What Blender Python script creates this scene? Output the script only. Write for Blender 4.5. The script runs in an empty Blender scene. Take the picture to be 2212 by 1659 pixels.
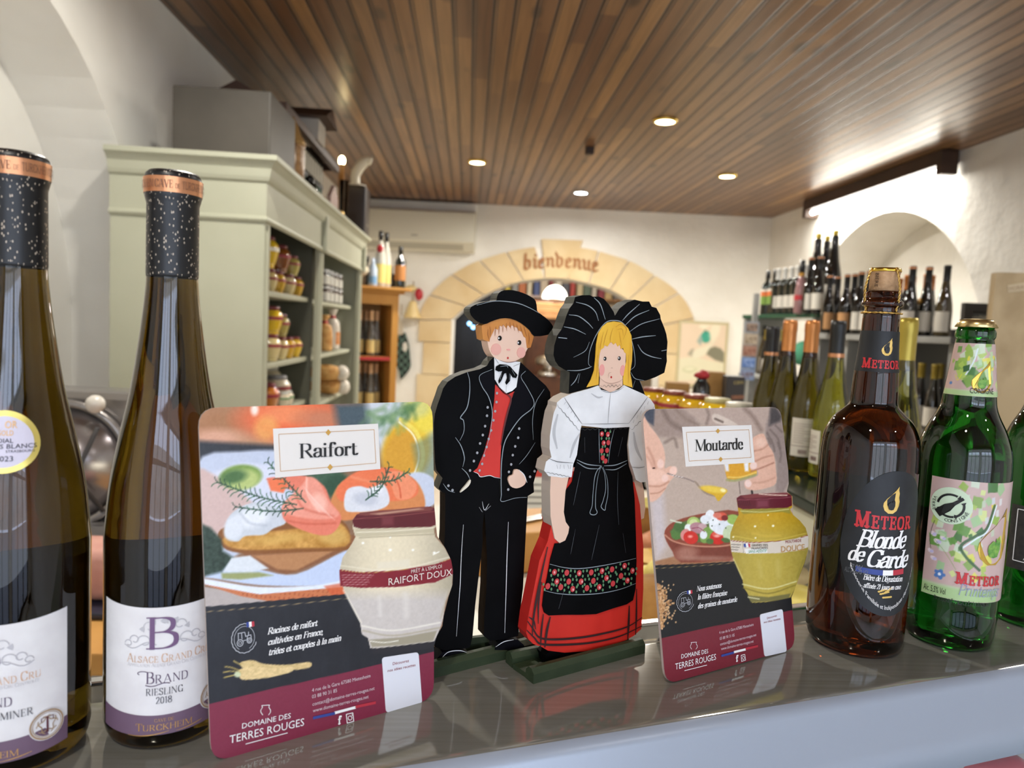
import bpy, bmesh, math, random
import numpy as np
from mathutils import Vector, Matrix
random.seed(7)
SC = bpy.context.scene
COL = SC.collection
# ---------------------------------------------------------------- camera
W, H, F = 2212., 1659., 1534.
PITCH, ROLL, YAW, CZ = [math.radians(v) for v in (4.5, 2.8, 3.7)] + [1.53]
_f = np.array([math.sin(YAW)*math.cos(PITCH), math.cos(YAW)*math.cos(PITCH), -math.sin(PITCH)])
_r0 = np.array([math.cos(YAW), -math.sin(YAW), 0.]); _u0 = np.cross(_r0, _f)
CR = _r0*math.cos(ROLL) + _u0*math.sin(ROLL)
CU = -_r0*math.sin(ROLL) + _u0*math.cos(ROLL)
CO = np.array([0., 0., CZ])
camd = bpy.data.cameras.new('camera'); cam = bpy.data.objects.new('camera', camd); COL.objects.link(cam)
camd.sensor_fit = 'HORIZONTAL'; camd.sensor_width = 36.; camd.lens = F/W*36.
camd.clip_start = .02; camd.clip_end = 100
cam.matrix_world = Matrix([[CR[i], CU[i], -_f[i], CO[i]] for i in range(3)] + [[0, 0, 0, 1]])
camd.dof.use_dof = True; camd.dof.focus_distance = .58; camd.dof.aperture_fstop = 7.5
SC.camera = cam
def proj(P):
    d = np.asarray(P, float) - CO; k = d @ _f
    return W/2 + F*(d @ CR)/k, H/2 - F*(d @ CU)/k
def ray(x, y): return _f + CR*((x-W/2)/F) - CU*((y-H/2)/F)
def hit(x, y, ax, v):
    d = ray(x, y); return CO + d*((v-CO[ax])/d[ax])
def atx(x, y, v): return hit(x, y, 0, v)
def aty(x, y, v): return hit(x, y, 1, v)
def atz(x, y, v): return hit(x, y, 2, v)
def atk(x, y, k): return CO + ray(x, y)*k          # k metres along the view axis
# ---------------------------------------------------------------- world, exposure
SC.view_settings.view_transform = 'Standard'; SC.view_settings.look = 'None'
SC.view_settings.gamma = 1; SC.view_settings.use_curve_mapping = False
SC.view_settings.exposure = 0.68
wd = bpy.data.worlds.new('daylight'); SC.world = wd; wd.use_nodes = True
_bg = wd.node_tree.nodes['Background']; _bg.inputs[0].default_value = (.62, .74, 1, 1); _bg.inputs[1].default_value = 5.0
cy = SC.cycles
cy.use_denoising = True
cy.max_bounces = 9; cy.diffuse_bounces = 6; cy.glossy_bounces = 4; cy.transmission_bounces = 7; cy.transparent_max_bounces = 6
cy.sample_clamp_indirect = 4; cy.caustics_reflective = False; cy.caustics_refractive = True; cy.blur_glossy = .5
ZC = 1.26                                         # counter ledge
HC = 2.68                                         # ceiling
XL, XR = -1.2, 2.8                                # side walls
def area(name, loc, size, power, col, rot=(0, 0, 0), shape='RECTANGLE', sy=None, spread=None):
    l = bpy.data.lights.new(name, 'AREA'); l.energy = power; l.color = col; l.shape = shape; l.size = size
    if sy: l.size_y = sy
    if spread: l.spread = spread
    o = bpy.data.objects.new(name, l); COL.objects.link(o); o.location = loc; o.rotation_euler = rot
    return o
WARM = (1, .95, .85); NEUT = (1, .97, .93); COOL = (.80, .89, 1)
# daylight entering through the shop front behind the camera
area("shopfront_daylight", (.7, -2.25, 1.55), 3.2, 20, COOL, (math.radians(90), 0, 0), sy=1.9)
# ---------------------------------------------------------------- colour + materials
def S(h, a=1.):
    h = h.lstrip('#'); v = [int(h[i:i+2], 16)/255 for i in (0, 2, 4)]
    return tuple((c/12.92 if c <= .04045 else ((c+.055)/1.055)**2.4) for c in v)
MATS = {}
def mat(name, col='#808080', rough=.5, metal=0., spec=.5, trans=0., ior=1.5, emit=None, es=1., coat=0., bump=None, alpha=None, sheen=0.):
    if name in MATS: return MATS[name]
    m = bpy.data.materials.new(name); m.use_nodes = True; MATS[name] = m
    b = m.node_tree.nodes['Principled BSDF']
    c = S(col) if isinstance(col, str) else col
    b.inputs['Base Color'].default_value = (*c[:3], 1); b.inputs['Roughness'].default_value = rough
    b.inputs['Metallic'].default_value = metal; b.inputs['Specular IOR Level'].default_value = spec
    b.inputs['Transmission Weight'].default_value = trans; b.inputs['IOR'].default_value = ior
    b.inputs['Coat Weight'].default_value = coat
    if emit:
        b.inputs['Emission Color'].default_value = (*(S(emit) if isinstance(emit, str) else emit), 1); b.inputs['Emission Strength'].default_value = es
    if bump:                                      # (scale, strength, detail)
        nt = m.node_tree; tc = nt.nodes.new('ShaderNodeTexCoord'); n = nt.nodes.new('ShaderNodeTexNoise'); bp = nt.nodes.new('ShaderNodeBump')
        n.inputs['Scale'].default_value = bump[0]; n.inputs['Detail'].default_value = bump[2]; bp.inputs['Strength'].default_value = bump[1]; bp.inputs['Distance'].default_value = .01
        nt.links.new(tc.outputs['Object'], n.inputs['Vector']); nt.links.new(n.outputs['Fac'], bp.inputs['Height']); nt.links.new(bp.outputs['Normal'], b.inputs['Normal'])
    return m
def varied(name, c1, c2, scale=4., rough=.6, bump=.0, stretch=(1, 1, 1), detail=5., spec=.4, bscale=None, lo=.35, hi=.65, metal=0.):
    """two-tone noise material with optional bump"""
    if name in MATS: return MATS[name]
    m = mat(name, c1, rough, metal, spec); nt = m.node_tree; b = nt.nodes['Principled BSDF']
    tc = nt.nodes.new('ShaderNodeTexCoord'); mp = nt.nodes.new('ShaderNodeMapping'); mp.inputs['Scale'].default_value = stretch
    n = nt.nodes.new('ShaderNodeTexNoise'); n.inputs['Scale'].default_value = scale; n.inputs['Detail'].default_value = detail
    r = nt.nodes.new('ShaderNodeValToRGB'); r.color_ramp.elements[0].color = (*S(c1), 1); r.color_ramp.elements[1].color = (*S(c2), 1)
    r.color_ramp.elements[0].position = lo; r.color_ramp.elements[1].position = hi
    L = nt.links.new
    L(tc.outputs['Object'], mp.inputs['Vector']); L(mp.outputs['Vector'], n.inputs['Vector']); L(n.outputs['Fac'], r.inputs['Fac']); L(r.outputs['Color'], b.inputs['Base Color'])
    if bump:
        n2 = n
        if bscale:
            n2 = nt.nodes.new('ShaderNodeTexNoise'); n2.inputs['Scale'].default_value = bscale; n2.inputs['Detail'].default_value = 6; L(mp.outputs['Vector'], n2.inputs['Vector'])
        bp = nt.nodes.new('ShaderNodeBump'); bp.inputs['Strength'].default_value = bump; bp.inputs['Distance'].default_value = .02
        L(n2.outputs['Fac'], bp.inputs['Height']); L(bp.outputs['Normal'], b.inputs['Normal'])
    return m
def art_mat(name, rough=.4, spec=.35, coat=0.):
    if name in MATS: return MATS[name]
    m = mat(name, '#ffffff', rough, spec=spec, coat=coat); nt = m.node_tree
    a = nt.nodes.new('ShaderNodeAttribute'); a.attribute_name = 'Col'
    nt.links.new(a.outputs['Color'], nt.nodes['Principled BSDF'].inputs['Base Color']); return m
# ---------------------------------------------------------------- objects
def tag(o, label=None, cat=None, group=None, kind=None):
    if label: o['label'] = label
    if cat: o['category'] = cat
    if group: o['group'] = group
    if kind: o['kind'] = kind
    return o
def wloc(o):
    v = np.zeros(3)
    while o is not None: v = v + np.array(o.location); o = o.parent
    return v
def link_mesh(name, verts, faces, m, parent=None, smooth=False, cols=None, world=True, fmats=None):
    """one mesh object; verts in world space unless world=False (then in the parent's own space)"""
    v = np.asarray(verts, float).reshape(-1, 3)
    off = np.zeros(3)
    if parent is not None and world: off = wloc(parent)
    loc = np.zeros(3)
    if parent is None and len(v):
        loc = np.array([(v[:, 0].min()+v[:, 0].max())/2, (v[:, 1].min()+v[:, 1].max())/2, v[:, 2].min()])
        off = loc
    me = bpy.data.meshes.new(name); me.from_pydata((v-off).tolist(), [], faces)
    for mm in (m if isinstance(m, (list, tuple)) else [m]): me.materials.append(mm)
    if fmats: me.polygons.foreach_set('material_index', fmats)
    if smooth: me.polygons.foreach_set('use_smooth', [True]*len(me.polygons))
    if cols is not None:
        at = me.color_attributes.new('Col', 'FLOAT_COLOR', 'POINT')
        c4 = np.ones((len(v), 4)); c4[:, :3] = cols; at.data.foreach_set('color', c4.ravel())
    me.update()
    o = bpy.data.objects.new(name, me); COL.objects.link(o)
    if parent is not None: o.parent = parent
    else: o.location = loc
    return o
def thing(name, label, cat, loc=(0, 0, 0), group=None, rz=0.):
    o = bpy.data.objects.new(name, None); COL.objects.link(o); o.location = [float(q) for q in loc]; o.rotation_euler.z = rz
    o.empty_display_size = .02
    return tag(o, label, cat, group)
def dup(root, loc, rz=0., label=None, group=None, scale=None):
    r = root.copy(); COL.objects.link(r); r.location = [float(q) for q in loc]; r.rotation_euler.z = rz
    if label: r['label'] = label
    if group: r['group'] = group
    if scale: r.scale = (scale,)*3
    for ch in list(root.children):
        c = ch.copy(); COL.objects.link(c); c.parent = r
        for g in list(ch.children):
            d = g.copy(); COL.objects.link(d); d.parent = c
    return r
# ---------------------------------------------------------------- shapes
class G:
    """collects geometry for one mesh"""
    def __init__(s): s.v = []; s.f = []; s.m = []
    def add(s, v, f, mi=0):
        b = len(s.v); s.v += [tuple(map(float, p)) for p in v]; s.f += [[b+i for i in q] for q in f]; s.m += [mi]*len(f); return s
    def box(s, c, d, rz=0., bev=0., mi=0, ax=None):
        """box centre c, size d; ax = 3x3 rows (local axes) when given; small chamfer when bev"""
        c = np.array(c, float); h = np.array(d, float)/2
        if ax is None:
            ca, sa = math.cos(rz), math.sin(rz); ax = np.array([[ca, sa, 0], [-sa, ca, 0], [0, 0, 1]])
        ax = np.array(ax)
        if bev <= 0:
            p = [c + ax[0]*h[0]*i + ax[1]*h[1]*j + ax[2]*h[2]*k for k in (-1, 1) for j in (-1, 1) for i in (-1, 1)]
            f = [[0, 2, 3, 1], [4, 5, 7, 6], [0, 1, 5, 4], [2, 6, 7, 3], [0, 4, 6, 2], [1, 3, 7, 5]]
            return s.add(p, f, mi)
        bm = bmesh.new(); bmesh.ops.create_cube(bm, size=2.)
        for v in bm.verts: v.co = Vector((v.co.x*h[0], v.co.y*h[1], v.co.z*h[2]))
        bmesh.ops.bevel(bm, geom=bm.edges[:], offset=min(bev, h.min()*.95), segments=2, affect='EDGES', profile=.6)
        bm.verts.index_update()
        p = [c + ax[0]*v.co.x + ax[1]*v.co.y + ax[2]*v.co.z for v in bm.verts]
        f = [[v.index for v in q.verts] for q in bm.faces]; bm.free()
        return s.add(p, f, mi)
    def lathe(s, prof, c=(0, 0, 0), n=32, a0=0., a1=2*math.pi, mi=0, cap=True, axis=None):
        """prof = [(r, z)] bottom to top about a vertical axis through c (or about axis=(origin dir z))"""
        full = abs(a1-a0-2*math.pi) < 1e-6; m = n if full else n+1
        Z = np.array([0, 0, 1.]) if axis is None else np.array(axis, float)/np.linalg.norm(axis)
        X = np.cross([0, 1, 0] if abs(Z[1]) < .9 else [1, 0, 0], Z); X /= np.linalg.norm(X); Y = np.cross(Z, X)
        if axis is None: X = np.array([1., 0, 0]); Y = np.array([0, 1., 0])
        p = []; f = []; c = np.array(c, float)
        for r, z in prof:
            for i in range(m):
                a = a0 + (a1-a0)*i/n; p.append(c + X*r*math.cos(a) + Y*r*math.sin(a) + Z*z)
        for k in range(len(prof)-1):
            for i in range(n):
                j = (i+1) % m if full else i+1
                f.append([k*m+i, k*m+j, (k+1)*m+j, (k+1)*m+i])
        if cap and full:
            if prof[0][0] > 1e-6: f.append([i for i in range(m)][::-1])
            if prof[-1][0] > 1e-6: f.append([(len(prof)-1)*m+i for i in range(m)])
        return s.add(p, f, mi)
    def prism(s, poly, mi=0):
        """poly = list of (front point, back point) pairs in 3-D, front counter-clockwise seen from the front"""
        n = len(poly); p = [q[0] for q in poly] + [q[1] for q in poly]
        f = [list(range(n)), list(range(2*n-1, n-1, -1))] + [[i, n+i, n+(i+1) % n, (i+1) % n] for i in range(n)]
        return s.add(p, f, mi)
    def tube(s, pts, r, n=8, mi=0, caps=True):
        pts = [np.array(q, float) for q in pts]; R = r if hasattr(r, '__len__') else [r]*len(pts)
        p = []; f = []; up = None
        for i, q in enumerate(pts):
            t = pts[min(i+1, len(pts)-1)] - pts[max(i-1, 0)]; t = t/(np.linalg.norm(t)+1e-12)
            if up is None: up = np.array([0, 0, 1.]) if abs(t[2]) < .9 else np.array([1., 0, 0])
            a = np.cross(t, up); a /= np.linalg.norm(a)+1e-12; b = np.cross(a, t); up = b
            for k in range(n): p.append(q + R[i]*(a*math.cos(2*math.pi*k/n) + b*math.sin(2*math.pi*k/n)))
        for i in range(len(pts)-1):
            for k in range(n): f.append([i*n+k, i*n+(k+1) % n, (i+1)*n+(k+1) % n, (i+1)*n+k])
        if caps: f += [list(range(n))[::-1], [(len(pts)-1)*n+k for k in range(n)]]
        return s.add(p, f, mi)
    def blob(s, c, r, n=12, rings=8, noise=0., seed=0, mi=0, rz=0.):
        rnd = random.Random(seed); c = np.array(c, float); p = []; f = []; ph = [rnd.uniform(0, 6.28) for _ in range(6)]
        ca, sa = math.cos(rz), math.sin(rz)
        for i in range(rings+1):
            th = math.pi*i/rings
            for j in range(n):
                a = 2*math.pi*j/n
                k = 1 + noise*(math.sin(3*a+ph[0])*math.sin(2*th+ph[1]) + .6*math.sin(5*a+ph[2])*math.sin(4*th+ph[3]))
                x, y, z = r[0]*k*math.sin(th)*math.cos(a), r[1]*k*math.sin(th)*math.sin(a), -r[2]*k*math.cos(th)
                p.append(c + np.array([x*ca-y*sa, x*sa+y*ca, z]))
        for i in range(rings):
            for j in range(n): f.append([i*n+j, i*n+(j+1) % n, (i+1)*n+(j+1) % n, (i+1)*n+j])
        return s.add(p, f, mi)
    def obj(s, name, m, parent=None, smooth=False, world=True):
        if smooth == 'auto':
            o = link_mesh(name, s.v, s.f, m, parent, True, world=world, fmats=s.m)
            try: o.data.set_sharp_from_angle(angle=math.radians(35))
            except Exception: pass
            return o
        return link_mesh(name, s.v, s.f, m, parent, smooth, world=world, fmats=s.m)
def one(name, label, cat, g, m, smooth=False, group=None):
    return tag(g.obj(name, m, None, smooth), label, cat, group)
def struct(name, g, m, smooth=False, parent=None):
    o = g.obj(name, m, parent, smooth)
    if parent is None: o['kind'] = 'structure'
    return o
def cr(pts, n=6, closed=False):
    """Catmull-Rom through 2-D / 3-D points"""
    P = [np.array(p, float) for p in pts]; N = len(P); out = []
    for i in range(N if closed else N-1):
        a = P[(i-1) % N] if closed or i > 0 else 2*P[0]-P[1]
        b, c = P[i], P[(i+1) % N]
        d = P[(i+2) % N] if closed or i+2 < N else 2*P[-1]-P[-2]
        for k in range(n):
            t = k/n; out.append(.5*((2*b) + (c-a)*t + (2*a-5*b+4*c-d)*t*t + (3*b-a-3*c+d)*t**3))
    if not closed: out.append(P[-1])
    return out
class Plane:
    """a flat face standing in the room: o origin, u right, v up, n towards the viewer"""
    def __init__(s, o, u, v):
        s.o = np.array(o, float); s.u = np.array(u, float)/np.linalg.norm(u)
        v = np.array(v, float); v -= s.u*(v @ s.u); s.v = v/np.linalg.norm(v); s.n = np.cross(s.u, s.v)
    def l(s, x, y):
        d = ray(x, y); t = ((s.o-CO) @ s.n)/(d @ s.n); p = CO + d*t - s.o; return np.array([p @ s.u, p @ s.v])
    def w(s, uv, d=0.): return s.o + s.u*uv[0] + s.v*uv[1] + s.n*d
    def board(s, g, uv, d0, d1, mi=0):
        """prism of the outline uv from depth d0 (front) back to d1"""
        uv = [np.array(q, float) for q in uv]
        ar = sum(uv[i-1][0]*uv[i][1]-uv[i][0]*uv[i-1][1] for i in range(len(uv)))
        if ar < 0: uv = uv[::-1]
        return g.prism([(s.w(q, d0), s.w(q, d1)) for q in uv], mi)
def ordn(i): return ['first', 'second', 'third', 'fourth', 'fifth', 'sixth', 'seventh', 'eighth', 'ninth', 'tenth', 'eleventh', 'twelfth', 'thirteenth', 'fourteenth', 'fifteenth', 'sixteenth', 'seventeenth', 'eighteenth', 'nineteenth', 'twentieth'][i]
# ---------------------------------------------------------------- lettering
# pen letters: each glyph is (advance, strokes); a stroke is a kind letter and its points; capitals are 1 high, small letters .66
# k thick straight, t thin straight, c thick curve, u thin curve, s foot/head serifs, d dot
def _gl(txt):
    out = {}
    for line in txt.strip().split('\n'):
        ch, adv, rest = line.split(' ', 2); st = []
        for q in rest.split(';'):
            q = q.split(); st.append((q[0], [tuple(map(float, p.split(','))) for p in q[1:]]))
        out[ch] = (float(adv), st)
    return out
SERIF = _gl("""
A .86 t .06,0 .40,1;k .42,1 .74,0;t .18,.34 .62,.34;s .06,0 .74,0
B .74 k .17,0 .17,1;c .17,.98 .42,.98 .56,.88 .56,.66 .44,.54 .17,.53;c .17,.53 .46,.52 .62,.40 .62,.14 .46,.02 .17,.02;s .15,0 .15,1
C .80 c .70,.74 .60,.95 .42,.99 .22,.90 .13,.5 .22,.10 .42,.01 .62,.06 .71,.26;t .70,.98 .70,.74
D .84 k .17,0 .17,1;c .17,.98 .45,.98 .66,.84 .72,.5 .66,.16 .45,.02 .17,.02;s .15,0 .15,1
E .70 k .17,0 .17,1;t .17,.98 .58,.98 .58,.78;t .17,.52 .46,.52;t .46,.62 .46,.42;t .17,.02 .62,.02 .62,.24;s .15,0 .15,1
F .66 k .17,0 .17,1;t .17,.98 .58,.98 .58,.76;t .17,.52 .46,.52;t .46,.62 .46,.42;s .15,0 .15,1
G .86 c .70,.76 .60,.95 .42,.99 .22,.90 .13,.5 .22,.10 .42,.01 .60,.06 .70,.16;k .70,.0 .70,.40;t .70,.98 .70,.76;s .70,.42
H .90 k .17,0 .17,1;k .73,0 .73,1;t .17,.52 .73,.52;s .17,0 .17,1 .73,0 .73,1
I .38 k .19,0 .19,1;s .19,0 .19,1
J .50 k .32,1 .32,.2;c .32,.2 .27,.03 .12,-.02 .04,.08;s .32,1
K .82 k .17,0 .17,1;t .20,.42 .64,1;k .34,.60 .70,0;s .17,0 .17,1 .66,1 .72,0
L .66 k .17,0 .17,1;t .17,.02 .60,.02 .60,.26;s .15,0 .15,1
M 1.02 t .14,0 .14,1;k .16,1 .50,.06;t .50,.04 .84,1;k .86,0 .86,1;s .14,0 .86,0 .12,1 .88,1
N .90 t .15,0 .15,1;k .16,1 .72,.03;t .74,0 .74,1;s .15,0 .12,1 .74,1
O .88 c .44,.99 .20,.88 .12,.5 .20,.12 .44,.01 .68,.12 .76,.5 .68,.88 .44,.99
P .70 k .17,0 .17,1;c .17,.98 .44,.98 .60,.88 .60,.58 .44,.47 .17,.46;s .17,0 .15,1
R .80 k .17,0 .17,1;c .17,.98 .44,.98 .58,.88 .58,.62 .44,.51 .17,.50;k .38,.50 .68,.02;s .17,0 .15,1 .70,.01
S .66 c .54,.78 .48,.94 .32,.99 .14,.90 .14,.66 .32,.54 .50,.42 .54,.18 .40,.03 .24,.02 .10,.24;t .55,.98 .54,.78;t .10,.02 .10,.24
T .74 k .37,0 .37,1;t .07,.76 .07,.98 .67,.98 .67,.76;s .37,0
U .86 k .17,1 .17,.3;c .17,.3 .22,.07 .44,.01 .64,.08 .70,.3;t .70,.3 .70,1;s .17,1 .70,1
V .82 k .10,1 .42,0;t .42,0 .72,1;s .10,1 .72,1
W 1.16 k .08,1 .34,0;t .34,0 .56,.9;k .56,1 .82,0;t .82,0 1.06,1;s .08,1 1.06,1
X .80 k .12,1 .68,0;t .12,0 .66,1;s .12,1 .66,1 .12,0 .68,0
Z .70 t .10,.76 .10,.98 .58,.98;k .58,.97 .12,.03;t .12,.02 .62,.02 .62,.24
a .56 c .12,.52 .20,.64 .32,.65 .42,.58 .43,.44;k .43,.46 .43,.06;u .43,.06 .48,.01 .55,.06;c .43,.38 .22,.34 .10,.22 .14,.05 .27,.01 .43,.14;d .13,.50
b .60 k .15,0 .15,1;c .15,.52 .26,.65 .44,.60 .50,.34 .42,.06 .26,.0 .15,.08;s .12,1
c .50 c .41,.50 .34,.64 .22,.64 .11,.48 .11,.18 .24,.01 .36,.03 .44,.15;d .40,.50
d .60 k .45,.02 .45,1;c .45,.52 .34,.65 .18,.60 .10,.34 .16,.06 .32,.0 .45,.12;s .42,1 .48,.01
e .52 t .11,.36 .43,.36;c .43,.36 .40,.60 .26,.66 .12,.54 .10,.22 .24,.0 .36,.03 .44,.16
f .38 k .17,0 .17,.74;c .17,.74 .22,.96 .34,1.0 .42,.90;t .04,.63 .34,.63;s .17,0;d .40,.90
g .54 c .26,.65 .12,.58 .12,.32 .26,.24 .40,.32 .40,.58 .26,.65;u .40,.56 .46,.64 .54,.62;u .16,.28 .10,.16 .24,.08 .42,.04 .48,-.10 .34,-.24 .16,-.22 .06,-.10 .16,.04 .24,.08
h .62 k .15,0 .15,1;c .15,.50 .28,.65 .42,.60 .46,.44;k .46,.44 .46,0;s .12,1 .15,0 .46,0
i .32 k .16,0 .16,.64;s .13,.64 .16,0;d .16,.90
j .32 k .16,.64 .16,-.1;u .16,-.1 .08,-.24 .0,-.18;s .13,.64;d .16,.90
l .32 k .16,0 .16,1;s .13,1 .16,0
m .90 k .15,0 .15,.64;c .15,.50 .27,.65 .40,.60 .44,.44;k .44,.44 .44,0;c .44,.50 .56,.65 .69,.60 .73,.44;k .73,.44 .73,0;s .12,.64 .15,0 .44,0 .73,0
n .62 k .15,0 .15,.64;c .15,.50 .28,.65 .42,.60 .46,.44;k .46,.44 .46,0;s .12,.64 .15,0 .46,0
o .58 c .29,.65 .14,.56 .10,.32 .14,.09 .29,.0 .44,.09 .48,.32 .44,.56 .29,.65
p .60 k .15,-.3 .15,.64;c .15,.52 .26,.65 .44,.60 .50,.34 .42,.06 .26,.0 .15,.08;s .12,.64 .15,-.3
q .60 k .45,-.3 .45,.64;c .45,.52 .34,.65 .18,.60 .10,.34 .16,.06 .32,.0 .45,.12;s .45,-.3
r .44 k .15,0 .15,.64;c .15,.48 .24,.64 .36,.64;s .12,.64 .15,0;d .37,.58
s .46 c .36,.50 .31,.63 .21,.65 .10,.56 .14,.40 .28,.31 .37,.18 .28,.02 .18,.0 .08,.16;t .37,.64 .36,.50;t .08,.0 .08,.16
t .40 k .17,.10 .17,.84;c .17,.14 .22,.01 .32,.02 .38,.12;t .03,.63 .36,.63
u .62 k .15,.64 .15,.18;c .15,.18 .20,.02 .32,.01 .46,.14;k .46,0 .46,.64;s .12,.64 .43,.64 .50,.01
v .56 k .08,.64 .28,0;t .28,0 .48,.64;s .08,.64 .48,.64
w .80 k .06,.64 .24,0;t .24,0 .38,.56;k .38,.64 .56,0;t .56,0 .72,.64;s .06,.64 .72,.64
x .56 k .09,.64 .48,0;t .08,0 .47,.64;s .09,.64 .47,.64 .08,0 .48,0
y .56 k .08,.64 .28,.02;u .48,.64 .28,.0 .18,-.24 .06,-.22;s .08,.64 .48,.64
z .50 t .08,.50 .08,.63 .42,.63;k .42,.62 .08,.02;t .08,.02 .44,.02 .44,.16
0 .60 c .30,.99 .14,.85 .10,.5 .14,.15 .30,.01 .46,.15 .50,.5 .46,.85 .30,.99
1 .44 k .24,0 .24,1;t .24,1 .08,.86;s .24,0
2 .58 c .10,.76 .20,.97 .38,.97 .47,.76 .38,.52 .10,.03;t .10,.02 .50,.02 .50,.18
8 .60 c .30,.99 .14,.90 .13,.68 .30,.54 .47,.68 .46,.90 .30,.99;c .30,.54 .10,.42 .10,.14 .30,.01 .50,.14 .50,.42 .30,.54
9 .60 c .48,.68 .44,.42 .26,.38 .12,.52 .12,.84 .30,.99 .46,.88 .48,.6 .40,.2 .18,.0
7 .56 t .08,.80 .08,.98 .50,.98;k .50,.97 .22,0
, .26 k .13,.04 .08,-.14
. .26 d .13,.06
' .2 k .10,1 .08,.78
% .9 c .22,.98 .10,.88 .12,.6 .24,.52 .36,.62 .34,.9 .22,.98;t .16,0 .74,1;c .68,.48 .56,.38 .58,.1 .70,.02 .82,.12 .80,.4 .68,.48
- .4 k .08,.32 .32,.32
""")
BLACK = _gl("""
b .58 k .14,1.02 .14,.08 .28,.0 .44,.10 .44,.46 .30,.60 .14,.50
i .34 k .10,.62 .18,.52 .18,.10 .28,.02;d .2,.84
e .50 k .13,.26 .36,.40 .36,.52 .26,.62 .12,.52 .12,.10 .26,.0 .40,.08
n .60 k .06,.60 .16,.52 .16,.06;k .16,.48 .32,.62 .44,.50 .44,.10 .54,.02
v .60 k .02,.86 .14,.74 .14,.12 .27,.0 .42,.14 .44,.50 .30,.64;t .14,.74 .02,.98
u .60 k .06,.60 .16,.52 .16,.12 .28,.02 .44,.14;k .44,.62 .44,.10 .54,.02
""")
ACC = {'é': ('e', [('k', [(.22, .76), (.38, .94)])]), 'è': ('e', [('k', [(.34, .76), (.18, .94)])]), 'à': ('a', [('k', [(.34, .76), (.18, .94)])]), 'ç': ('c', [('k', [(.26, -.04), (.30, -.16)])]),
       'É': ('E', [('k', [(.3, 1.08), (.46, 1.24)])]), 'Ê': ('E', [('t', [(.24, 1.08), (.36, 1.24), (.48, 1.08)])]), 'À': ('A', [('k', [(.44, 1.08), (.28, 1.24)])])}
STY = {'didone': (SERIF, .135, .030, 0, 0., .90), 'roman': (SERIF, .10, .035, 0, 0., 1.), 'italic': (SERIF, .145, .045, 12, .22, .86), 'script': (SERIF, .15, .06, 16, .26, .84),
       'slab': (SERIF, .20, .13, 0, 0., .92), 'black': (BLACK, .15, .07, 35, 0., 1.), 'light': (SERIF, .06, .05, 10, .2, .9)}
def _hull(P):
    P = sorted(set((round(float(x), 6), round(float(y), 6)) for x, y in P)); lo = []; up = []
    for o, L in ((P, lo), (P[::-1], up)):
        for p in o:
            while len(L) >= 2 and (L[-1][0]-L[-2][0])*(p[1]-L[-2][1])-(L[-1][1]-L[-2][1])*(p[0]-L[-2][0]) <= 1e-9: L.pop()
            L.append(p)
    return lo[:-1] + up[:-1]
def pen_text(txt, style):
    font, wt, th, ang, slant, trk = STY[style]; polys = []; x0 = 0.
    def nib(w, t, a):
        a = math.radians(a); return [(math.cos(a)*w/2*i - math.sin(a)*t/2*j, math.sin(a)*w/2*i + math.cos(a)*t/2*j) for i in (-1, 1) for j in (-1, 1)]
    for chx in txt:
        if chx == ' ': x0 += .34*trk; continue
        sc = 1.
        ch, extra = ACC.get(chx, (chx, []))
        if ch not in font: ch = '-'
        if ch not in font: x0 += .3; continue
        adv, st = font[ch]
        for k, pts in list(st) + list(extra):
            if k == 's':
                for (x, y) in pts: polys.append([(x0+x-wt*.95, y-.5*th+ (0 if y > .3 else .5*th)), (x0+x+wt*.95, y-.5*th+(0 if y > .3 else .5*th)), (x0+x+wt*.95, y+.5*th+(0 if y > .3 else .5*th)), (x0+x-wt*.95, y+.5*th+(0 if y > .3 else .5*th))])
                continue
            if k == 'd':
                r = wt*.62
                for (x, y) in pts: polys.append([(x0+x+r*math.cos(a*math.pi/5), y+r*math.sin(a*math.pi/5)) for a in range(10)])
                continue
            nb = nib(wt, th, ang) if k in 'kc' else nib(th*1.2, th, ang)
            if k in 'cu': pts = cr(pts, 5)
            for a, b in zip(pts[:-1], pts[1:]):
                polys.append(_hull([(x0+a[0]+n[0], a[1]+n[1]) for n in nb] + [(x0+b[0]+n[0], b[1]+n[1]) for n in nb]))
        x0 += adv*trk
    polys = [[(x+slant*y, y) for x, y in p] for p in polys]
    return polys, x0
_tc = {}
def sans_text(txt):
    if txt in _tc: return _tc[txt]
    cu = bpy.data.curves.new('t', 'FONT'); cu.body = txt; cu.size = 1/.729; cu.resolution_u = 2; cu.fill_mode = 'FRONT'
    o = bpy.data.objects.new('t', cu); COL.objects.link(o); bpy.context.view_layer.update()
    me = bpy.data.meshes.new_from_object(o.evaluated_get(bpy.context.evaluated_depsgraph_get()))
    v = [(q.co.x, q.co.y) for q in me.vertices]; f = [list(p.vertices) for p in me.polygons]
    bpy.data.objects.remove(o); bpy.data.curves.remove(cu); bpy.data.meshes.remove(me)
    x0 = min([p[0] for p in v], default=0); w = max([p[0] for p in v], default=1)-x0
    _tc[txt] = ([(a-x0, b) for a, b in v], f, w); return _tc[txt]
def text_geo(txt, style):
    """2-D letters: vertices (x, y, lift), faces, width"""
    if style == 'sans':
        v, f, w = sans_text(txt); return [(a, b, 0.) for a, b in v], f, w
    polys, w = pen_text(txt, style); v = []; f = []
    for i, p in enumerate(polys):
        f.append(list(range(len(v), len(v)+len(p)))); v += [(x, y, i*1.5e-6) for x, y in p]
    x0 = min(p[0] for p in v); x1 = max(p[0] for p in v)
    return [(a-x0, b, c) for a, b, c in v], f, x1-x0
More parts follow.
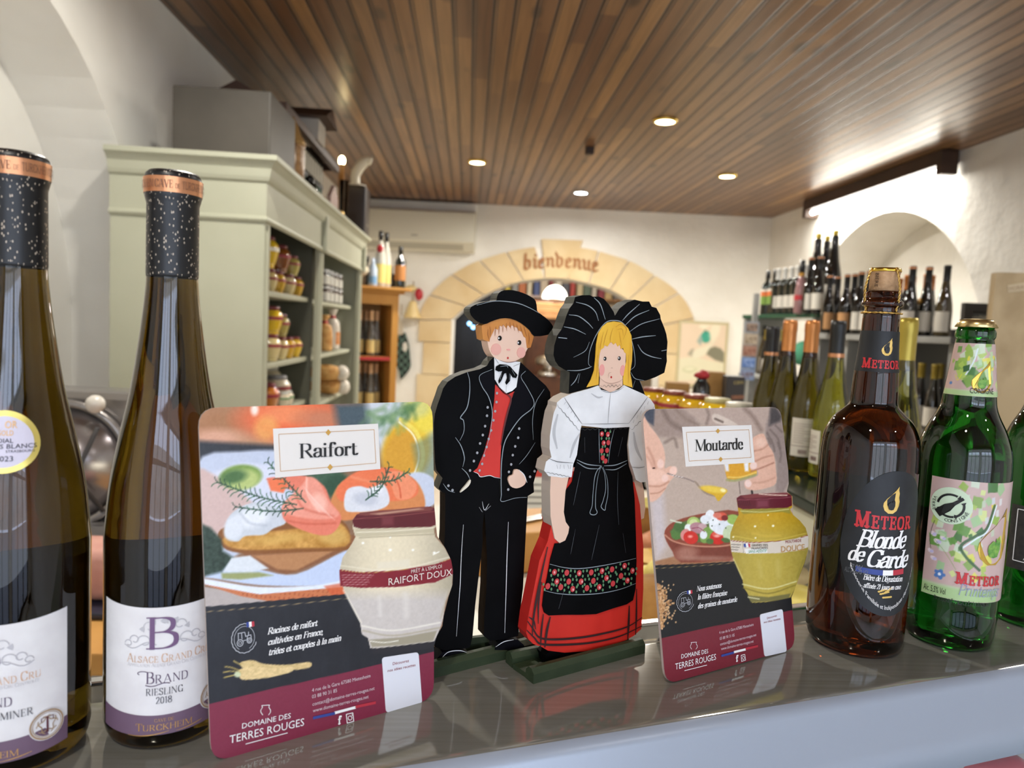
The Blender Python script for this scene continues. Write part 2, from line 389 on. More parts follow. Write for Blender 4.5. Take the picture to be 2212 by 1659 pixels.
def smallcaps(txt, style, small=.76):
    """first letter of each word large, the rest small capitals"""
    v = []; f = []; x = 0.
    for w in txt.split(' '):
        for i, ch in enumerate(w):
            a, b, wd = text_geo(ch.upper(), style); s = 1. if i == 0 else small
            f += [[len(v)+k for k in q] for q in b]; v += [(x+p*s, q*s, c) for p, q, c in a]; x += wd*s + .07
        x += .3
    return v, f, x-.37
def write(pl, g, txt, style, p0, p1, h, d=.0006, mi=0, geo=None):
    """letters on a plane from photo point p0 to p1 (baseline ends), cap height h photo pixels"""
    A = pl.l(*p0); B = pl.l(*p1); up = pl.l(p0[0], p0[1]-h)-A; hh = np.linalg.norm(up)
    v, f, w = geo or text_geo(txt, style); D = (B-A)/w; up = np.array([-(B-A)[1], (B-A)[0]])/np.linalg.norm(B-A)*hh
    g.add([pl.w(A + D*x + up*y, d+c) for x, y, c in v], f, mi); return g
# ---------------------------------------------------------------- room shell
PLASTER = varied('white plaster', '#dedad1', '#ebe8e1', 2.2, .85, .55, detail=8, bscale=9., spec=.2)
PLASTER2 = varied('white plaster smooth', '#e0ddd6', '#ecebe6', 1.6, .85, .3, detail=8, bscale=6., spec=.2)
SAND = varied('sandstone', '#cbb288', '#d8c49e', 3., .85, .25, detail=8, bscale=14., spec=.2)
def wood_ceiling():
    m = mat('varnished pine boards', '#8a5a34', .3, spec=.45); nt = m.node_tree; b = nt.nodes['Principled BSDF']; L = nt.links.new; N = nt.nodes.new
    def M(op, a, c=None, v=None):
        n = N('ShaderNodeMath'); n.operation = op
        for i, q in enumerate((a, c)):
            if q is None: continue
            if isinstance(q, (int, float)): n.inputs[i].default_value = q
            else: L(q, n.inputs[i])
        return n.outputs[0]
    tc = N('ShaderNodeTexCoord'); sx = N('ShaderNodeSeparateXYZ'); L(tc.outputs['Object'], sx.inputs[0])
    q = M('DIVIDE', sx.outputs['X'], .076); fr = M('FRACT', q); idn = M('FLOOR', q)
    wn = N('ShaderNodeTexWhiteNoise'); wn.noise_dimensions = '1D'; L(idn, wn.inputs['W'])
    # board joints every few metres shift the tone along a board
    ys = M('FLOOR', M('ADD', M('DIVIDE', sx.outputs['Y'], 1.7), M('MULTIPLY', wn.outputs['Value'], 5.3)))
    wn2 = N('ShaderNodeTexWhiteNoise'); wn2.noise_dimensions = '2D'; cv = N('ShaderNodeCombineXYZ'); L(idn, cv.inputs[0]); L(ys, cv.inputs[1]); L(cv.outputs[0], wn2.inputs['Vector'])
    rp = N('ShaderNodeValToRGB'); e = rp.color_ramp.elements; e[0].color = (*S('#6b4c35'), 1); e[1].color = (*S('#9c764e'), 1)
    for p, c in ((.35, '#7b593e'), (.7, '#896646')): x = e.new(p); x.color = (*S(c), 1)
    L(wn2.outputs['Value'], rp.inputs['Fac'])
    mp = N('ShaderNodeMapping'); mp.inputs['Scale'].default_value = (38, 1.6, 1); L(tc.outputs['Object'], mp.inputs['Vector'])
    off = N('ShaderNodeVectorMath'); off.operation = 'ADD'; cv2 = N('ShaderNodeCombineXYZ'); L(M('MULTIPLY', wn.outputs['Value'], 40.), cv2.inputs[1]); L(mp.outputs['Vector'], off.inputs[0]); L(cv2.outputs[0], off.inputs[1])
    gn = N('ShaderNodeTexNoise'); gn.inputs['Scale'].default_value = 1.; gn.inputs['Detail'].default_value = 4; gn.inputs['Distortion'].default_value = .8; L(off.outputs[0], gn.inputs['Vector'])
    mx = N('ShaderNodeMix'); mx.data_type = 'RGBA'; mx.blend_type = 'MULTIPLY'; mx.inputs[0].default_value = .5
    gr = N('ShaderNodeValToRGB'); gr.color_ramp.elements[0].color = (.45, .40, .36, 1); gr.color_ramp.elements[1].color = (1.15, 1.1, 1.05, 1); gr.color_ramp.elements[0].position = .3; gr.color_ramp.elements[1].position = .65
    L(gn.outputs['Fac'], gr.inputs['Fac']); L(rp.outputs['Color'], mx.inputs[6]); L(gr.outputs['Color'], mx.inputs[7])
    # knots
    mp3 = N('ShaderNodeMapping'); mp3.inputs['Scale'].default_value = (6.5, 2.6, 1); L(tc.outputs['Object'], mp3.inputs['Vector'])
    vo = N('ShaderNodeTexVoronoi'); vo.inputs['Scale'].default_value = 1.; vo.inputs['Randomness'].default_value = 1.; L(mp3.outputs['Vector'], vo.inputs['Vector'])
    kr = N('ShaderNodeValToRGB'); kr.color_ramp.elements[0].color = (.75, .75, .75, 1); kr.color_ramp.elements[1].color = (0, 0, 0, 1); kr.color_ramp.elements[0].position = .09; kr.color_ramp.elements[1].position = .2
    L(vo.outputs['Distance'], kr.inputs['Fac'])
    mk = N('ShaderNodeMix'); mk.data_type = 'RGBA'; L(kr.outputs['Color'], mk.inputs[0]); L(mx.outputs[2], mk.inputs[6]); mk.inputs[7].default_value = (*S('#3a2a1e'), 1)
    # tongue-and-groove lines
    gv = N('ShaderNodeValToRGB'); el = gv.color_ramp.elements; el[0].position = 0.; el[0].color = (1, 1, 1, 1); el[1].position = 1.; el[1].color = (1, 1, 1, 1)
    for p, c in ((.07, 1.), (.10, 0.), (.15, .0), (.165, .8), (.20, .8), (.225, 0.), (.95, 0.), (.975, 1.)): x = el.new(p); x.color = (c, c, c, 1)
    L(fr, gv.inputs['Fac'])
    mg = N('ShaderNodeMix'); mg.data_type = 'RGBA'; L(M('MULTIPLY', gv.outputs['Color'], .92), mg.inputs[0]); L(mk.outputs[2], mg.inputs[6]); mg.inputs[7].default_value = (*S('#22130c'), 1)
    L(mg.outputs[2], b.inputs['Base Color'])
    bp = N('ShaderNodeBump'); bp.inputs['Strength'].default_value = .9; bp.inputs['Distance'].default_value = .004; bp.invert = True; L(gv.outputs['Color'], bp.inputs['Height']); L(bp.outputs['Normal'], b.inputs['Normal'])
    return m
PINE = wood_ceiling()
YF = -2.3
struct('floor', G().box((.8, 3.9, -.05), (6.2, 12.6, .1)), varied('stone floor', '#c4bcae', '#d4ccc0', 3., .6, .1))
struct('ceiling', G().box((.8, 2.5, HC+.05), (4.6, 9.7, .1)), PINE)
def arched_wall(name, X, sgn, y0, y1, yc, zc, R, dep, m, zb=0., zt=HC):
    """wall in the plane x = X with an arched recess reaching dep behind it (sgn = outward direction)"""
    g = G(); n = 28; A = [(yc - R*math.cos(math.pi*i/n), zc + R*math.sin(math.pi*i/n)) for i in range(n+1)]
    rim = [(yc-R, zb)] + A + [(yc+R, zb)]
    g.add([(X, y0, zb), (X, yc-R, zb), (X, yc-R, zt), (X, y0, zt)], [[0, 1, 2, 3]]); g.add([(X, yc+R, zb), (X, y1, zb), (X, y1, zt), (X, yc+R, zt)], [[0, 1, 2, 3]])
    for a, b in zip(A[:-1], A[1:]): g.add([(X, a[0], a[1]), (X, b[0], b[1]), (X, b[0], zt), (X, a[0], zt)], [[0, 1, 2, 3]])
    for a, b in zip(rim[:-1], rim[1:]): g.add([(X, *a), (X, *b), (X+sgn*dep, *b), (X+sgn*dep, *a)], [[0, 1, 2, 3]])
    for a, b in zip(A[:-1], A[1:]): g.add([(X+sgn*dep, a[0], zb), (X+sgn*dep, b[0], zb), (X+sgn*dep, b[0], b[1]), (X+sgn*dep, a[0], a[1])], [[0, 1, 2, 3]])
    xo = X+sgn*(dep+.1); g.add([(xo, y0, zb), (xo, y1, zb), (xo, y1, zt), (xo, y0, zt)], [[0, 1, 2, 3]])
    for y in (y0, y1): g.add([(X, y, zb), (xo, y, zb), (xo, y, zt), (X, y, zt)], [[0, 1, 2, 3]])
    return struct(name, g, m)
arched_wall('wall_left', XL, -1, YF, 6.93, 1.76, 1.49, .96, .26, PLASTER2)
arched_wall('wall_right', XR, 1, YF, 6.62, 4.78, 1.35, 1.09, .45, PLASTER)
# rear wall with the stone archway
_b0, _b1 = np.array([XL, 6.93, 0.]), np.array([XR, 6.62, 0.])
BW = Plane(_b0, _b1-_b0, (0, 0, 1)); BWL = np.linalg.norm(_b1-_b0); BT = .34
ARCH_IN = [(976, 690), (1001, 667), (1026, 649), (1057, 632), (1107, 612), (1167, 602), (1216, 602), (1258, 609), (1315, 625), (1354, 646), (1392, 670), (1430, 702)]
ain = [BW.l(*p) for p in ARCH_IN]; ain = cr(ain, 4)
uL, uR = ain[0][0], ain[-1][0]
def bwall():
    g = G(); P = lambda u, z, d=0.: BW.w((u, z), d)
    for d in (0., -BT):
        g.add([P(-.3, 0, d), P(uL, 0, d), P(uL, HC, d), P(-.3, HC, d)], [[0, 1, 2, 3]]); g.add([P(uR, 0, d), P(BWL+.5, 0, d), P(BWL+.5, HC, d), P(uR, HC, d)], [[0, 1, 2, 3]])
        for a, b in zip(ain[:-1], ain[1:]): g.add([P(a[0], a[1], d), P(b[0], b[1], d), P(b[0], HC, d), P(a[0], HC, d)], [[0, 1, 2, 3]])
    rim = [(uL, 0)] + [tuple(q) for q in ain] + [(uR, 0)]
    for a, b in zip(rim[:-1], rim[1:]): g.add([P(*a), P(*b), P(*b, -BT), P(*a, -BT)], [[0, 1, 2, 3]])
    return struct('wall_back', g, PLASTER)
bwall()
# stone surround: one voussoir after another with open joints
ARCH_OUT = [(906, 692), (918, 653), (959, 607), (1001, 579), (1036, 563), (1103, 543), (1172, 533), (1258, 536), (1322, 552), (1368, 568), (1410, 593), (1452, 621), (1481, 653), (1498, 688)]
aout = cr([BW.l(*p) for p in ARCH_OUT], 4); _uo0, _uo1 = aout[0][0], aout[-1][0]
def at_s(P, s):
    P = [np.array(p) for p in P]; L = [0.]
    for a, b in zip(P[:-1], P[1:]): L.append(L[-1]+np.linalg.norm(b-a))
    t = s*L[-1]
    for i in range(len(P)-1):
        if t <= L[i+1]+1e-9: k = (t-L[i])/(L[i+1]-L[i]+1e-12); return P[i]*(1-k)+P[i+1]*k
    return P[-1]
g = G(); cuts = [0, .085, .175, .27, .355, .445, .545, .635, .73, .82, .91, 1.]
for i, (a, b) in enumerate(zip(cuts[:-1], cuts[1:])):
    a2, b2 = a+.003, b-.003; key = i == 5; n = 5
    top = [at_s(aout, a2+(b2-a2)*k/n) for k in range(n+1)]; bot = [at_s(ain, a2+(b2-a2)*k/n) for k in range(n+1)]
    if key:
        t0 = BW.l(1170, 517); t1 = BW.l(1259, 520); top = [t0, t1]
    BW.board(g, bot + top[::-1], .03 if key else .022, -.004)
for side, (ui, uo) in enumerate(((uL, _uo0), (uR, _uo1))):
    z1 = ain[0][1] if side == 0 else ain[-1][1]; zz = [0, .38, .72, 1.05, 1.36, z1-.006]
    zo = aout[0][1] if side == 0 else aout[-1][1]
    for k, (p, q) in enumerate(zip(zz[:-1], zz[1:])):
        wv = .05*(k % 2) * (1 if side == 0 else -1)
        BW.board(g, [(ui, p+.004), (uo+wv, p+.004), (uo+wv, (q if k < 4 else zo)-.004), (ui, q-.004)], .022, -.004)
arch = struct('trim_1', g, SAND)
tag(arch, 'pale sandstone arch surround with carved greeting on the rear wall', 'arch')
g = G(); g2 = G()
c0 = BW.l(1131, 583); c1 = BW.l(1292, 588); mid = BW.l(1212, 578)
v, f, w = text_geo('bienvenue', 'black'); hh = .145
P = []
for x, y, c in v:
    t = x/w; base = c0*(1-t)**2 + 2*t*(1-t)*(2*mid-.5*(c0+c1)) + c1*t*t
    P.append(BW.w((base[0], base[1]+y*hh), .0315+c))
g.add(P, f); g.obj('carved_lettering', mat('carved letters', '#99663f', .9), arch)
# front of the shop behind the camera: wall piers, two display windows, glazed door
g = G()
for x0, x1 in ((-1.4, -.95), (.55, .75), (2.35, 2.9)): g.box(((x0+x1)/2, YF-.1, HC/2), (x1-x0, .2, HC))
g.box((.8, YF-.1, .06), (4.6, .2, .12)); g.box((.8, YF-.1, HC-.17), (4.6, .2, .34))
struct('wall_front', g, PLASTER2)
g = G(); fr = mat('dark window frame', '#1c1a19', .4)
for x0, x1 in ((-.95, .55), (.75, 2.35)):
    for x in (x0+.03, (x0*2+x1)/3, (x0+2*x1)/3, x1-.03): g.box((x, YF-.06, 1.22), (.05, .06, 2.2))
    for z in (.15, 1.9, 2.31): g.box(((x0+x1)/2, YF-.06, z), (x1-x0, .06, .05))
struct('window_1', g, fr)
# pavement and a grey facade across the street, seen only in reflections
struct('street', G().box((.8, -8, -.12), (30, 11.2, .1)), mat('asphalt', '#77777a', .9))
g = G().box((.8, -14, 2.2), (30, .4, 4.4))
struct('facade_outside', g, varied('pale facade', '#b9b2a6', '#cfc9be', .8, .9))
# ---------------------------------------------------------------- room behind the archway
struct('floor_beyond', G().box((1, 9.3, -.05), (7, 5, .1)), MATS['stone floor'])
g = G(); g.box((1.2, 10.6, 1.4), (6.5, .1, 2.8)); g.box((-.75, 8.9, 1.4), (.1, 3.6, 2.8)); g.box((3.2, 8.9, 1.4), (.1, 3.6, 2.8)); g.box((1.2, 8.85, 2.75), (6.5, 3.7, .1))
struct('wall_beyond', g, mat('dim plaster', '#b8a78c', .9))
# ---------------------------------------------------------------- ceiling lights
BULB = mat('warm lamp glow', '#fff2d0', .5, emit=(1, .80, .42), es=14.)
BULBW = mat('white lamp glow', '#ffffff', .5, emit=(.85, .94, 1), es=26.)
RING = mat('brass trim ring', '#e8c56a', .25, metal=1.)
RINGW = mat('chrome trim ring', '#dddddd', .2, metal=1.)
def spot(x, y, label, white=False, seen=True, p=18.5):
    t = thing('ceiling_spotlight', label, 'ceiling light', (x, y, HC), 'recessed spotlights in the board ceiling')
    g = G().lathe([(.052, -.012), (.066, -.009), (.07, 0), (.052, 0)], (x, y, HC), 28, cap=False); g.obj('trim_ring', RINGW if white else RING, t, True)
    g = G().lathe([(.0, -.0125), (.03, -.0115), (.052, -.008)], (x, y, HC), 24, cap=False); g.obj('lamp_lens', BULBW if white else BULB, t, True)
    o = area('spot_light', (x, y, HC-.03), .1, p, (1, .97, .92) if white else WARM, (0, 0, 0), 'DISK', spread=math.radians(172)); return t
P = atz(1031, 349, HC); spot(P[0], P[1], 'round warm recessed ceiling spotlight, leftmost of those seen')
P = atz(1255, 415, HC); spot(P[0], P[1], 'cold white recessed ceiling spotlight nearest the rear wall', True, p=10.)
P = atz(1437, 260, HC); spot(P[0], P[1], 'largest looking warm recessed ceiling spotlight, nearest the counter')
P = atz(1571, 379, HC); spot(P[0], P[1], 'warm recessed ceiling spotlight nearest the fluorescent tube')
for i, (x, y) in enumerate(((.95, 1.35), (-.5, 1.75), (2.1, 1.5), (-.35, -.5), (1.5, -.7))):
    area('ceiling_spot', (x, y, HC-.03), 0.1, (2.5, 14., 6., 8., 2.)[i], WARM if i % 2 else NEUT, (0, 0, 0), 'DISK', spread=math.radians(172))
P = atz(1274, 318, HC); one('ceiling_hook_box', 'small dark brown box fixed to the ceiling boards between the spotlights', 'ceiling box', G().box((P[0], P[1], HC-.0222), (.05, .05, .044), .1, .004), mat('dark brown box', '#2e1c14', .5))
# fluorescent tube in a dark wooden channel high on the right wall
xa = XR-.08
t = thing('tube_lamp', 'long fluorescent tube under dark wooden channel above the wall niche', 'lamp', (xa, 5., 2.55))
y0, y1 = atx(2052, 345, xa)[1], atx(1748, 452, xa)[1]
g = G().box((xa, (y0+y1)/2, 2.635), (.10, y1-y0, .085), bev=.004); g.obj('channel', varied('dark stained wood', '#3a2a22', '#4a352a', 6., .5), t)
g = G().box((xa, y0+.02, 2.60), (.102, .05, .13), bev=.004); g.box((xa, y1-.02, 2.60), (.102, .05, .13), bev=.004); g.obj('end_cap', MATS['dark stained wood'], t)
g = G().tube([(xa, y0+.06, 2.572), (xa, y1-.06, 2.572)], .017, 12); g.obj('tube', mat('fluorescent glow', '#ffffff', .5, emit=(1, .97, .88), es=14.), t, True)
area('tube_light', (xa-.03, (y0+y1)/2, 2.54), .06, 12, (1, .97, .9), (0, math.radians(-25), math.radians(0)), sy=y1-y0-.15)
# ---------------------------------------------------------------- counter
CDIR = np.array([.9613, .2756, 0.]); CN = np.array([-.2756, .9613, 0.]); C0 = np.array([.133, .452, ZC])
STEEL = varied('polished steel ledge', '#8c8a80', '#989690', 9., .075, 0., (1, 30, 1), metal=.48, lo=.3, hi=.7)
def cw(a, s, z): return C0 + CDIR*a + CN*s + np.array([0, 0, z-ZC])
ct = thing('service_counter', 'polished steel counter ledge running along the foreground under the bottles and signs', 'counter', cw(.3, .05, 0.))
prof = [(.160, ZC-.004), (.1595, ZC)] + [(.160-.142*k/4, ZC) for k in range(1, 4)]
prof += [(.018-.0135*math.sin(k*math.pi/14.5), ZC - .0115*(1-math.cos(k*math.pi/14.5))) for k in range(0, 7)]
prof += [(.0015, ZC-.018), (-.0090, ZC-.037), (-.0190, ZC-.056), (-.0170, ZC-.058)]
g = G(); n = len(prof); a0, a1 = -1.15, 2.6; NA = 12; V = []; Fq = []
for k in range(NA+1):
    for s, z in prof: V.append(cw(a0+(a1-a0)*k/NA, s, z))
for k in range(NA):
    for i in range(n-1): Fq.append([k*n+i, (k+1)*n+i, (k+1)*n+i+1, k*n+i+1])
g.add(V, Fq); o = g.obj('ledge', [STEEL, mat('daylight tinted satin steel', '#9ba3b1', .32, metal=.2)], ct, True)  # second steel: blue-grey tint in its colour stands in for reflected daylight
for p_ in o.data.polygons:
    if abs(p_.normal.dot(Vector(CN))) > .45 and p_.index % (len(prof)-1) > 3: p_.material_index = 1
g = G().box(cw(.72, .166, ZC-.012), (3.7, .011, .028), math.atan2(CDIR[1], CDIR[0]), .002); g.obj('edge_rail', mat('bright aluminium', '#d7d8da', .18, metal=1.), ct)
g = G().box(cw(.72, .07, .62), (3.7, .10, 1.18), math.atan2(CDIR[1], CDIR[0])); g.box(cw(.72, .088, ZC-.034), (3.7, .115, .05), math.atan2(CDIR[1], CDIR[0])); g.obj('body', mat('counter body', '#a8aba8', .5), ct)
# ---------------------------------------------------------------- painted wooden cut-out figures
BLK = varied('black paint', '#050506', '#09090b', 30, .55, .05, spec=.06); NAVY = mat('blue black paint', '#0a0a10', .55, spec=.07)
RED = varied('red paint', '#c4251b', '#d63224', 25, .45, .05, (1, 1, .3)); DRED = mat('dark red paint', '#5a0f10', .45)
SKIN = mat('skin paint', '#e3bfa9', .45); CHEEK = mat('cheek paint', '#e39a92', .5); CHEEKB = mat('cheek paint soft', '#e0a597', .5)
WHT = varied('white paint', '#d9d9da', '#e9e9ea', 40, .5); GREYL = mat('grey blue line', '#8d979e', .5); WLINE = mat('white line', '#e4e6e8', .5)
GING = varied('ginger paint', '#b8702c', '#c9863a', 60, .45, 0, (1, 1, .2)); GINGD = mat('dark ginger line', '#94561d', .5); YEL = varied('yellow hair paint', '#dca52a', '#e8b93c', 60, .45, 0, (1, 1, .2)); YELD = mat('dark yellow line', '#b9841f', .5)
BOARD = varied('bare edge wood', '#8f8470', '#a59a85', 30, .7); DEDGE = varied('dark painted edge', '#3a3a34', '#55544a', 40, .6); SGREEN = varied('dark green paint', '#26331f', '#33402b', 40, .5, .1)
BUT = mat('grey button', '#9a9ca2', .35); GRN = mat('leaf green', '#5c8a63', .5); ROSE = mat('rose red', '#c23a3e', .5); ROSEL = mat('rose pink', '#e8a9a9', .5); LIP = mat('lip red', '#b8241c', .4); EYE = mat('eye black', '#050505', .15)
GREYSH = mat('grey dry brush', '#b9b9bb', .6); EDGEW = mat('whitewashed edge', '#b9ada0', .7)
def cA(*p): return [(900+x/3.607, 600+y/3.607) for x, y in p]
def cB(*p): return [(900+x/3.318, 1000+y/3.318) for x, y in p]
class Fig:
    def __init__(s, root, p0, p1, z):
        a, b = atz(*p0, z), atz(*p1, z); s.pl = Plane(a, b-a, (0, 0, 1)); s.root = root; s.T = .0135
    def uv(s, px, smooth=0, closed=True):
        q = [s.pl.l(*p) for p in px]; return cr(q, smooth, closed) if smooth else q
    def solid(s, name, px, m, d=0., T=None, smooth=3, edge=None, label=None, parent=None):
        """a thick cut-out piece: painted face, own edge colour"""
        g = G(); s.pl.board(g, s.uv(px, smooth), d, d-(T or s.T)); g.m = [0] + [1]*(len(g.f)-1)
        o = g.obj(name, [m, edge or m], parent or s.root); return tag(o, label)
    def flat(s, name, px, m, d, smooth=3, parent=None, label=None):
        g = G(); s.pl.board(g, s.uv(px, smooth), d, d-.0006); return tag(g.obj(name, m, parent or s.root), label)
    def lines(s, name, L, m, d, parent=None):
        """painted strokes: (points, width px) tapering at the ends"""
        g = G(); sc = np.linalg.norm(s.pl.l(1100, 1000)-s.pl.l(1100, 1001))
        for k, (pts, w) in enumerate(L):
            q = cr([s.pl.l(*p) for p in pts], 6) if len(pts) > 2 else [s.pl.l(*p) for p in pts]
            lo = []; hi = []
            for i, p in enumerate(q):
                t = q[min(i+1, len(q)-1)]-q[max(i-1, 0)]; t = t/(np.linalg.norm(t)+1e-9); nn = np.array([-t[1], t[0]]); f = .35+.65*math.sin(math.pi*min(max(i/(len(q)-1), .04), .96))
                lo.append(p-nn*w*sc*f/2); hi.append(p+nn*w*sc*f/2)
            V = [s.pl.w(p, d+k*2e-6) for p in lo+hi]; n = len(lo); g.add(V, [[i, i+1, n+i+1, n+i] for i in range(n-1)])
        return g.obj(name, m, parent or s.root)
    def dots(s, name, D, m, d, parent=None, each=False):
        """round dabs (x, y, rx, ry) in px; each=True makes one part per dab"""
        sc = np.linalg.norm(s.pl.l(1100, 1000)-s.pl.l(1100, 1001)); g = G()
        for k, (x, y, rx, ry) in enumerate(D):
            c = s.pl.l(x, y); q = [(c[0]+rx*sc*math.cos(a*math.pi/8), c[1]+ry*sc*math.sin(a*math.pi/8)) for a in range(16)]
            gg = G() if each else g
            s.pl.board(gg, q, d+k*2e-6, d-.0005)
            if each: gg.obj(name, m, parent or s.root)
        if not each: return g.obj(name, m, parent or s.root)
def base_slats(fig, root, p0, p1, q0, q1, z0=.0):
    """front and rear slat plus the foot board of a figure; p = front slat bottom corners, q = rear slat bottom corners"""
    for nm, (a, b), dz in (('base_slat', (p0, p1), .0), ('base_slat', (q0, q1), .0)):
        A, B = atz(*a, ZC), atz(*b, ZC); u = B-A; L = np.linalg.norm(u); u /= L; n = np.array([-u[1], u[0], 0.]); w, h, c = .011, .011, .0035
        g = G(); sec = [(0, 0), (0, h-c), (c, h), (w-c, h), (w, h-c), (w, 0)]
        P = [A + n*s_ + np.array([0, 0, t]) for s_, t in sec]; Q = [p + u*L for p in P]
        g.add(P+Q, [list(range(6))[::-1], list(range(6, 12))] + [[i, (i+1) % 6, 6+(i+1) % 6, 6+i] for i in range(6)]); g.obj(nm, SGREEN, root)
# --- the man
bp0, bp1 = (939, 1439), (1132, 1409)
bl = atz(1040, 1428, ZC)
boy = thing('wooden_figure', 'painted wooden cut-out man in black hat, black suit and red waistcoat', 'figurine', bl)
B = Fig(boy, bp0, bp1, ZC+.003)
TR = cB((205, 150), (205, 330), (203, 500), (190, 700), (165, 1000), (143, 1200), (130, 1318), (200, 1345), (380, 1325), (400, 1250), (420, 1020), (440, 850), (465, 650), (474, 560), (472, 470), (485, 345), (492, 420), (500, 600), (505, 700), (500, 900), (485, 1100), (482, 1240), (525, 1275), (640, 1262), (728, 1240), (738, 1100), (762, 900), (778, 600), (788, 400), (797, 230), (780, 80), (300, 60))
B.solid('trousers', TR, BLK, 0, smooth=0)
for px in (cB((130, 1466), (140, 1400), (180, 1355), (260, 1335), (345, 1345), (383, 1375), (388, 1428)), cB((552, 1388), (555, 1335), (580, 1290), (640, 1262), (720, 1262), (765, 1300), (774, 1355))):
    B.solid('shoe', px, NAVY, .0012, smooth=0)
JK = cA((598, 618), (565, 650), (545, 685), (490, 712), (390, 735), (300, 770), (240, 810), (205, 860), (182, 930), (160, 990), (140, 1060), (132, 1130), (135, 1300), (142, 1440), (152, 1500), (200, 1560), (168, 1640), (195, 1670), (300, 1690), (400, 1640), (470, 1570), (640, 1560), (655, 1740), (760, 1715), (850, 1708), (912, 1670), (908, 1600), (930, 1520), (945, 1480), (962, 1420), (976, 1350), (985, 1270), (1000, 1190), (1025, 1060), (1043, 960), (1038, 890), (1005, 840), (950, 790), (880, 725), (805, 655), (700, 690))
B.solid('coat', JK, BLK, .0006, smooth=0, edge=DEDGE)
B.flat('shirt', cA((600, 618), (604, 790), (640, 850), (690, 900), (740, 880), (772, 850), (802, 655), (760, 652), (700, 640), (640, 635)), WHT, .0014, 0)
B.flat('waistcoat', cA((608, 832), (600, 960), (585, 1080), (560, 1220), (520, 1360), (470, 1480), (436, 1508), (470, 1520), (492, 1545), (560, 1535), (600, 1548), (645, 1556), (648, 1400), (655, 1290), (680, 1150), (715, 1000), (755, 885), (710, 905), (690, 898), (650, 870)), RED, .0013, 0)
B.lines('waistcoat_lines', [(cA((690, 900), (650, 868), (608, 830)), 2.2), (cA((705, 905), (728, 945), (700, 1050), (670, 1180), (650, 1300)), 4), (cA((690, 900), (733, 950)), 2.4), (cA((755, 885), (722, 940)), 1.6)], DRED, .002)
B.lines('waistcoat_trim', [(cA((438, 1508), (470, 1522), (492, 1547), (560, 1537), (600, 1550), (645, 1558)), 1.4)], WLINE, .002)
B.solid('head', cA((530, 400), (545, 490), (560, 560), (590, 612), (640, 642), (700, 657), (760, 650), (812, 620), (848, 570), (880, 500), (890, 430), (700, 330)), SKIN, .0016, edge=SKIN)
hairp = cA((500, 372), (502, 420), (510, 480), (535, 492), (560, 498), (565, 470), (580, 440), (602, 395), (625, 405), (640, 372), (655, 380), (668, 365), (690, 392), (705, 368), (722, 388), (735, 368), (750, 382), (775, 388), (790, 412), (812, 420), (825, 455), (842, 470), (848, 520), (852, 548), (880, 542), (893, 500), (905, 455), (880, 400), (800, 345), (700, 310), (600, 320))
B.solid('hair', hairp, GING, .002, smooth=0)
B.lines('hair_strands', [(cA((610 + i*27, 345+abs(i-4)*9), (604+i*29, 372+abs(i-4)*11), (600+i*31, 398+abs(i-4)*14)), 1.4) for i in range(9)] + [(cA((548, 400), (546, 440), (556, 480)), 1.5), (cA((560, 380), (566, 420), (562, 450)), 1.3), (cA((860, 430), (868, 470), (862, 520)), 1.4)], GINGD, .0024)
B.solid('hat', cA((404, 242), (440, 213), (520, 188), (604, 180), (612, 160), (628, 120), (670, 98), (740, 98), (820, 120), (880, 150), (915, 180), (925, 240), (932, 266), (985, 305), (1030, 348), (1056, 395), (1040, 428), (1000, 446), (905, 455), (870, 410), (800, 352), (720, 318), (640, 318), (560, 345), (520, 361), (460, 340), (412, 292)), BLK, .003, smooth=2, edge=DEDGE)
B.lines('hat_lines', [(cA((455, 214), (600, 182), (760, 196), (860, 232), (940, 275)), 1.7)], GREYL, .0034)
B.dots('cheek', [(900+612/3.607, 600+557/3.607, 11.5, 12), (900+807/3.607, 600+582/3.607, 10, 11.5)], CHEEKB, .0021, each=True)
B.dots('eye', [(900+640/3.607, 600+470/3.607, 4.4, 5.2), (900+792/3.607, 600+505/3.607, 4.4, 5.2)], EYE, .0022, each=True)
B.dots('eye_glint', [(900+630/3.607, 600+470/3.607, 1.3, 1.9), (900+781/3.607, 600+505/3.607, 1.3, 1.9)], WLINE, .0028)
B.dots('mouth', [(900+703/3.607, 600+624/3.607, 1.9, 2.3)], LIP, .0022); B.dots('nose', [(900+708/3.607, 600+560/3.607, 4.5, 1.8)], CHEEK, .0022)
B.lines('chin_line', [(cA((640, 643), (700, 658), (760, 650), (800, 628)), 1.2)], DRED, .0023)
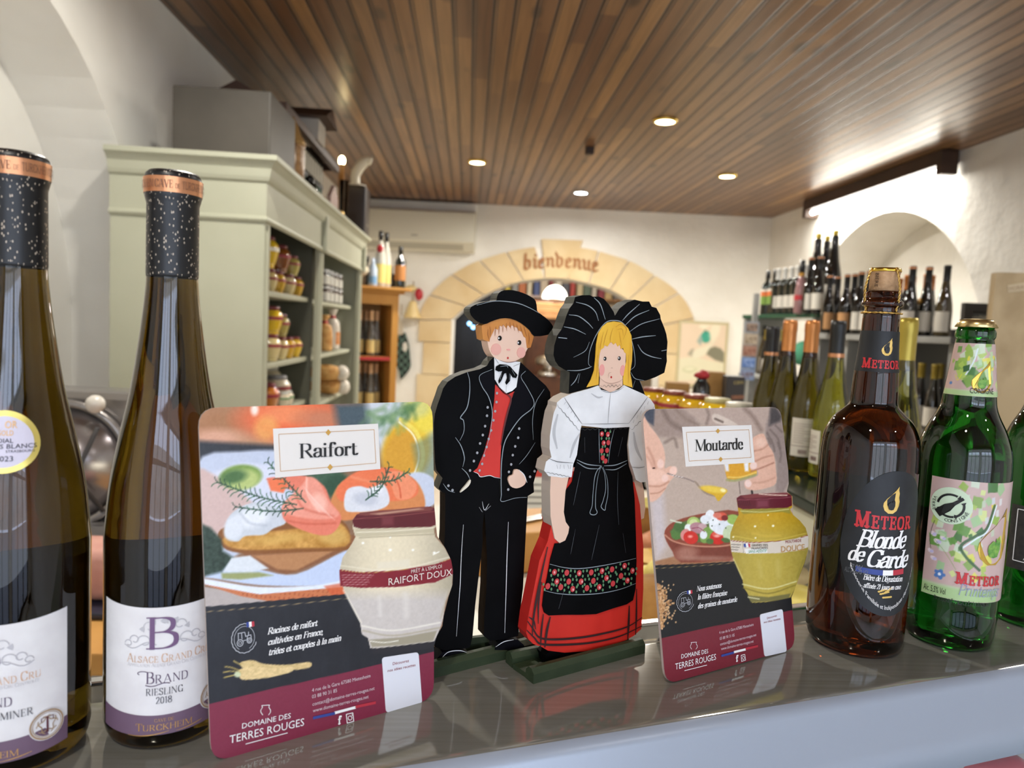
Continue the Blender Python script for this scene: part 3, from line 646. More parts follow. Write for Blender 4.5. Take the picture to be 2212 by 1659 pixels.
# scarf tied at the neck
sc = B.flat('neck_bow', cA((610, 690), (640, 672), (690, 676), (720, 690), (745, 720), (776, 755), (765, 780), (740, 775), (715, 740), (700, 715), (722, 760), (718, 800), (690, 832), (682, 815), (695, 780), (690, 740), (672, 745), (650, 800), (632, 822), (628, 800), (650, 750), (660, 725), (630, 730), (605, 718)), BLK, .0026, 0)
B.lines('neck_bow_folds', [(cA((650, 745), (640, 790)), 1.3), (cA((712, 750), (712, 795)), 1.3), (cA((730, 715), (755, 760)), 1.4), (cA((640, 690), (690, 684), (700, 700)), 1.3)], GREYL, .003, sc)
B.lines('shirt_lines', [(cA((690, 835), (688, 895)), .9), (cA((602, 625), (630, 665)), 1.4), (cA((800, 665), (745, 690)), 1.3), (cA((605, 800), (640, 860), (690, 905), (750, 880)), 1.5)], BLK, .0022)
B.lines('coat_lines', [(cA((388, 735), (405, 800), (405, 900), (385, 1010), (335, 1085), (358, 1110), (362, 1190), (330, 1265)), 1.9), (cA((295, 1240), (340, 1310), (365, 1400), (352, 1470)), 1.8), (cA((345, 1480), (385, 1520), (408, 1565)), 1.6), (cA((582, 712), (485, 760), (500, 840), (550, 920), (578, 1010), (580, 1090), (555, 1250), (500, 1420)), 1.7),
    (cA((840, 725), (805, 770), (850, 850), (905, 960), (885, 1020), (800, 1090), (720, 1200), (675, 1290), (655, 1420), (650, 1560), (652, 1680), (655, 1738), (760, 1712), (850, 1706)), 2.), (cA((985, 865), (920, 970), (895, 1100), (900, 1260)), 1.3), (cA((915, 1280), (850, 1380), (790, 1450)), 1.2), (cA((200, 1600), (240, 1650), (290, 1668)), 1.4)], GREYL, .0021)
B.flat('lapel', cA((582, 718), (490, 762), (505, 840), (550, 920), (580, 1000), (603, 940), (604, 800)), NAVY, .0012, 0); B.flat('lapel', cA((800, 670), (772, 860), (745, 900), (700, 1070), (670, 1190), (720, 1190), (800, 1085), (885, 1015), (898, 960), (845, 845), (812, 775)), NAVY, .0012, 0)
bt = [(545, 1007), (540, 1072), (525, 1153), (507, 1222), (486, 1287), (464, 1360), (438, 1424), (408, 1497), (617, 897), (614, 966), (603, 1037), (590, 1107), (572, 1186), (553, 1252), (537, 1315), (517, 1381), (502, 1446), (482, 1497), (790, 1172), (782, 1243), (759, 1310), (740, 1378), (728, 1450), (710, 1508), (705, 1645), (910, 1503), (875, 1546), (240, 1615), (272, 1650)]
B.dots('button', [(900+x/3.607, 600+y/3.607, 2.5, 2.8) for x, y in bt], BUT, .0024, each=True)
B.solid('hand', cA((703, 1570), (715, 1540), (740, 1530), (750, 1495), (775, 1488), (800, 1500), (825, 1530), (842, 1580), (820, 1615), (770, 1635), (725, 1620)), SKIN, .0026, T=.0018)
B.solid('hand', cA((410, 1568), (412, 1590), (395, 1620), (360, 1650), (332, 1668), (345, 1645), (375, 1610)), mat('pale pocket hand', '#ded6c4', .5), .0024, T=.0018)
B.lines('cuff_line', [(cA((785, 1490), (825, 1530), (848, 1590)), 1.8)], WLINE, .003)
B.lines('trouser_lines', [(cB((332, 440), (318, 650), (310, 850), (298, 1020), (282, 1240)), 1.5), (cB((654, 420), (645, 650), (638, 900), (628, 1215)), 1.7), (cB((445, 315), (468, 350)), .9), (cB((467, 275), (483, 335), (515, 290)), 1.1), (cB((490, 340), (528, 305)), .9)], WLINE, .001)
B.lines('shoe_lines', [(cB((165, 1402), (220, 1350), (300, 1338), (352, 1350)), 1.8), (cB((560, 1312), (620, 1275), (690, 1260)), 1.8)], WLINE, .0018)
base_slats(B, boy, (918, 1470), (1168, 1405), (1005, 1412), (1160, 1391))
# --- the woman
gl = atz(1260, 1422, ZC)
girl = thing('wooden_figure', 'painted wooden cut-out woman with big black bow, blonde hair and red skirt', 'figurine', gl)
Q = Fig(girl, (1181, 1437), (1327, 1406), ZC+.003)
Q.solid('skirt', cB((960, 420), (965, 450), (940, 560), (880, 700), (845, 880), (800, 1100), (785, 1220), (800, 1262), (832, 1295), (865, 1310), (885, 1312), (940, 1345), (1060, 1360), (1200, 1350), (1350, 1320), (1500, 1270), (1555, 1240), (1610, 1190), (1615, 1100), (1625, 900), (1625, 600), (1600, 300), (1560, 140), (1400, 40), (1120, 60)), RED, 0, smooth=0, edge=mat('red edge paint', '#b3201a', .5))
for px in (cB((930, 1440), (928, 1385), (965, 1350), (1100, 1352), (1228, 1345), (1236, 1385)), cB((1238, 1380), (1238, 1340), (1390, 1295), (1414, 1318), (1416, 1342))):
    Q.solid('shoe', px, BLK, -.001, smooth=0)
Q.solid('bow', cA((1235, 150), (1290, 136), (1350, 135), (1375, 148), (1420, 146), (1460, 165), (1500, 210), (1535, 265), (1545, 296), (1580, 240), (1640, 192), (1700, 171), (1760, 185), (1812, 185), (1832, 225), (1868, 235), (1898, 290), (1902, 322), (1930, 390), (1946, 440), (1955, 500), (1948, 600), (1950, 650), (1930, 740), (1860, 775), (1790, 800), (1740, 805), (1775, 900), (1782, 920), (1700, 900), (1500, 880), (1300, 900), (1185, 900), (1192, 735), (1150, 715), (1108, 690), (1080, 650), (1066, 600), (1072, 530), (1095, 450), (1130, 400), (1150, 350), (1165, 300), (1190, 240), (1220, 200)), BLK, .0, smooth=0, edge=DEDGE)
Q.lines('bow_lines', [(cA((1380, 155), (1430, 210), (1468, 325)), 2.3), (cA((1240, 190), (1330, 215), (1390, 265), (1415, 335)), 2.2), (cA((1185, 288), (1260, 300), (1330, 350), (1372, 395)), 2.2), (cA((1145, 382), (1230, 400), (1315, 440)), 2.), (cA((1102, 465), (1170, 473)), 4.2), (cA((1345, 500), (1310, 570), (1220, 620)), 1.3),
    (cA((1170, 722), (1260, 722), (1330, 705), (1362, 690)), 2.), (cA((1350, 690), (1336, 660), (1350, 560), (1400, 440), (1470, 350), (1540, 333), (1600, 350), (1650, 420), (1690, 560), (1698, 680), (1665, 718)), 2.1), (cA((1600, 335), (1650, 280), (1735, 205)), 2.3), (cA((1620, 372), (1700, 300), (1810, 252)), 2.2), (cA((1650, 425), (1750, 360), (1890, 320)), 1.8), (cA((1675, 478), (1760, 460), (1860, 450)), 2.4), (cA((1720, 520), (1760, 580), (1830, 615), (1905, 630)), 2.2), (cA((1905, 570), (1945, 562)), 3.),
    (cA((1665, 735), (1700, 785), (1770, 800)), 1.4), (cA((1260, 745), (1235, 800), (1200, 840)), 2.), (cA((1270, 745), (1255, 820)), 1.6), (cA((1700, 800), (1680, 860)), 1.4), (cA((1735, 800), (1755, 850)), 1.4)], GREYL, .0004)
Q.flat('face', cA((1430, 540), (1415, 640), (1415, 710), (1425, 780), (1420, 850), (1510, 895), (1600, 840), (1600, 770), (1622, 690), (1625, 590), (1560, 500), (1490, 495)), SKIN, .0008, 0)
Q.flat('hair', cA((1530, 340), (1480, 348), (1440, 380), (1410, 430), (1392, 520), (1386, 620), (1376, 720), (1352, 790), (1318, 852), (1410, 832), (1414, 760), (1408, 680), (1416, 600), (1428, 560), (1450, 545), (1458, 525), (1480, 535), (1495, 512), (1510, 500), (1528, 520), (1545, 505), (1560, 535), (1578, 520), (1585, 555), (1602, 545), (1612, 580), (1626, 590), (1628, 650), (1612, 720), (1602, 780), (1604, 832), (1674, 854), (1668, 800), (1656, 740), (1670, 650), (1674, 560), (1666, 450), (1640, 392), (1590, 348)), YEL, .0013, 0)
Q.lines('hair_strands', [(cA((1445, 420), (1425, 520), (1420, 560)), 1.1), (cA((1480, 400), (1455, 480), (1448, 530)), 1.1), (cA((1520, 390), (1500, 460), (1500, 505)), 1.1), (cA((1540, 385), (1585, 360), (1625, 400), (1600, 480)), 1.2), (cA((1550, 405), (1590, 400), (1600, 450)), 1.), (cA((1570, 420), (1578, 480), (1590, 540)), 1.), (cA((1400, 600), (1398, 700), (1388, 790)), 1.2), (cA((1640, 600), (1640, 720), (1640, 820)), 1.2), (cA((1655, 500), (1655, 640)), 1.1), (cA((1410, 500), (1402, 620)), 1.1)], YELD, .0018)
Q.dots('eye', [(900+1461/3.607, 600+630/3.607, 3.6, 4.6), (900+1572/3.607, 600+627/3.607, 3.6, 4.6)], EYE, .0014, each=True)
Q.dots('eye_glint', [(900+1453/3.607, 600+629/3.607, 1.1, 1.6), (900+1565/3.607, 600+624/3.607, 1.1, 1.6)], WLINE, .002)
Q.dots('cheek', [(900+1438/3.607, 600+718/3.607, 7.2, 13), (900+1600/3.607, 600+722/3.607, 7, 12.5)], CHEEK, .0011, each=True)
Q.dots('mouth', [(900+1510/3.607, 600+774/3.607, 1.9, 2.5)], LIP, .0014)
Q.lines('face_lines', [(cA((1505, 705), (1514, 700), (1520, 706)), 1.), (cA((1420, 780), (1470, 815), (1520, 822), (1570, 808), (1600, 785)), 1.1), (cA((1485, 780), (1490, 745), (1510, 735)), .8)], mat('face line', '#a58072', .6), .0014)
Q.solid('blouse', cA((1408, 838), (1340, 862), (1200, 900), (1125, 935), (1085, 970), (1082, 1000), (1060, 1050), (1045, 1130), (1030, 1230), (1028, 1330), (1042, 1395), (1000, 1430), (985, 1500), (1020, 1542), (1080, 1548), (1120, 1555), (1200, 1550), (1212, 1450), (1240, 1380), (1265, 1200), (1275, 1150), (1460, 1170), (1650, 1160), (1640, 1300), (1652, 1430), (1672, 1480), (1700, 1572), (1735, 1592), (1800, 1585), (1838, 1545), (1835, 1470), (1870, 1380), (1888, 1250), (1880, 1120), (1850, 1030), (1842, 985), (1810, 940), (1760, 905), (1680, 870), (1605, 835), (1570, 868), (1500, 890), (1430, 870)), WHT, .0016, smooth=0, edge=EDGEW)
sc_ = lambda a, b, n, amp, ph=0: [(a[0]+(b[0]-a[0])*i/n, a[1]+(b[1]-a[1])*i/n + (amp if i % 2 else 0)) for i in range(n+1)]
Q.lines('blouse_lines', [(cA((1408, 850), (1440, 880), (1500, 892), (1560, 876), (1604, 846)), 1.1), (cA((1500, 890), (1488, 1000), (1478, 1130)), .9), (cA((1140, 932), (1210, 1040), (1278, 1138)), 1.4), (cA((1790, 925), (1715, 1030), (1640, 1132)), 1.4), (cA((1276, 1137), (1460, 1136), (1640, 1131)), 1.), (cA((1010, 1400), (1090, 1430), (1210, 1440)), 1.4), (cA((1655, 1470), (1720, 1476), (1780, 1465)), 1.2)]
    + [(cA(*sc_((1085, 985), (1258, 1185), 12, 10)), 1.1), (cA(*sc_((1838, 1000), (1660, 1180), 12, 10)), 1.1), (cA(*sc_((1260, 1185), (1655, 1172), 20, -10)), 1.1), (cA(*sc_((985, 1505), (1200, 1548), 14, 7)), 1.), (cA(*sc_((1420, 835), (1600, 830), 12, 16)), 1.)]
    + [(cA((x, 1452), (x+dx, 1485)), 1.1) for x, dx in ((1080, 8), (1110, -6), (1135, 4), (1165, 10), (1190, -4))] + [(cA((1150+i*26, 965+i*33), (1138+i*26, 985+i*33)), 1.1) for i in range(5)] + [(cA((1795-i*28, 960+i*36), (1785-i*28, 985+i*36)), 1.1) for i in range(5)], mat('dark outline', '#3a3a3c', .5), .0022)
Q.lines('blouse_shading', [(cA((1090, 1060), (1060, 1200), (1085, 1330)), 8), (cA((1260, 1210), (1215, 1300), (1185, 1400)), 7), (cA((1680, 1200), (1700, 1320), (1745, 1420)), 8), (cA((1350, 900), (1400, 930), (1440, 925)), 4)], GREYSH, .0018)
Q.flat('apron', cA((1275, 1165), (1272, 1250), (1255, 1350), (1240, 1420), (1205, 1590)) + cB((1060, 200), (1048, 350), (1062, 420), (1086, 455), (1070, 520), (1020, 572), (985, 575), (955, 680), (930, 820), (905, 930), (895, 1020), (908, 1068), (940, 1090), (1050, 1085), (1180, 1085), (1280, 1080), (1400, 1040), (1500, 1010), (1545, 980), (1563, 900), (1570, 700), (1565, 500), (1556, 250), (1540, 95), (1515, 20)) + cA((1640, 1420), (1632, 1300), (1650, 1163), (1550, 1168), (1460, 1170), (1350, 1168)), BLK, .0012, 0)
Q.lines('apron_edge_lines', [(cA((1410, 1175), (1412, 1300), (1415, 1440)), 1.5), (cA((1528, 1180), (1500, 1300), (1482, 1440)), 1.5), (cA((1238, 1415), (1320, 1450), (1430, 1462)), 2.2), (cA((1240, 1435), (1320, 1480), (1420, 1485)), 2.), (cA((1630, 1420), (1540, 1455), (1450, 1462)), 2.2), (cA((1625, 1445), (1540, 1490), (1460, 1490)), 2.)], GREYL, .0019)
bw = Q.lines('apron_bow', [(cA((1430, 1465), (1395, 1500), (1375, 1560), (1365, 1660)), 2.)] + [(cB((1310, 15), (1270, 80), (1255, 200), (1248, 300), (1232, 355), (1262, 368), (1284, 350), (1272, 310), (1275, 200), (1290, 90), (1312, 20)), 1.9), (cB((1312, 20), (1335, 70), (1345, 180), (1325, 270), (1312, 310), (1338, 335), (1345, 300), (1360, 220), (1355, 110), (1325, 25)), 1.9)], GREYL, .002)
Q.lines('apron_folds', [(cB((1165, 60), (1140, 180), (1115, 300)), 1.4), (cB((1130, 470), (1105, 600), (1095, 650)), 1.2), (cB((1300, 440), (1265, 600), (1245, 690)), 1.3), (cB((1435, 60), (1430, 250), (1440, 440)), 1.3), (cB((1470, 500), (1490, 640)), 1.1), (cB((1050, 900), (1010, 1040)), 2.), (cA((1300, 1240), (1302, 1360)), 1.2), (cA((1595, 1240), (1560, 1390)), 1.4)], mat('dull grey line', '#4a4e55', .6), .0017)
Q.lines('band_lines', [(cB((945, 720), (1050, 745), (1160, 752), (1300, 735), (1450, 706), (1562, 679)), 2.), (cB((910, 910), (1000, 930), (1130, 939), (1300, 930), (1450, 900), (1562, 858)), 2.)], GREYL, .0018)
fl = [(980, 778), (1068, 782), (1157, 785), (1243, 780), (1320, 770), (1392, 758), (1482, 733), (932, 878), (997, 845), (1082, 845), (1170, 845), (1258, 840), (1352, 820), (1456, 805), (1538, 768), (1025, 885), (1110, 898), (1212, 892), (1300, 884), (1398, 860), (1502, 838)]
rnd = random.Random(3)
px = lambda x, y: (900+x/3.318, 1000+y/3.318)
Q.dots('leaf', [(*px(x+dx, y+dy), 2.1, 3.4) for x, y in fl for dx, dy in ((-30, -12), (30, -14), (-22, 24), (26, 22))], GRN, .0017)
Q.dots('rose', [(*px(x, y), 6., 7.) for x, y in fl] + [(900+x/3.607, 600+y/3.607, 5., 6.) for x, y in ((1434, 1215), (1480, 1218), (1447, 1285), (1484, 1282), (1432, 1345), (1474, 1342), (1440, 1400), (1462, 1425))], ROSE, .0019, each=True)
Q.dots('rose_highlight', [(*px(x+rnd.uniform(-5, 5), y+rnd.uniform(-5, 5)), 2.2, 3.) for x, y in fl[::2]] + [(900+x/3.607, 600+y/3.607, 2., 2.6) for x, y in ((1430, 1212), (1480, 1225), (1450, 1282))], ROSEL, .0024)
Q.dots('bodice_leaf', [(900+x/3.607, 600+y/3.607, 2., 3.4) for x, y in ((1462, 1188), (1500, 1196), (1432, 1250), (1470, 1250), (1490, 1250), (1440, 1315), (1460, 1310), (1432, 1372), (1452, 1375), (1478, 1380), (1446, 1432))], GRN, .0017)
Q.solid('arm', cB((962, 60), (955, 95), (950, 200), (953, 380), (965, 450), (984, 540), (1018, 571), (1058, 552), (1080, 500), (1087, 456), (1062, 420), (1048, 350), (1060, 200), (1085, 90)), SKIN, .0014, smooth=0, edge=EDGEW)
Q.solid('arm', cB((1570, 115), (1620, 110), (1640, 200), (1650, 330), (1640, 400), (1600, 420), (1580, 300)), SKIN, -.002, T=.012, smooth=0, edge=EDGEW)
Q.lines('skirt_lines', [(cB((790, 1130), (830, 1185), (880, 1250), (1000, 1262), (1200, 1245), (1400, 1205), (1520, 1165), (1612, 1105)), 5.), (cB((785, 1195), (840, 1250), (890, 1295), (1050, 1300), (1250, 1285), (1450, 1240), (1612, 1165)), 5.), (cB((955, 1100), (930, 1200), (915, 1320)), 6.5), (cB((1520, 1020), (1515, 1150), (1508, 1260)), 6.5), (cB((1572, 900), (1570, 1100), (1565, 1230)), 5), (cB((905, 1080), (890, 1200), (885, 1310)), 5), (cB((935, 600), (890, 800), (860, 950), (835, 1100), (825, 1240)), 6), (cB((890, 850), (870, 1000), (868, 1150)), 4.5), (cB((800, 1100), (835, 1130), (850, 1190)), 4)], mat('dark pleat paint', '#2a0a0c', .5), .0009)
base_slats(Q, girl, (1152, 1478), (1393, 1411), (1106, 1443), (1358, 1389))
g = G()
A, Bv, C_, D = atz(1108, 1445, ZC), atz(1150, 1474, ZC), atz(1196, 1461, ZC), atz(1150, 1434, ZC)
g.add([p+np.array([0, 0, z]) for z in (0., .004) for p in (A, Bv, C_, D)], [[3, 2, 1, 0], [4, 5, 6, 7]] + [[i, (i+1) % 4, 4+(i+1) % 4, 4+i] for i in range(4)]); g.obj('foot_board', SGREEN, girl)
# ---------------------------------------------------------------- printed art: a numeric painter working on mesh points
def _hash(i, j, s): 
    v = np.sin(i*127.1 + j*311.7 + s*74.7)*43758.5453; return v - np.floor(v)
def vnoise(x, y, s=0):
    i, j = np.floor(x), np.floor(y); u, v = x-i, y-j; u = u*u*(3-2*u); v = v*v*(3-2*v)
    return (_hash(i, j, s)*(1-u)+_hash(i+1, j, s)*u)*(1-v) + (_hash(i, j+1, s)*(1-u)+_hash(i+1, j+1, s)*u)*v
def fbm(x, y, s=0): return .5*vnoise(x, y, s)+.3*vnoise(x*2.1, y*2.1, s+1)+.2*vnoise(x*4.3, y*4.3, s+2)
class Paint:
    """print design in art coordinates X, Y; colours are sRGB until done"""
    def __init__(s, X, Y, base): s.X, s.Y = X, Y; s.c = np.tile(s.rgb(base), (len(X), 1))
    @staticmethod
    def rgb(h): h = h.lstrip('#'); return np.array([int(h[i:i+2], 16)/255 for i in (0, 2, 4)])
    def mixin(s, a, col):
        a = np.clip(a, 0, 1)[:, None]; s.c = s.c*(1-a) + (s.rgb(col) if isinstance(col, str) else col)*a
    def sd_poly(s, pts):
        P = np.array(pts, float); d = np.full(len(s.X), 1e9); ins = np.zeros(len(s.X), bool)
        for (ax, ay), (bx, by) in zip(P, np.roll(P, -1, 0)):
            ex, ey = bx-ax, by-ay; wx, wy = s.X-ax, s.Y-ay; t = np.clip((wx*ex+wy*ey)/(ex*ex+ey*ey+1e-9), 0, 1)
            d = np.minimum(d, np.hypot(wx-ex*t, wy-ey*t))
            c = ((ay > s.Y) != (by > s.Y)); 
            with np.errstate(divide='ignore', invalid='ignore'): c &= s.X < (bx-ax)*(s.Y-ay)/(by-ay+1e-12)+ax
            ins ^= c
        return np.where(ins, -d, d)
    def poly(s, pts, col, soft=1., op=1., sm=0, c2=None, gdir=None):
        if sm: pts = cr(pts, sm, True)
        a = np.clip(.5-s.sd_poly(pts)/max(soft, .5), 0, 1)*op
        if c2 is not None:
            P = np.array(pts); (x0, y0), (x1, y1) = gdir or ((P[:, 0].mean(), P[:, 1].min()), (P[:, 0].mean(), P[:, 1].max()))
            t = np.clip(((s.X-x0)*(x1-x0)+(s.Y-y0)*(y1-y0))/((x1-x0)**2+(y1-y0)**2), 0, 1)[:, None]; col = s.rgb(col)*(1-t)+s.rgb(c2)*t
        s.mixin(a, col); return a
    def ell(s, x, y, rx, ry, col, rot=0., soft=1.5, op=1.):
        ca, sa = math.cos(rot), math.sin(rot); u = (s.X-x)*ca+(s.Y-y)*sa; v = -(s.X-x)*sa+(s.Y-y)*ca
        r = np.hypot(u/rx, v/ry); s.mixin(np.clip(.5-(r-1)*min(rx, ry)/max(soft, .5), 0, 1)*op, col)
    def stroke(s, pts, w, col, soft=1., op=1., sm=5):
        pts = cr(pts, sm) if len(pts) > 2 and sm else pts; d = np.full(len(s.X), 1e9)
        for (ax, ay), (bx, by) in zip(pts[:-1], pts[1:]):
            ex, ey = bx-ax, by-ay; wx, wy = s.X-ax, s.Y-ay; t = np.clip((wx*ex+wy*ey)/(ex*ex+ey*ey+1e-9), 0, 1); d = np.minimum(d, np.hypot(wx-ex*t, wy-ey*t))
        s.mixin(np.clip(.5-(d-w/2)/max(soft, .5), 0, 1)*op, col)
    def grain(s, amp, sc, sx=1., sy=1., seed=0, mask=None):
        n = (fbm(s.X/sc*sx, s.Y/sc*sy, seed)-.5)*2*amp; n = n if mask is None else n*mask; s.c = np.clip(s.c+n[:, None], 0, 1)
    def lin(s): c = np.clip(s.c, 0, 1); return np.where(c <= .04045, c/12.92, ((c+.055)/1.055)**2.4)
def art_sheet(pl, outline, name, parent, paint, step, d=.0003, m=None):
    """fine mesh filling the outline (plane coordinates), coloured by paint(Paint)"""
    P = np.array(outline, float); lo, hi = P.min(0), P.max(0); nx, ny = int((hi[0]-lo[0])/step)+2, int((hi[1]-lo[1])/step)+2
    gx, gy = np.meshgrid(np.linspace(lo[0], hi[0], nx), np.linspace(lo[1], hi[1], ny)); x, y = gx.ravel(), gy.ravel()
    pp = Paint(x, y, '#000000'); sd = pp.sd_poly(P); ins = sd <= 0
    q = np.array([[j*nx+i, j*nx+i+1, (j+1)*nx+i+1, (j+1)*nx+i] for j in range(ny-1) for i in range(nx-1)])
    keep = q[ins[q].any(1)]; need = np.zeros(len(x), bool); need[keep.ravel()] = True
    # pull the rim vertices onto the outline
    for i in np.where(need & ~ins)[0]:
        A = P; Bq = np.roll(P, -1, 0); e = Bq-A; t = np.clip(((np.array([x[i], y[i]])-A)*e).sum(1)/((e*e).sum(1)+1e-12), 0, 1); c = A+e*t[:, None]
        k = np.argmin(((c-[x[i], y[i]])**2).sum(1)); x[i], y[i] = c[k]
    idx = -np.ones(len(x), int); idx[need] = np.arange(need.sum())
    V = pl.o + np.outer(x[need], pl.u) + np.outer(y[need], pl.v) + pl.n*d
    k = (V-CO) @ _f; X, Y = W/2+F*((V-CO) @ CR)/k, H/2-F*((V-CO) @ CU)/k
    pt = Paint(X, Y, '#000000'); paint(pt)
    return link_mesh(name, V, idx[keep].tolist(), m or art_mat('glossy print', .32, .4), parent, False, pt.lin())
def rrect(p, r, n=5):
    """rounded quadrilateral through corner points p with corner radii r"""
    out = []; P = [np.array(q, float) for q in p]
    for i in range(4):
        a, b, c = P[i-1], P[i], P[(i+1) % 4]; u = (a-b)/np.linalg.norm(a-b); v = (c-b)/np.linalg.norm(c-b)
        for k in range(n+1):
            t = k/n; out.append((b+u*r[i])*(1-t)**2 + 2*b*t*(1-t) + (b+v*r[i])*t*t)
    return out
def tilted(p0, p1, lean):
    a, b = atz(*p0, ZC+.0008), atz(*p1, ZC+.0008); u = (b-a)/np.linalg.norm(b-a); back = np.cross([0, 0, 1.], u); v = np.array([0, 0, math.cos(lean)]) + back*math.sin(lean)
    return Plane(a, u, v)
WHITE_INK = mat('white ink', '#f1efee', .45); BLACK_INK = mat('black ink', '#141414', .45); GOLD_INK = mat('gold ink', '#c99a45', .4); RED_INK = mat('dark red ink', '#8c2b33', .45); BROWN_INK = mat('tan ink', '#c7995f', .45)
BLUE_INK = mat('blue ink', '#2b3f8c', .45); REDF = mat('flag red ink', '#b5283a', .45); CARDW = mat('white card', '#e6e1dc', .45)
def quad_on(pl, g, pts, d, mi=0): g.add([pl.w(pl.l(*p), d) for p in pts], [list(range(len(pts)))[::-1]], mi)
def strip_on(pl, g, pts, w, d, mi=0, sm=0, closed=False):
    pts = cr(pts, sm, closed) if sm else pts; q = [pl.l(*p) for p in pts]; sc = np.linalg.norm(pl.l(pts[0][0], pts[0][1])-pl.l(pts[0][0], pts[0][1]+1))
    for k, (a, b) in enumerate(zip(q[:-1], q[1:])):
        t = (b-a)/(np.linalg.norm(b-a)+1e-12); n = np.array([-t[1], t[0]])*w*sc/2; e = t*w*sc*.15
        g.add([pl.w(z, d+k*1.5e-6) for z in (a-n-e, b-n+e, b+n+e, a+n-e)], [[0, 1, 2, 3]], mi)
def disc_on(pl, g, x, y, rx, ry, d, mi=0, rot=0., n=20):
    quad_on(pl, g, [(x+rx*math.cos(a*2*math.pi/n)*math.cos(rot)-ry*math.sin(a*2*math.pi/n)*math.sin(rot), y+rx*math.cos(a*2*math.pi/n)*math.sin(rot)+ry*math.sin(a*2*math.pi/n)*math.cos(rot)) for a in range(n)], d, mi)
def tractor(pl, root, cx, cy, s, sk):
    """round seal with a little tractor and a flag"""
    g = G(); T = lambda x, y: (cx+x*s, cy+y*s-x*s*sk)
    strip_on(pl, g, [T(math.cos(a*math.pi/18)*(27+1.2*(a % 2)), math.sin(a*math.pi/18)*(31+1.2*(a % 2))) for a in range(2, 31)], 1.3*s, .0009); strip_on(pl, g, [T(math.cos(a*math.pi/18)*22, math.sin(a*math.pi/18)*26) for a in range(-24, 7)], .8*s, .0009)
    for (x, y, r) in ((-9, 9, 6.5), (11, 6, 5)): strip_on(pl, g, [T(x+r*math.cos(a*.35), y+r*1.1*math.sin(a*.35)) for a in range(19)], 1.3*s, .0009); strip_on(pl, g, [T(x+r*.5*math.cos(a*.6), y+r*.5*math.sin(a*.6)) for a in range(12)], 1.*s, .0009)
    for L in ([(-14, -12), (1, -13), (3, -3)], [(-13, -12), (-13, 2)], [(-6, -12), (-5, 1)], [(3, -4), (14, -6), (15, 1)], [(7, -5), (6, 3)], [(9, -6), (9, -13)], [(-2, 5), (5, 4)]): strip_on(pl, g, [T(*p) for p in L], 1.2*s, .0009)
    g.obj('tractor_seal', mat('soft white ink', '#c9cbd2', .5), root)
    for k, (m, x) in enumerate(((BLUE_INK, 4), (WHITE_INK, 9.6), (REDF, 15.2))):
        g = G(); quad_on(pl, g, [T(x, -34), T(x+5.7, -34.5), T(x+6.7, -24), T(x+1, -22.5)], .0010+k*2e-5); g.obj('flag_stripe', m, root)
def pot_logo(pl, root, x, y, s):
    g = G()
    for sg in (-1, 1): strip_on(pl, g, [(x+sg*8*s, y-11*s-sg*.5), (x+sg*6.5*s, y-7*s), (x+sg*10*s, y-1*s), (x+sg*10*s, y+3*s), (x+sg*6*s, y+9*s)], 1.3*s, .0009)
    strip_on(pl, g, [(x-8*s, y-10.5*s), (x+8*s, y-11.5*s)], 1.3*s, .0009); g.obj('pot_emblem', WHITE_INK, root)
# ---- horseradish sign
rl = tilted((462, 1643), (936, 1506), math.radians(7.)); rloc = atz(690, 1578, ZC)
rs = thing('counter_sign', 'rounded counter sign reading Raifort with a cream horseradish jar and salmon toasts', 'sign', rloc)
quad = [rl.l(430, 878), rl.l(455, 1645), rl.l(936, 1506), rl.l(937, 867)]
cor = [rl.l(428, 881), rl.l(456, 1648), rl.l(937, 1509), rl.l(934, 867)]
base = rrect(cor, (.012, .012, .012, .012))
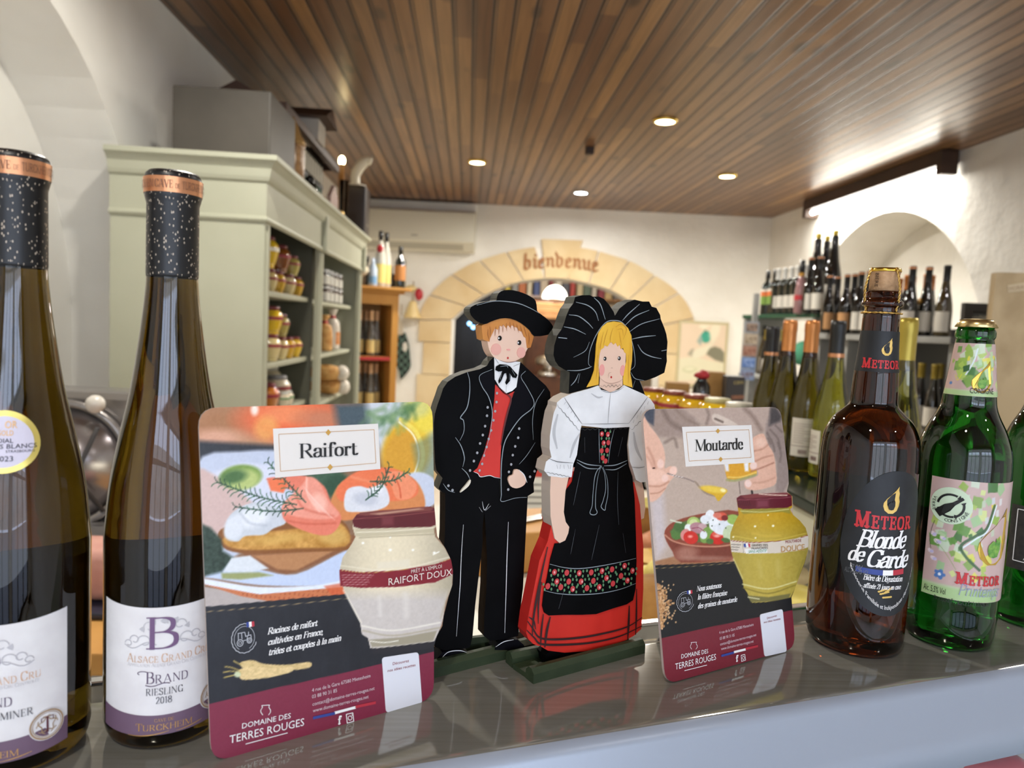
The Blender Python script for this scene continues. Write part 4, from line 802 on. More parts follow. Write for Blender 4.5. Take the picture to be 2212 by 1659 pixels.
# die-cut: the jar sticks out past the right edge
jar_r = [(938, 1097), (942, 1140), (944, 1158), (962, 1185), (974, 1210), (978, 1232), (977, 1262), (968, 1290), (958, 1330), (955, 1352), (944, 1372), (937, 1395)]
o2 = []
for q in base: o2.append(q)
i0 = max(range(len(base)), key=lambda i: (base[i][0]-base[i][1]*.0))      # not used further than ordering
edge_r = [rl.l(*p) for p in jar_r][::-1]
k = 12                                                                    # corners 0 TL,1 BL,2 BR,3 TR : insert between BR and TR
outline = base[:18] + edge_r + base[18:]
g = G(); rl.board(g, outline, 0, -.0022); body = g.obj('sign_board', mat('sign board edge', '#b9a9a0', .5), rs)
def raifort(p):
    X, Y = p.X, p.Y
    p.c[:] = p.rgb('#8d6a52')
    # blurred top: salmon toasts, lemon, dark table
    p.ell(560, 930, 260, 60, '#b98a68', soft=60); p.ell(470, 920, 60, 40, '#a8754f', soft=40); p.ell(640, 905, 120, 48, '#e8663c', soft=30); p.ell(620, 895, 60, 22, '#f08a5a', soft=20); p.ell(575, 925, 26, 26, '#f0b060', soft=18, op=.7); p.ell(550, 885, 8, 12, '#ffe9dc', soft=8)
    p.ell(700, 905, 55, 22, '#c97d5c', soft=24); p.ell(470, 945, 55, 18, '#d8a286', soft=18)
    p.poly([(420, 952), (600, 962), (610, 1005), (420, 1010)], '#2e3138', 12); p.poly([(720, 870), (800, 870), (820, 960), (730, 925)], '#4b5a63', 22); p.poly([(790, 860), (945, 860), (945, 1030), (850, 1040), (800, 930)], '#cfd4dc', 20)
    p.ell(878, 975, 52, 70, '#e2b02c', .2, 14); p.ell(868, 985, 40, 56, '#d9a034', .2, 14); p.stroke([(866, 905), (900, 935), (914, 985), (902, 1030)], 9, '#f6df6a', 3); p.stroke([(862, 912), (893, 940), (905, 985), (894, 1028)], 4, '#fff6cf', 3); p.ell(920, 900, 34, 40, '#f2d94e', soft=22); p.ell(900, 880, 30, 22, '#d9d37a', soft=14)
    rr = random.Random(5)
    for i in range(34):
        a = rr.uniform(-.9, .9)+(math.pi/2 if i % 3 else -.4); L = rr.uniform(14, 46); t_ = i/34; bx_, by_ = 792+t_*110, 890+14*math.sin(t_*5); p.stroke([(bx_, by_), (bx_+L*.5*math.cos(a)+4, by_+L*.5*math.sin(a)), (bx_+L*math.cos(a), by_+L*math.sin(a))], 7, rr.choice(['#4f7a4a', '#6f9463', '#3f6b45', '#86a56c']), 11, .5)
    p.poly([(890, 960), (945, 930), (945, 1080), (905, 1040)], '#7c8a6e', 14, .7)
    # plate
    p.poly([(420, 1010), (520, 975), (640, 985), (640, 1080), (420, 1250)], '#c4cce0', 8, sm=4); p.poly([(430, 1030), (520, 1000), (600, 1004), (620, 1090), (470, 1160), (430, 1100)], '#d9dcec', 8); p.poly([(420, 1020), (470, 1030), (540, 1080), (555, 1120), (470, 1180), (430, 1160)], '#d3b6b0', 8, sm=4)
    p.ell(520, 1030, 46, 26, '#7e9d4d', -.1, 6); p.ell(522, 1036, 38, 22, '#b8c77a', -.1, 8); p.ell(505, 1030, 28, 14, '#4d7040', -.2, 10)
    p.ell(905, 1060, 45, 40, '#ccd3e4', .3, 5); p.ell(700, 1040, 50, 34, '#3e5c46', soft=12); p.ell(730, 1050, 30, 24, '#2f4f3a', soft=9)
    # rear toast
    p.poly([(715, 1080), (740, 1040), (800, 1020), (860, 1018), (900, 1040), (918, 1080), (905, 1105), (820, 1110), (745, 1125), (720, 1110)], '#d98a52', 4, sm=4); p.poly([(730, 1050), (780, 1015), (850, 1012), (898, 1040), (900, 1070), (860, 1082), (790, 1080), (735, 1082)], '#ee7a50', 4, sm=4); p.poly([(838, 1022), (870, 1020), (900, 1048), (888, 1075), (858, 1078), (846, 1050)], '#f4946c', 3, sm=4); p.stroke([(850, 1025), (862, 1050), (866, 1075)], 3, '#d95f3c', 3); p.stroke([(760, 1030), (800, 1040), (836, 1036)], 5, '#f59b76', 6, .7)
    p.poly([(748, 1060), (775, 1050), (800, 1055), (825, 1045), (838, 1062), (840, 1088), (815, 1102), (770, 1106), (745, 1100)], '#dfe0e6', 3, sm=4); p.ell(790, 1078, 26, 14, '#c9ccd6', .1, 8); p.ell(812, 1058, 14, 7, '#f2f3f7', 0, 5)
    # plate front rim, napkin, cloth
    p.poly([(430, 1270), (470, 1215), (560, 1230), (640, 1240), (745, 1190), (800, 1180), (800, 1240), (700, 1264), (560, 1264), (440, 1248)], '#c6d3ee', 4, sm=4); p.poly([(440, 1250), (560, 1268), (700, 1262), (790, 1236), (790, 1250), (700, 1278), (560, 1284), (440, 1262)], '#e6ecf8', 3, sm=4)
    p.poly([(430, 1266), (560, 1286), (740, 1272), (800, 1250), (800, 1300), (430, 1320)], '#b7aca8', 3); p.poly([(440, 1262), (560, 1284), (740, 1268), (760, 1262), (770, 1290), (600, 1302), (520, 1288)], '#c9764a', 2)
    st = (np.sin(X*.62+Y*.12) > .35) & (np.sin(Y*.55-X*.05) > -.2); m = np.clip(.5-p.sd_poly([(500, 1276), (560, 1286), (740, 1270), (750, 1290), (600, 1300), (540, 1292)])/2, 0, 1); p.mixin(m*st*.55, '#a84f33')
    p.poly([(700, 1266), (765, 1255), (770, 1285), (720, 1290)], '#d95c32', 4, .7)
    # front toast on its board
    p.poly([(525, 1195), (640, 1165), (760, 1155), (755, 1180), (640, 1235), (590, 1232)], '#8b5a3a', 3, sm=3); p.poly([(545, 1200), (700, 1190), (740, 1180), (640, 1232), (600, 1230)], '#b98357', 5)
    p.poly([(472, 1150), (500, 1135), (600, 1130), (720, 1120), (752, 1140), (755, 1165), (748, 1188), (650, 1192), (540, 1196), (490, 1188), (475, 1170)], '#8a5527', 3, sm=3); a = p.poly([(485, 1160), (560, 1150), (640, 1142), (720, 1126), (752, 1148), (746, 1180), (650, 1184), (540, 1188), (492, 1180)], '#c89244', 5, sm=3); p.grain(.12, 14, 1, 1, 3, a); p.ell(720, 1160, 30, 16, '#dcb265', 0, 12, .8); p.ell(600, 1165, 60, 10, '#e0b763', -.1, 10, .5)
    # cream
    p.poly([(486, 1158), (492, 1120), (520, 1095), (560, 1085), (600, 1100), (618, 1128), (590, 1142), (570, 1155), (530, 1158), (512, 1170)], '#cdd2da', 3, sm=4); p.ell(545, 1118, 34, 22, '#e8ebf0', -.2, 12); p.ell(505, 1140, 20, 28, '#dfe3ea', .4, 8); p.stroke([(520, 1110), (540, 1130), (575, 1135)], 4, '#b4bac6', 6, .7)
    # salmon
    p.poly([(575, 1035), (600, 1030), (660, 1028), (700, 1050), (715, 1085), (735, 1110), (735, 1130), (718, 1152), (690, 1156), (640, 1140), (612, 1120), (612, 1088), (640, 1065), (600, 1050)], '#e88068', 3, sm=4); p.poly([(612, 1088), (650, 1050), (668, 1030), (690, 1042), (712, 1085), (733, 1112), (700, 1122), (650, 1118), (615, 1108)], '#f19d88', 4, sm=4); p.stroke([(662, 1032), (665, 1070), (690, 1105)], 3, '#ffd2c2', 4, .8); p.stroke([(640, 1075), (660, 1100), (720, 1115)], 4, '#d96a54', 5, .7); p.stroke([(620, 1125), (670, 1132), (725, 1130)], 3, '#c9563f', 5, .7); p.ell(690, 1085, 14, 20, '#ffc6b4', -.4, 10, .8); p.poly([(578, 1040), (600, 1030), (625, 1040), (612, 1065), (585, 1060)], '#f07a4e', 4)
    for i in range(9): p.stroke([(655+i*3, 1050+i*5), (675+i*6, 1075+i*6)], 1.2, '#ffd8cb', 2, .5)
    # dill sprigs
    for base_, tip, n, L in (((640, 1090), (470, 1042), 15, 26), ((660, 1085), (580, 1000), 9, 20), ((655, 1098), (510, 1095), 10, 18), ((790, 1080), (840, 1010), 8, 18), ((800, 1040), (880, 1020), 7, 16)):
        bx, by = base_; tx, ty = tip; p.stroke([base_, ((bx+tx)/2+8, (by+ty)/2+8), tip], 3, '#2f5340', 1.5)
        for i in range(n):
            t = (i+1)/n; x, y = bx+(tx-bx)*t, by+(ty-by)*t + 8*math.sin(math.pi*t)
            for sg in (-1, 1):
                a = math.atan2(ty-by, tx-bx)+sg*.65; l = L*(1-.4*t)*rr.uniform(.7, 1.2); p.stroke([(x, y), (x+l*.6*math.cos(a), y+l*.6*math.sin(a)), (x+l*math.cos(a+.2*sg), y+l*math.sin(a+.2*sg))], 2., rr.choice(['#2f5340', '#3b6a4a', '#274536']), 1.3)
    # parsley and lemon below left
    a = p.poly([(430, 1130), (455, 1140), (478, 1165), (482, 1190), (505, 1205), (480, 1235), (440, 1245)], '#2d3f33', 8); p.grain(.10, 7, 1, 1, 9, a); p.poly([(482, 1235), (500, 1205), (540, 1200), (580, 1228), (540, 1236)], '#dde2e8', 4); p.poly([(478, 1238), (560, 1236), (590, 1243), (520, 1252), (480, 1250)], '#9aa068', 5)
    p.grain(.025, 5, 1, 1, 21)
    # lower black field, gold line, burgundy field
    p.poly([(430, 1312), (560, 1300), (780, 1280), (950, 1262), (950, 1420), (700, 1465), (440, 1525)], '#1f2027', 1.); m = np.clip(.5-p.sd_poly([(430, 1322), (950, 1272), (950, 1420), (440, 1525)]), 0, 1); p.grain(.03, 22, 1, .4, 5, m)
    p.stroke([(440, 1322), (600, 1309), (790, 1288)], 1.3, '#8f7c5c', 1, 1, 0)
    p.poly([(430, 1527), (560, 1494), (700, 1463), (825, 1434), (950, 1404), (950, 1660), (430, 1660)], '#7e2740', 1.); p.grain(.012, 4, 1, 1, 8)
    # roots
    for pts, c in (([(518, 1432), (545, 1426), (570, 1434), (620, 1436), (668, 1430), (669, 1442), (622, 1448), (560, 1446), (530, 1446)], '#d9bd84'), ([(515, 1448), (545, 1440), (600, 1444), (628, 1440), (632, 1450), (590, 1462), (540, 1468), (520, 1466)], '#e3c78f')):
        a = p.poly(pts, c, 1.5, sm=3); p.grain(.1, 6, 1, 2, 31, a)
    for q in (((520, 1452), (500, 1450), (482, 1452)), ((518, 1456), (498, 1460), (484, 1464)), ((520, 1436), (505, 1428), (512, 1432)), ((516, 1448), (500, 1442), (486, 1440))): p.stroke(q, 2.4, '#b9a45c', 2)
    p.ell(513, 1457, 7, 6, '#cfd6b0', 0, 3)
    # jar
    jb = [(762, 1122), (775, 1110), (935, 1096), (942, 1102), (942, 1138), (936, 1142), (940, 1160), (958, 1180), (972, 1205), (978, 1235), (976, 1268), (962, 1300), (957, 1335), (953, 1350), (946, 1368), (938, 1385), (870, 1394), (815, 1400), (800, 1400), (795, 1378), (782, 1370), (778, 1345), (755, 1300), (738, 1262), (734, 1232), (740, 1205), (760, 1175), (768, 1160), (762, 1140)]
    p.poly([(795, 1380), (870, 1372), (945, 1360), (935, 1400), (850, 1412), (806, 1412)], '#26242a', 2)
    a = p.poly(jb, '#d8cbab', 1.5); m = a.copy()
    t = np.clip((X-734)/244, 0, 1); sh = .80+.28*np.sin(np.pi*np.clip(t*.9+.1, 0, 1)); base_c = p.rgb('#dccfb2')[None]*sh[:, None]; low = np.clip((Y-1268)/30, 0, 1)[:, None]; base_c = base_c*(1-low)+(p.rgb('#d8cfc8')[None]*(.93+.1*(sh[:, None]-.8)))*low; p.c = p.c*(1-m[:, None])+np.clip(base_c, 0, 1)*m[:, None]; p.grain(.03, 5, 1, 1, 41, m)
    p.poly([(768, 1142), (938, 1132), (938, 1150), (905, 1152), (780, 1160), (768, 1158)], '#c4b899', 3, .8); p.stroke([(770, 1150), (850, 1147), (936, 1140)], 2, '#efe6cf', 2); p.stroke([(776, 1162), (850, 1158), (940, 1154)], 1.5, '#a89b7d', 3)
    p.poly([(798, 1382), (870, 1376), (944, 1362), (936, 1384), (870, 1393), (803, 1398)], '#a39a84', 3); p.stroke([(782, 1352), (850, 1362), (950, 1345)], 3, '#efe9dc', 3); p.stroke([(784, 1362), (850, 1373), (950, 1356)], 3, '#b5aa93', 3); p.stroke([(800, 1385), (830, 1388), (860, 1384)], 2, '#f4efe0', 2); p.stroke([(742, 1275), (780, 1345)], 3, '#f2ead8', 4, .8, 0); p.stroke([(970, 1275), (952, 1335)], 3, '#b8ab92', 4, .8, 0)
    for x, y, r in ((784, 1173, 3), (843, 1161, 2), (843, 1188, 3.4), (892, 1188, 3), (938, 1194, 3)): p.ell(x, y, r, r*.8, '#fffdf4', 0, 2)
    p.stroke([(936, 1198), (948, 1192)], 2.5, '#fffdf0', 2); p.poly([(815, 1215), (885, 1208), (885, 1225), (815, 1230)], '#e9e0cb', 6, .6); p.stroke([(736, 1222), (850, 1232), (976, 1202)], 2, '#f3ebd6', 3, .7); p.stroke([(820, 1290), (822, 1330)], 7, '#ebe5dd', 8, .5, 0); p.stroke([(876, 1285), (878, 1330)], 12, '#e8e1d8', 10, .5, 0)
    # lid
    p.poly([(761, 1124), (770, 1112), (780, 1107), (930, 1094), (940, 1098), (942, 1112), (941, 1134), (930, 1138), (780, 1142), (764, 1138)], '#5e1c24', 1.5); p.poly([(770, 1112), (782, 1107), (925, 1094), (936, 1098), (930, 1104), (790, 1114)], '#7d3f3a', 2); p.poly([(800, 1110), (905, 1098), (915, 1100), (820, 1112)], '#d9b394', 4, .8); p.poly([(825, 1117), (850, 1116), (850, 1134), (825, 1135)], '#7f3a40', 8, .8); p.stroke([(765, 1121), (850, 1115), (940, 1105)], 1.5, '#8d4a48', 2)
    # belt
    p.poly([(733, 1230), (780, 1236), (860, 1232), (940, 1219), (977, 1205), (979, 1240), (940, 1258), (860, 1268), (780, 1270), (735, 1266)], '#831b2a', 1.2); p.stroke([(735, 1232), (800, 1237), (882, 1229)], 1.2, '#c39a57', 1); p.stroke([(955, 1214), (977, 1205)], 1.2, '#c39a57', 1, 1, 0)
    for i in range(5): 
        y = 1242+i*5.2
        for x in np.arange(738+i, 806-(i*4), 6.5): p.stroke([(x, y+.02*(x-738)*(0 if i else 1)), (x+4.6, y)], 1.6, '#d3a9a6', 1.4, .75, 0)
art_sheet(rl, [q for q in outline], 'printed_picture', rs, raifort, .00062)
# title card, lettering
g = G(); quad_on(rl, g, [(589, 926), (816, 915), (821, 1013), (594, 1032)], .0006); card = g.obj('title_card', CARDW, rs)
g = G(); strip_on(rl, g, [(601, 938), (807, 928), (811, 1000), (605, 1018), (601, 938)], 1.1, .0009); g.obj('title_frame', BROWN_INK, rs)
g = G()
for x, y in ((708, 934), (712, 1009)): quad_on(rl, g, [(x-6, y+.4), (x, y-7), (x+6, y-.4), (x, y+7)], .0010)
g.obj('title_diamonds', GOLD_INK, rs)
g = write(rl, G(), 'Raifort', 'didone', (645, 990), (773, 982), 31, .0010); g.obj('title_lettering', BLACK_INK, rs)
g = G()
for k, (t, a, b) in enumerate((('Racines de raifort', (577, 1370), (685, 1350)), ('cultivées en France,', (578, 1393), (696, 1369)), ('triées et coupées à la main', (580, 1415), (735, 1382)))): write(rl, g, t, 'italic', a, b, 13.5, .0009)
g.obj('slogan_lettering', WHITE_INK, rs)
tractor(rl, rs, 527, 1378, 1., .12)
g = G(); write(rl, g, 'DOMAINE DES', 'sans', (522, 1573), (627, 1550), 12, .0009); write(rl, g, 'TERRES ROUGES', 'sans', (495, 1605), (656, 1566), 18, .0009); strip_on(rl, g, [(530, 1606), (620, 1582)], 1.8, .0009); g.obj('maker_lettering', WHITE_INK, rs)
pot_logo(rl, rs, 573, 1534, 1.05)
g = G()
for t, a, b in (('4 rue de la Gare 67580 Mietesheim', (673, 1494), (799, 1462)), ('03 88 90 31 85', (673, 1508), (727, 1494)), ('contact@domaine-terres-rouges.net', (674, 1524), (808, 1489)), ('www.domaine-terres-rouges.net', (675, 1538), (795, 1507))): write(rl, g, t, 'sans', a, b, 8.2, .0009)
g.obj('address_lettering', mat('pale ink', '#d9c3c8', .5), rs)
for m, a, b in ((BLUE_INK, (676, 1550), (722, 1540)), (WHITE_INK, (722, 1539), (767, 1527)), (REDF, (767, 1526), (810, 1517))):
    g = G(); strip_on(rl, g, [a, b], 6, .0009); g.obj('flag_stripe', m, rs)
g = G(); write(rl, g, 'f', 'slab', (729, 1564), (737, 1562), 17, .0009); q = [(747, 1542), (761, 1539), (763, 1557), (749, 1561)]; strip_on(rl, g, q+[q[0]], 2., .0009); strip_on(rl, g, [(755+4*math.cos(a*.5), 1550+4.6*math.sin(a*.5)) for a in range(14)], 1.6, .0009); disc_on(rl, g, 759.5, 1543.5, 1.2, 1.2, .0009); g.obj('social_icons', WHITE_INK, rs)
g = G(); rc = rrect([rl.l(824, 1420), rl.l(833, 1539), rl.l(911, 1519), rl.l(903, 1408)], (.0025,)*4); rl.board(g, rc, .0008, .0003); g.obj('recipe_card', mat('white print', '#dfe0e8', .4), rs)
g = G(); write(rl, g, 'Découvrez', 'sans', (847, 1436), (882, 1429), 6.5, .0010); write(rl, g, 'nos idées recettes', 'sans', (836, 1451), (896, 1438), 6.5, .0010); g.obj('recipe_lettering', RED_INK, rs)
g = G(); write(rl, g, "PRÊT À L'EMPLOI", 'sans', (887, 1238), (953, 1226), 8, .0010); write(rl, g, 'RAIFORT DOUX', 'sans', (838, 1264), (975, 1242), 16, .0010); g.obj('jar_lettering', mat('cream ink', '#e8d9cf', .45), rs)
def strut(pl, root, u0, hgt):
    """folding prop behind the sign"""
    g = G(); top = pl.w((u0, hgt), -.003); foot = top - pl.n*.0; bk = -pl.n.copy(); bk[2] = 0; bk /= np.linalg.norm(bk)
    ft = np.array([*(top+bk*.045)[:2], ZC+.001]); w = pl.u*.02
    g.add([top-w, top+w, ft+w*1.4, ft-w*1.4]+[p-pl.n*.0015 for p in (top-w, top+w, ft+w*1.4, ft-w*1.4)], [[0, 1, 2, 3], [7, 6, 5, 4], [0, 4, 5, 1], [1, 5, 6, 2], [2, 6, 7, 3], [3, 7, 4, 0]]); g.obj('prop', mat('grey board', '#9c9a94', .8), root)
strut(rl, rs, .07, .11)
# ---- mustard sign
ml = tilted((1446, 1476), (1712, 1402), math.radians(7.)); mloc = atz(1580, 1440, ZC)
ms = thing('counter_sign', 'rounded counter sign reading Moutarde with a yellow mustard jar and salad bowl', 'sign', mloc)
sc_m = lambda x, y: (1380+x/4.365, 860+y/4.365)
cor = [ml.l(1386, 884), ml.l(1437, 1478), ml.l(1717, 1400), ml.l(1687, 879)]
base = rrect(cor, (.012,)*4)
jr = [(1709, 1290), (1714, 1278), (1720, 1262), (1728, 1240), (1738, 1215), (1745, 1190), (1747, 1165), (1740, 1140), (1728, 1125), (1713, 1112), (1712, 1098), (1711, 1072), (1704, 1066), (1699, 1062)]
pr = [(1703, 1045), (1702, 1015), (1698, 985)]
outline = base[:18] + [ml.l(*p) for p in jr+pr] + base[18:]
g = G(); ml.board(g, outline, 0, -.0022); g.obj('sign_board', MATS['sign board edge'], ms)
def moutarde(p):
    X, Y = p.X, p.Y; Z = lambda *q: [sc_m(*a) for a in q]
    p.c[:] = p.rgb('#b8a496'); p.grain(.05, 40, 1, .4, 2)
    p.poly(Z((0, 60), (500, 60), (560, 300), (400, 420), (150, 350)), '#a08b80', 10); p.poly(Z((380, 80), (1250, 80), (1190, 320), (1060, 330), (900, 250), (640, 260)), '#b9a295', 8)
    p.stroke(Z((350, 110), (450, 200), (560, 250)), 6, '#8f7a6e', 8); p.stroke(Z((230, 120), (300, 230), (420, 300)), 8, '#7d6a61', 9); p.poly(Z((690, 170), (740, 150), (920, 240), (900, 262), (720, 235)), '#d5c3b4', 3, sm=3); p.stroke(Z((720, 195), (790, 225)), 4, '#6b584e', 4); p.stroke(Z((1000, 100), (1080, 180), (1150, 300)), 7, '#8d776b', 9); p.stroke(Z((640, 100), (660, 160), (640, 240)), 5, '#8b776c', 7)
    p.poly(Z((250, 380), (420, 370), (800, 640), (960, 760), (940, 1100), (200, 1500), (110, 1500), (110, 960), (230, 800)), '#bda899', 14); p.poly(Z((110, 980), (230, 900), (260, 1400), (160, 1540)), '#c9bcbb', 16); p.stroke(Z((245, 420), (330, 380), (360, 460)), 5, '#8b786c', 6); p.stroke(Z((945, 790), (955, 900)), 2, '#7c6a60', 2, 1, 0); p.stroke(Z((1065, 870), (1072, 920)), 4, '#1d1a1a', 2, 1, 0)
    p.poly(Z((40, 80), (150, 90), (140, 260), (50, 200)), '#474b57', 5); p.poly(Z((1250, 80), (1330, 90), (1370, 180), (1400, 520), (1420, 780), (1360, 900), (1290, 880), (1300, 600), (1190, 400), (1200, 250)), '#9a8880', 6); p.poly(Z((1240, 90), (1290, 85), (1350, 170), (1330, 220), (1230, 260)), '#4c4646', 8)
    for q in (((1210, 330), (1260, 420), (1280, 500)), ((1240, 300), (1310, 380), (1330, 470)), ((1290, 260), (1350, 320)), ((1310, 420), (1340, 520), (1330, 600)), ((1220, 380), (1245, 430))): p.stroke(Z(*q), 4, '#75665f', 4, .8)
    # left hand and spoon
    p.poly(Z((40, 200), (100, 260), (180, 360), (230, 460), (250, 560), (245, 660), (300, 640), (355, 680), (340, 730), (290, 790), (200, 930), (100, 975), (60, 800)), '#e3b49d', 3, sm=3); p.poly(Z((80, 560), (140, 640), (230, 690), (290, 740), (270, 780), (190, 800), (100, 800)), '#edc0aa', 5, sm=3); p.stroke(Z((85, 470), (130, 560), (160, 660)), 4, '#b9816b', 6, .7); p.stroke(Z((100, 830), (200, 830), (280, 790)), 3, '#c08a72', 4); p.stroke(Z((110, 900), (190, 890), (250, 850)), 2.5, '#c08a72', 3); p.ell(*sc_m(245, 755), 7, 8, '#f0cabb', .3, 2); p.ell(*sc_m(205, 620), 7, 10, '#f0cabb', 0, 3); p.ell(*sc_m(325, 685), 8, 10, '#f3cbb9', .3, 3); p.ell(*sc_m(140, 660), 3, 2, '#3a211b', 0, 1.5); p.stroke(Z((70, 540), (110, 600), (130, 650)), 4, '#c98f79', 5, .7)
    p.stroke(Z((270, 710), (350, 735), (450, 760), (520, 790)), 2.6, '#8f7d76', 1.2); p.stroke(Z((300, 725), (420, 748)), 1.1, '#e2d9d4', 1); p.poly(Z((520, 785), (545, 790), (590, 840), (700, 880), (740, 930), (640, 910), (580, 860)), '#9b8674', 2, sm=3)
    p.poly(Z((580, 845), (640, 830), (760, 840), (825, 860), (830, 885), (790, 930), (760, 968), (740, 965), (710, 920), (640, 890)), '#d9ab2c', 2, sm=4); p.ell(*sc_m(700, 860), 26, 7, '#ecc94c', .15, 5); p.ell(*sc_m(795, 870), 6, 4, '#fff2b0', .3, 3)
    # right hand and small jar
    p.poly(Z((800, 610), (1120, 600), (1110, 720), (1000, 765), (850, 785), (825, 740)), '#dca02c', 2); p.poly(Z((800, 612), (845, 612), (850, 690), (820, 690)), '#e8e6ea', 4); p.poly(Z((990, 610), (1035, 605), (1035, 690), (1000, 690)), '#f0eef0', 4); p.stroke(Z((830, 770), (920, 775), (1100, 725)), 5, '#a3a06a', 3); p.stroke(Z((840, 745), (960, 745), (1105, 700)), 2.5, '#f0cf70', 3)
    p.poly(Z((1070, 390), (1120, 345), (1180, 340), (1215, 430), (1270, 520), (1290, 650), (1295, 800), (1200, 850), (1080, 870), (1010, 850), (995, 800), (1020, 770), (1120, 730), (1110, 680), (1060, 680), (1045, 640), (1080, 600), (1085, 500)), '#e2b29a', 3, sm=3); p.stroke(Z((1085, 500), (1160, 480), (1215, 440)), 3, '#b67f68', 4, .8); p.stroke(Z((1090, 600), (1180, 560), (1260, 540)), 3, '#b67f68', 4, .8); p.stroke(Z((1060, 690), (1150, 660), (1270, 610)), 3, '#a86f5a', 3, .8); p.stroke(Z((1080, 800), (1180, 790), (1280, 750)), 3, '#c08a72', 5, .7); p.ell(*sc_m(1080, 635), 8, 8, '#f3d3c6', -.6, 3); p.ell(*sc_m(1030, 805), 7, 8, '#f3d3c6', -.2, 3); p.ell(*sc_m(1150, 420), 12, 10, '#edc4ae', 0, 8)
    # bowl
    p.poly(Z((150, 1540), (380, 1480), (880, 1500), (900, 1540), (400, 1590), (150, 1570)), '#a0704d', 4)
    p.poly(Z((240, 1280), (262, 1220), (340, 1160), (500, 1110), (700, 1075), (960, 1072), (980, 1350), (880, 1520), (780, 1535), (400, 1550), (320, 1450), (260, 1350)), '#8c4330', 2, sm=2); p.poly(Z((255, 1290), (300, 1330), (450, 1380), (700, 1400), (900, 1385), (880, 1500), (600, 1530), (400, 1545), (330, 1460)), '#7a3a2b', 5, sm=2); p.stroke(Z((245, 1290), (330, 1350), (500, 1390), (720, 1400), (900, 1380)), 3, '#c98e72', 2); p.ell(*sc_m(450, 1460), 24, 14, '#b07a68', -.1, 12, .8); p.ell(*sc_m(640, 1510), 55, 5, '#c29a88', 0, 6, .5)
    p.poly(Z((290, 1260), (350, 1190), (520, 1130), (760, 1100), (950, 1100), (950, 1340), (700, 1370), (450, 1350), (330, 1310)), '#5f6a3c', 3)
    for (x, y, rx, ry, c, r) in ((355, 1280, 12, 13, '#557a3c', .3), (385, 1215, 13, 12, '#476a36', 0), (515, 1175, 14, 13, '#a8c26a', 0), (515, 1175, 9, 8, '#cfdb9a', 0), (465, 1225, 8, 9, '#eceeea', 0), (560, 1225, 18, 12, '#b5838a', .2), (600, 1215, 10, 8, '#c7a2a4', 0), (440, 1290, 11, 13, '#d98a84', .2), (490, 1315, 16, 14, '#cf2f25', .3), (640, 1290, 13, 19, '#7da04c', .5), (745, 1315, 17, 15, '#cf2a20', 0), (740, 1285, 12, 6, '#e05a48', 0), (670, 1105, 10, 12, '#efeff0', .3), (630, 1145, 12, 10, '#e6e8ea', 0), (725, 1180, 14, 17, '#f2f3f4', .4), (770, 1240, 18, 11, '#e9ebee', .3), (840, 1190, 14, 11, '#f0f1f2', 0), (800, 1200, 12, 12, '#e3e6ea', .2), (780, 1115, 12, 9, '#d95a44', 0), (740, 1105, 9, 6, '#dc7a66', 0), (890, 1145, 14, 11, '#9cba5c', .2), (850, 1270, 13, 17, '#c9d6ae', .3), (670, 1350, 8, 6, '#50743a', 0), (610, 1290, 8, 9, '#e7e9ea', 0), (810, 1130, 7, 6, '#7d2320', 0), (820, 1340, 10, 5, '#4e6b36', .2)): p.ell(*sc_m(x, y), rx, ry, c, r, 2.)
    p.stroke(Z((500, 1230), (560, 1220), (620, 1260)), 1.4, '#8c2b4a', 1.2); p.stroke(Z((300, 1150), (350, 1165), (400, 1175)), 3, '#d6dcc4', 2); p.ell(*sc_m(485, 1305), 5, 3, '#f2998c', 0, 3); p.ell(*sc_m(735, 1300), 6, 3, '#f2a598', 0, 3); p.grain(.03, 4, 1, 1, 71)
    for x, y in ((700, 1150), (760, 1190), (690, 1205), (650, 1170), (820, 1225)): p.ell(*sc_m(x, y), 1.6, 1.3, '#4c5a44', 0, 1)
    # lower fields
    p.poly([(1380, 1222), (1500, 1218), (1600, 1212), (1760, 1200), (1760, 1390), (1400, 1390)], '#131316', 1.); p.stroke([(1414, 1228), (1500, 1223), (1588, 1216)], 1., '#8b7850', 1, 1, 0)
    q = [(1380+x/2.5125, 840+y/2.5125) for x, y in ((100, 1360), (400, 1290), (640, 1240), (830, 1202), (900, 1190), (900, 1700), (100, 1700))]
    p.poly(q, '#76202f', 1.); p.grain(.012, 4, 1, 1, 8)
    rr = random.Random(11)
    for i in range(420):
        t = rr.uniform(0, 1); y = 1262+t*96; x = 1416+t*6+abs(rr.gauss(0, .42))*34*(1-abs(t-.45)*1.3)
        if x < 1462: p.ell(x, y, 2., 2.2, rr.choice(['#c99a68', '#b98654', '#dcb083', '#a87548']), 0, 1.)
    for i in range(26): p.ell(1424+rr.uniform(4, 36), 1250+rr.uniform(0, 112), 1.7, 1.8, '#d3ab7c', 0, 1.)
    # jar
    jb = [(1592, 1082), (1600, 1072), (1705, 1066), (1711, 1072), (1711, 1096), (1706, 1100), (1713, 1112), (1728, 1125), (1740, 1140), (1747, 1165), (1745, 1190), (1738, 1215), (1728, 1240), (1722, 1262), (1714, 1278), (1708, 1290), (1660, 1300), (1625, 1302), (1614, 1280), (1607, 1270), (1604, 1252), (1592, 1225), (1582, 1200), (1577, 1175), (1578, 1152), (1586, 1130), (1596, 1112)]
    a = p.poly(jb, '#b9992a', 1.3); t = np.clip((X-1577)/170, 0, 1); up = np.clip((1180-Y)/90, 0, 1)[:, None]; sh = (.86+.2*np.sin(np.pi*np.clip(t*.85+.12, 0, 1)))[:, None]
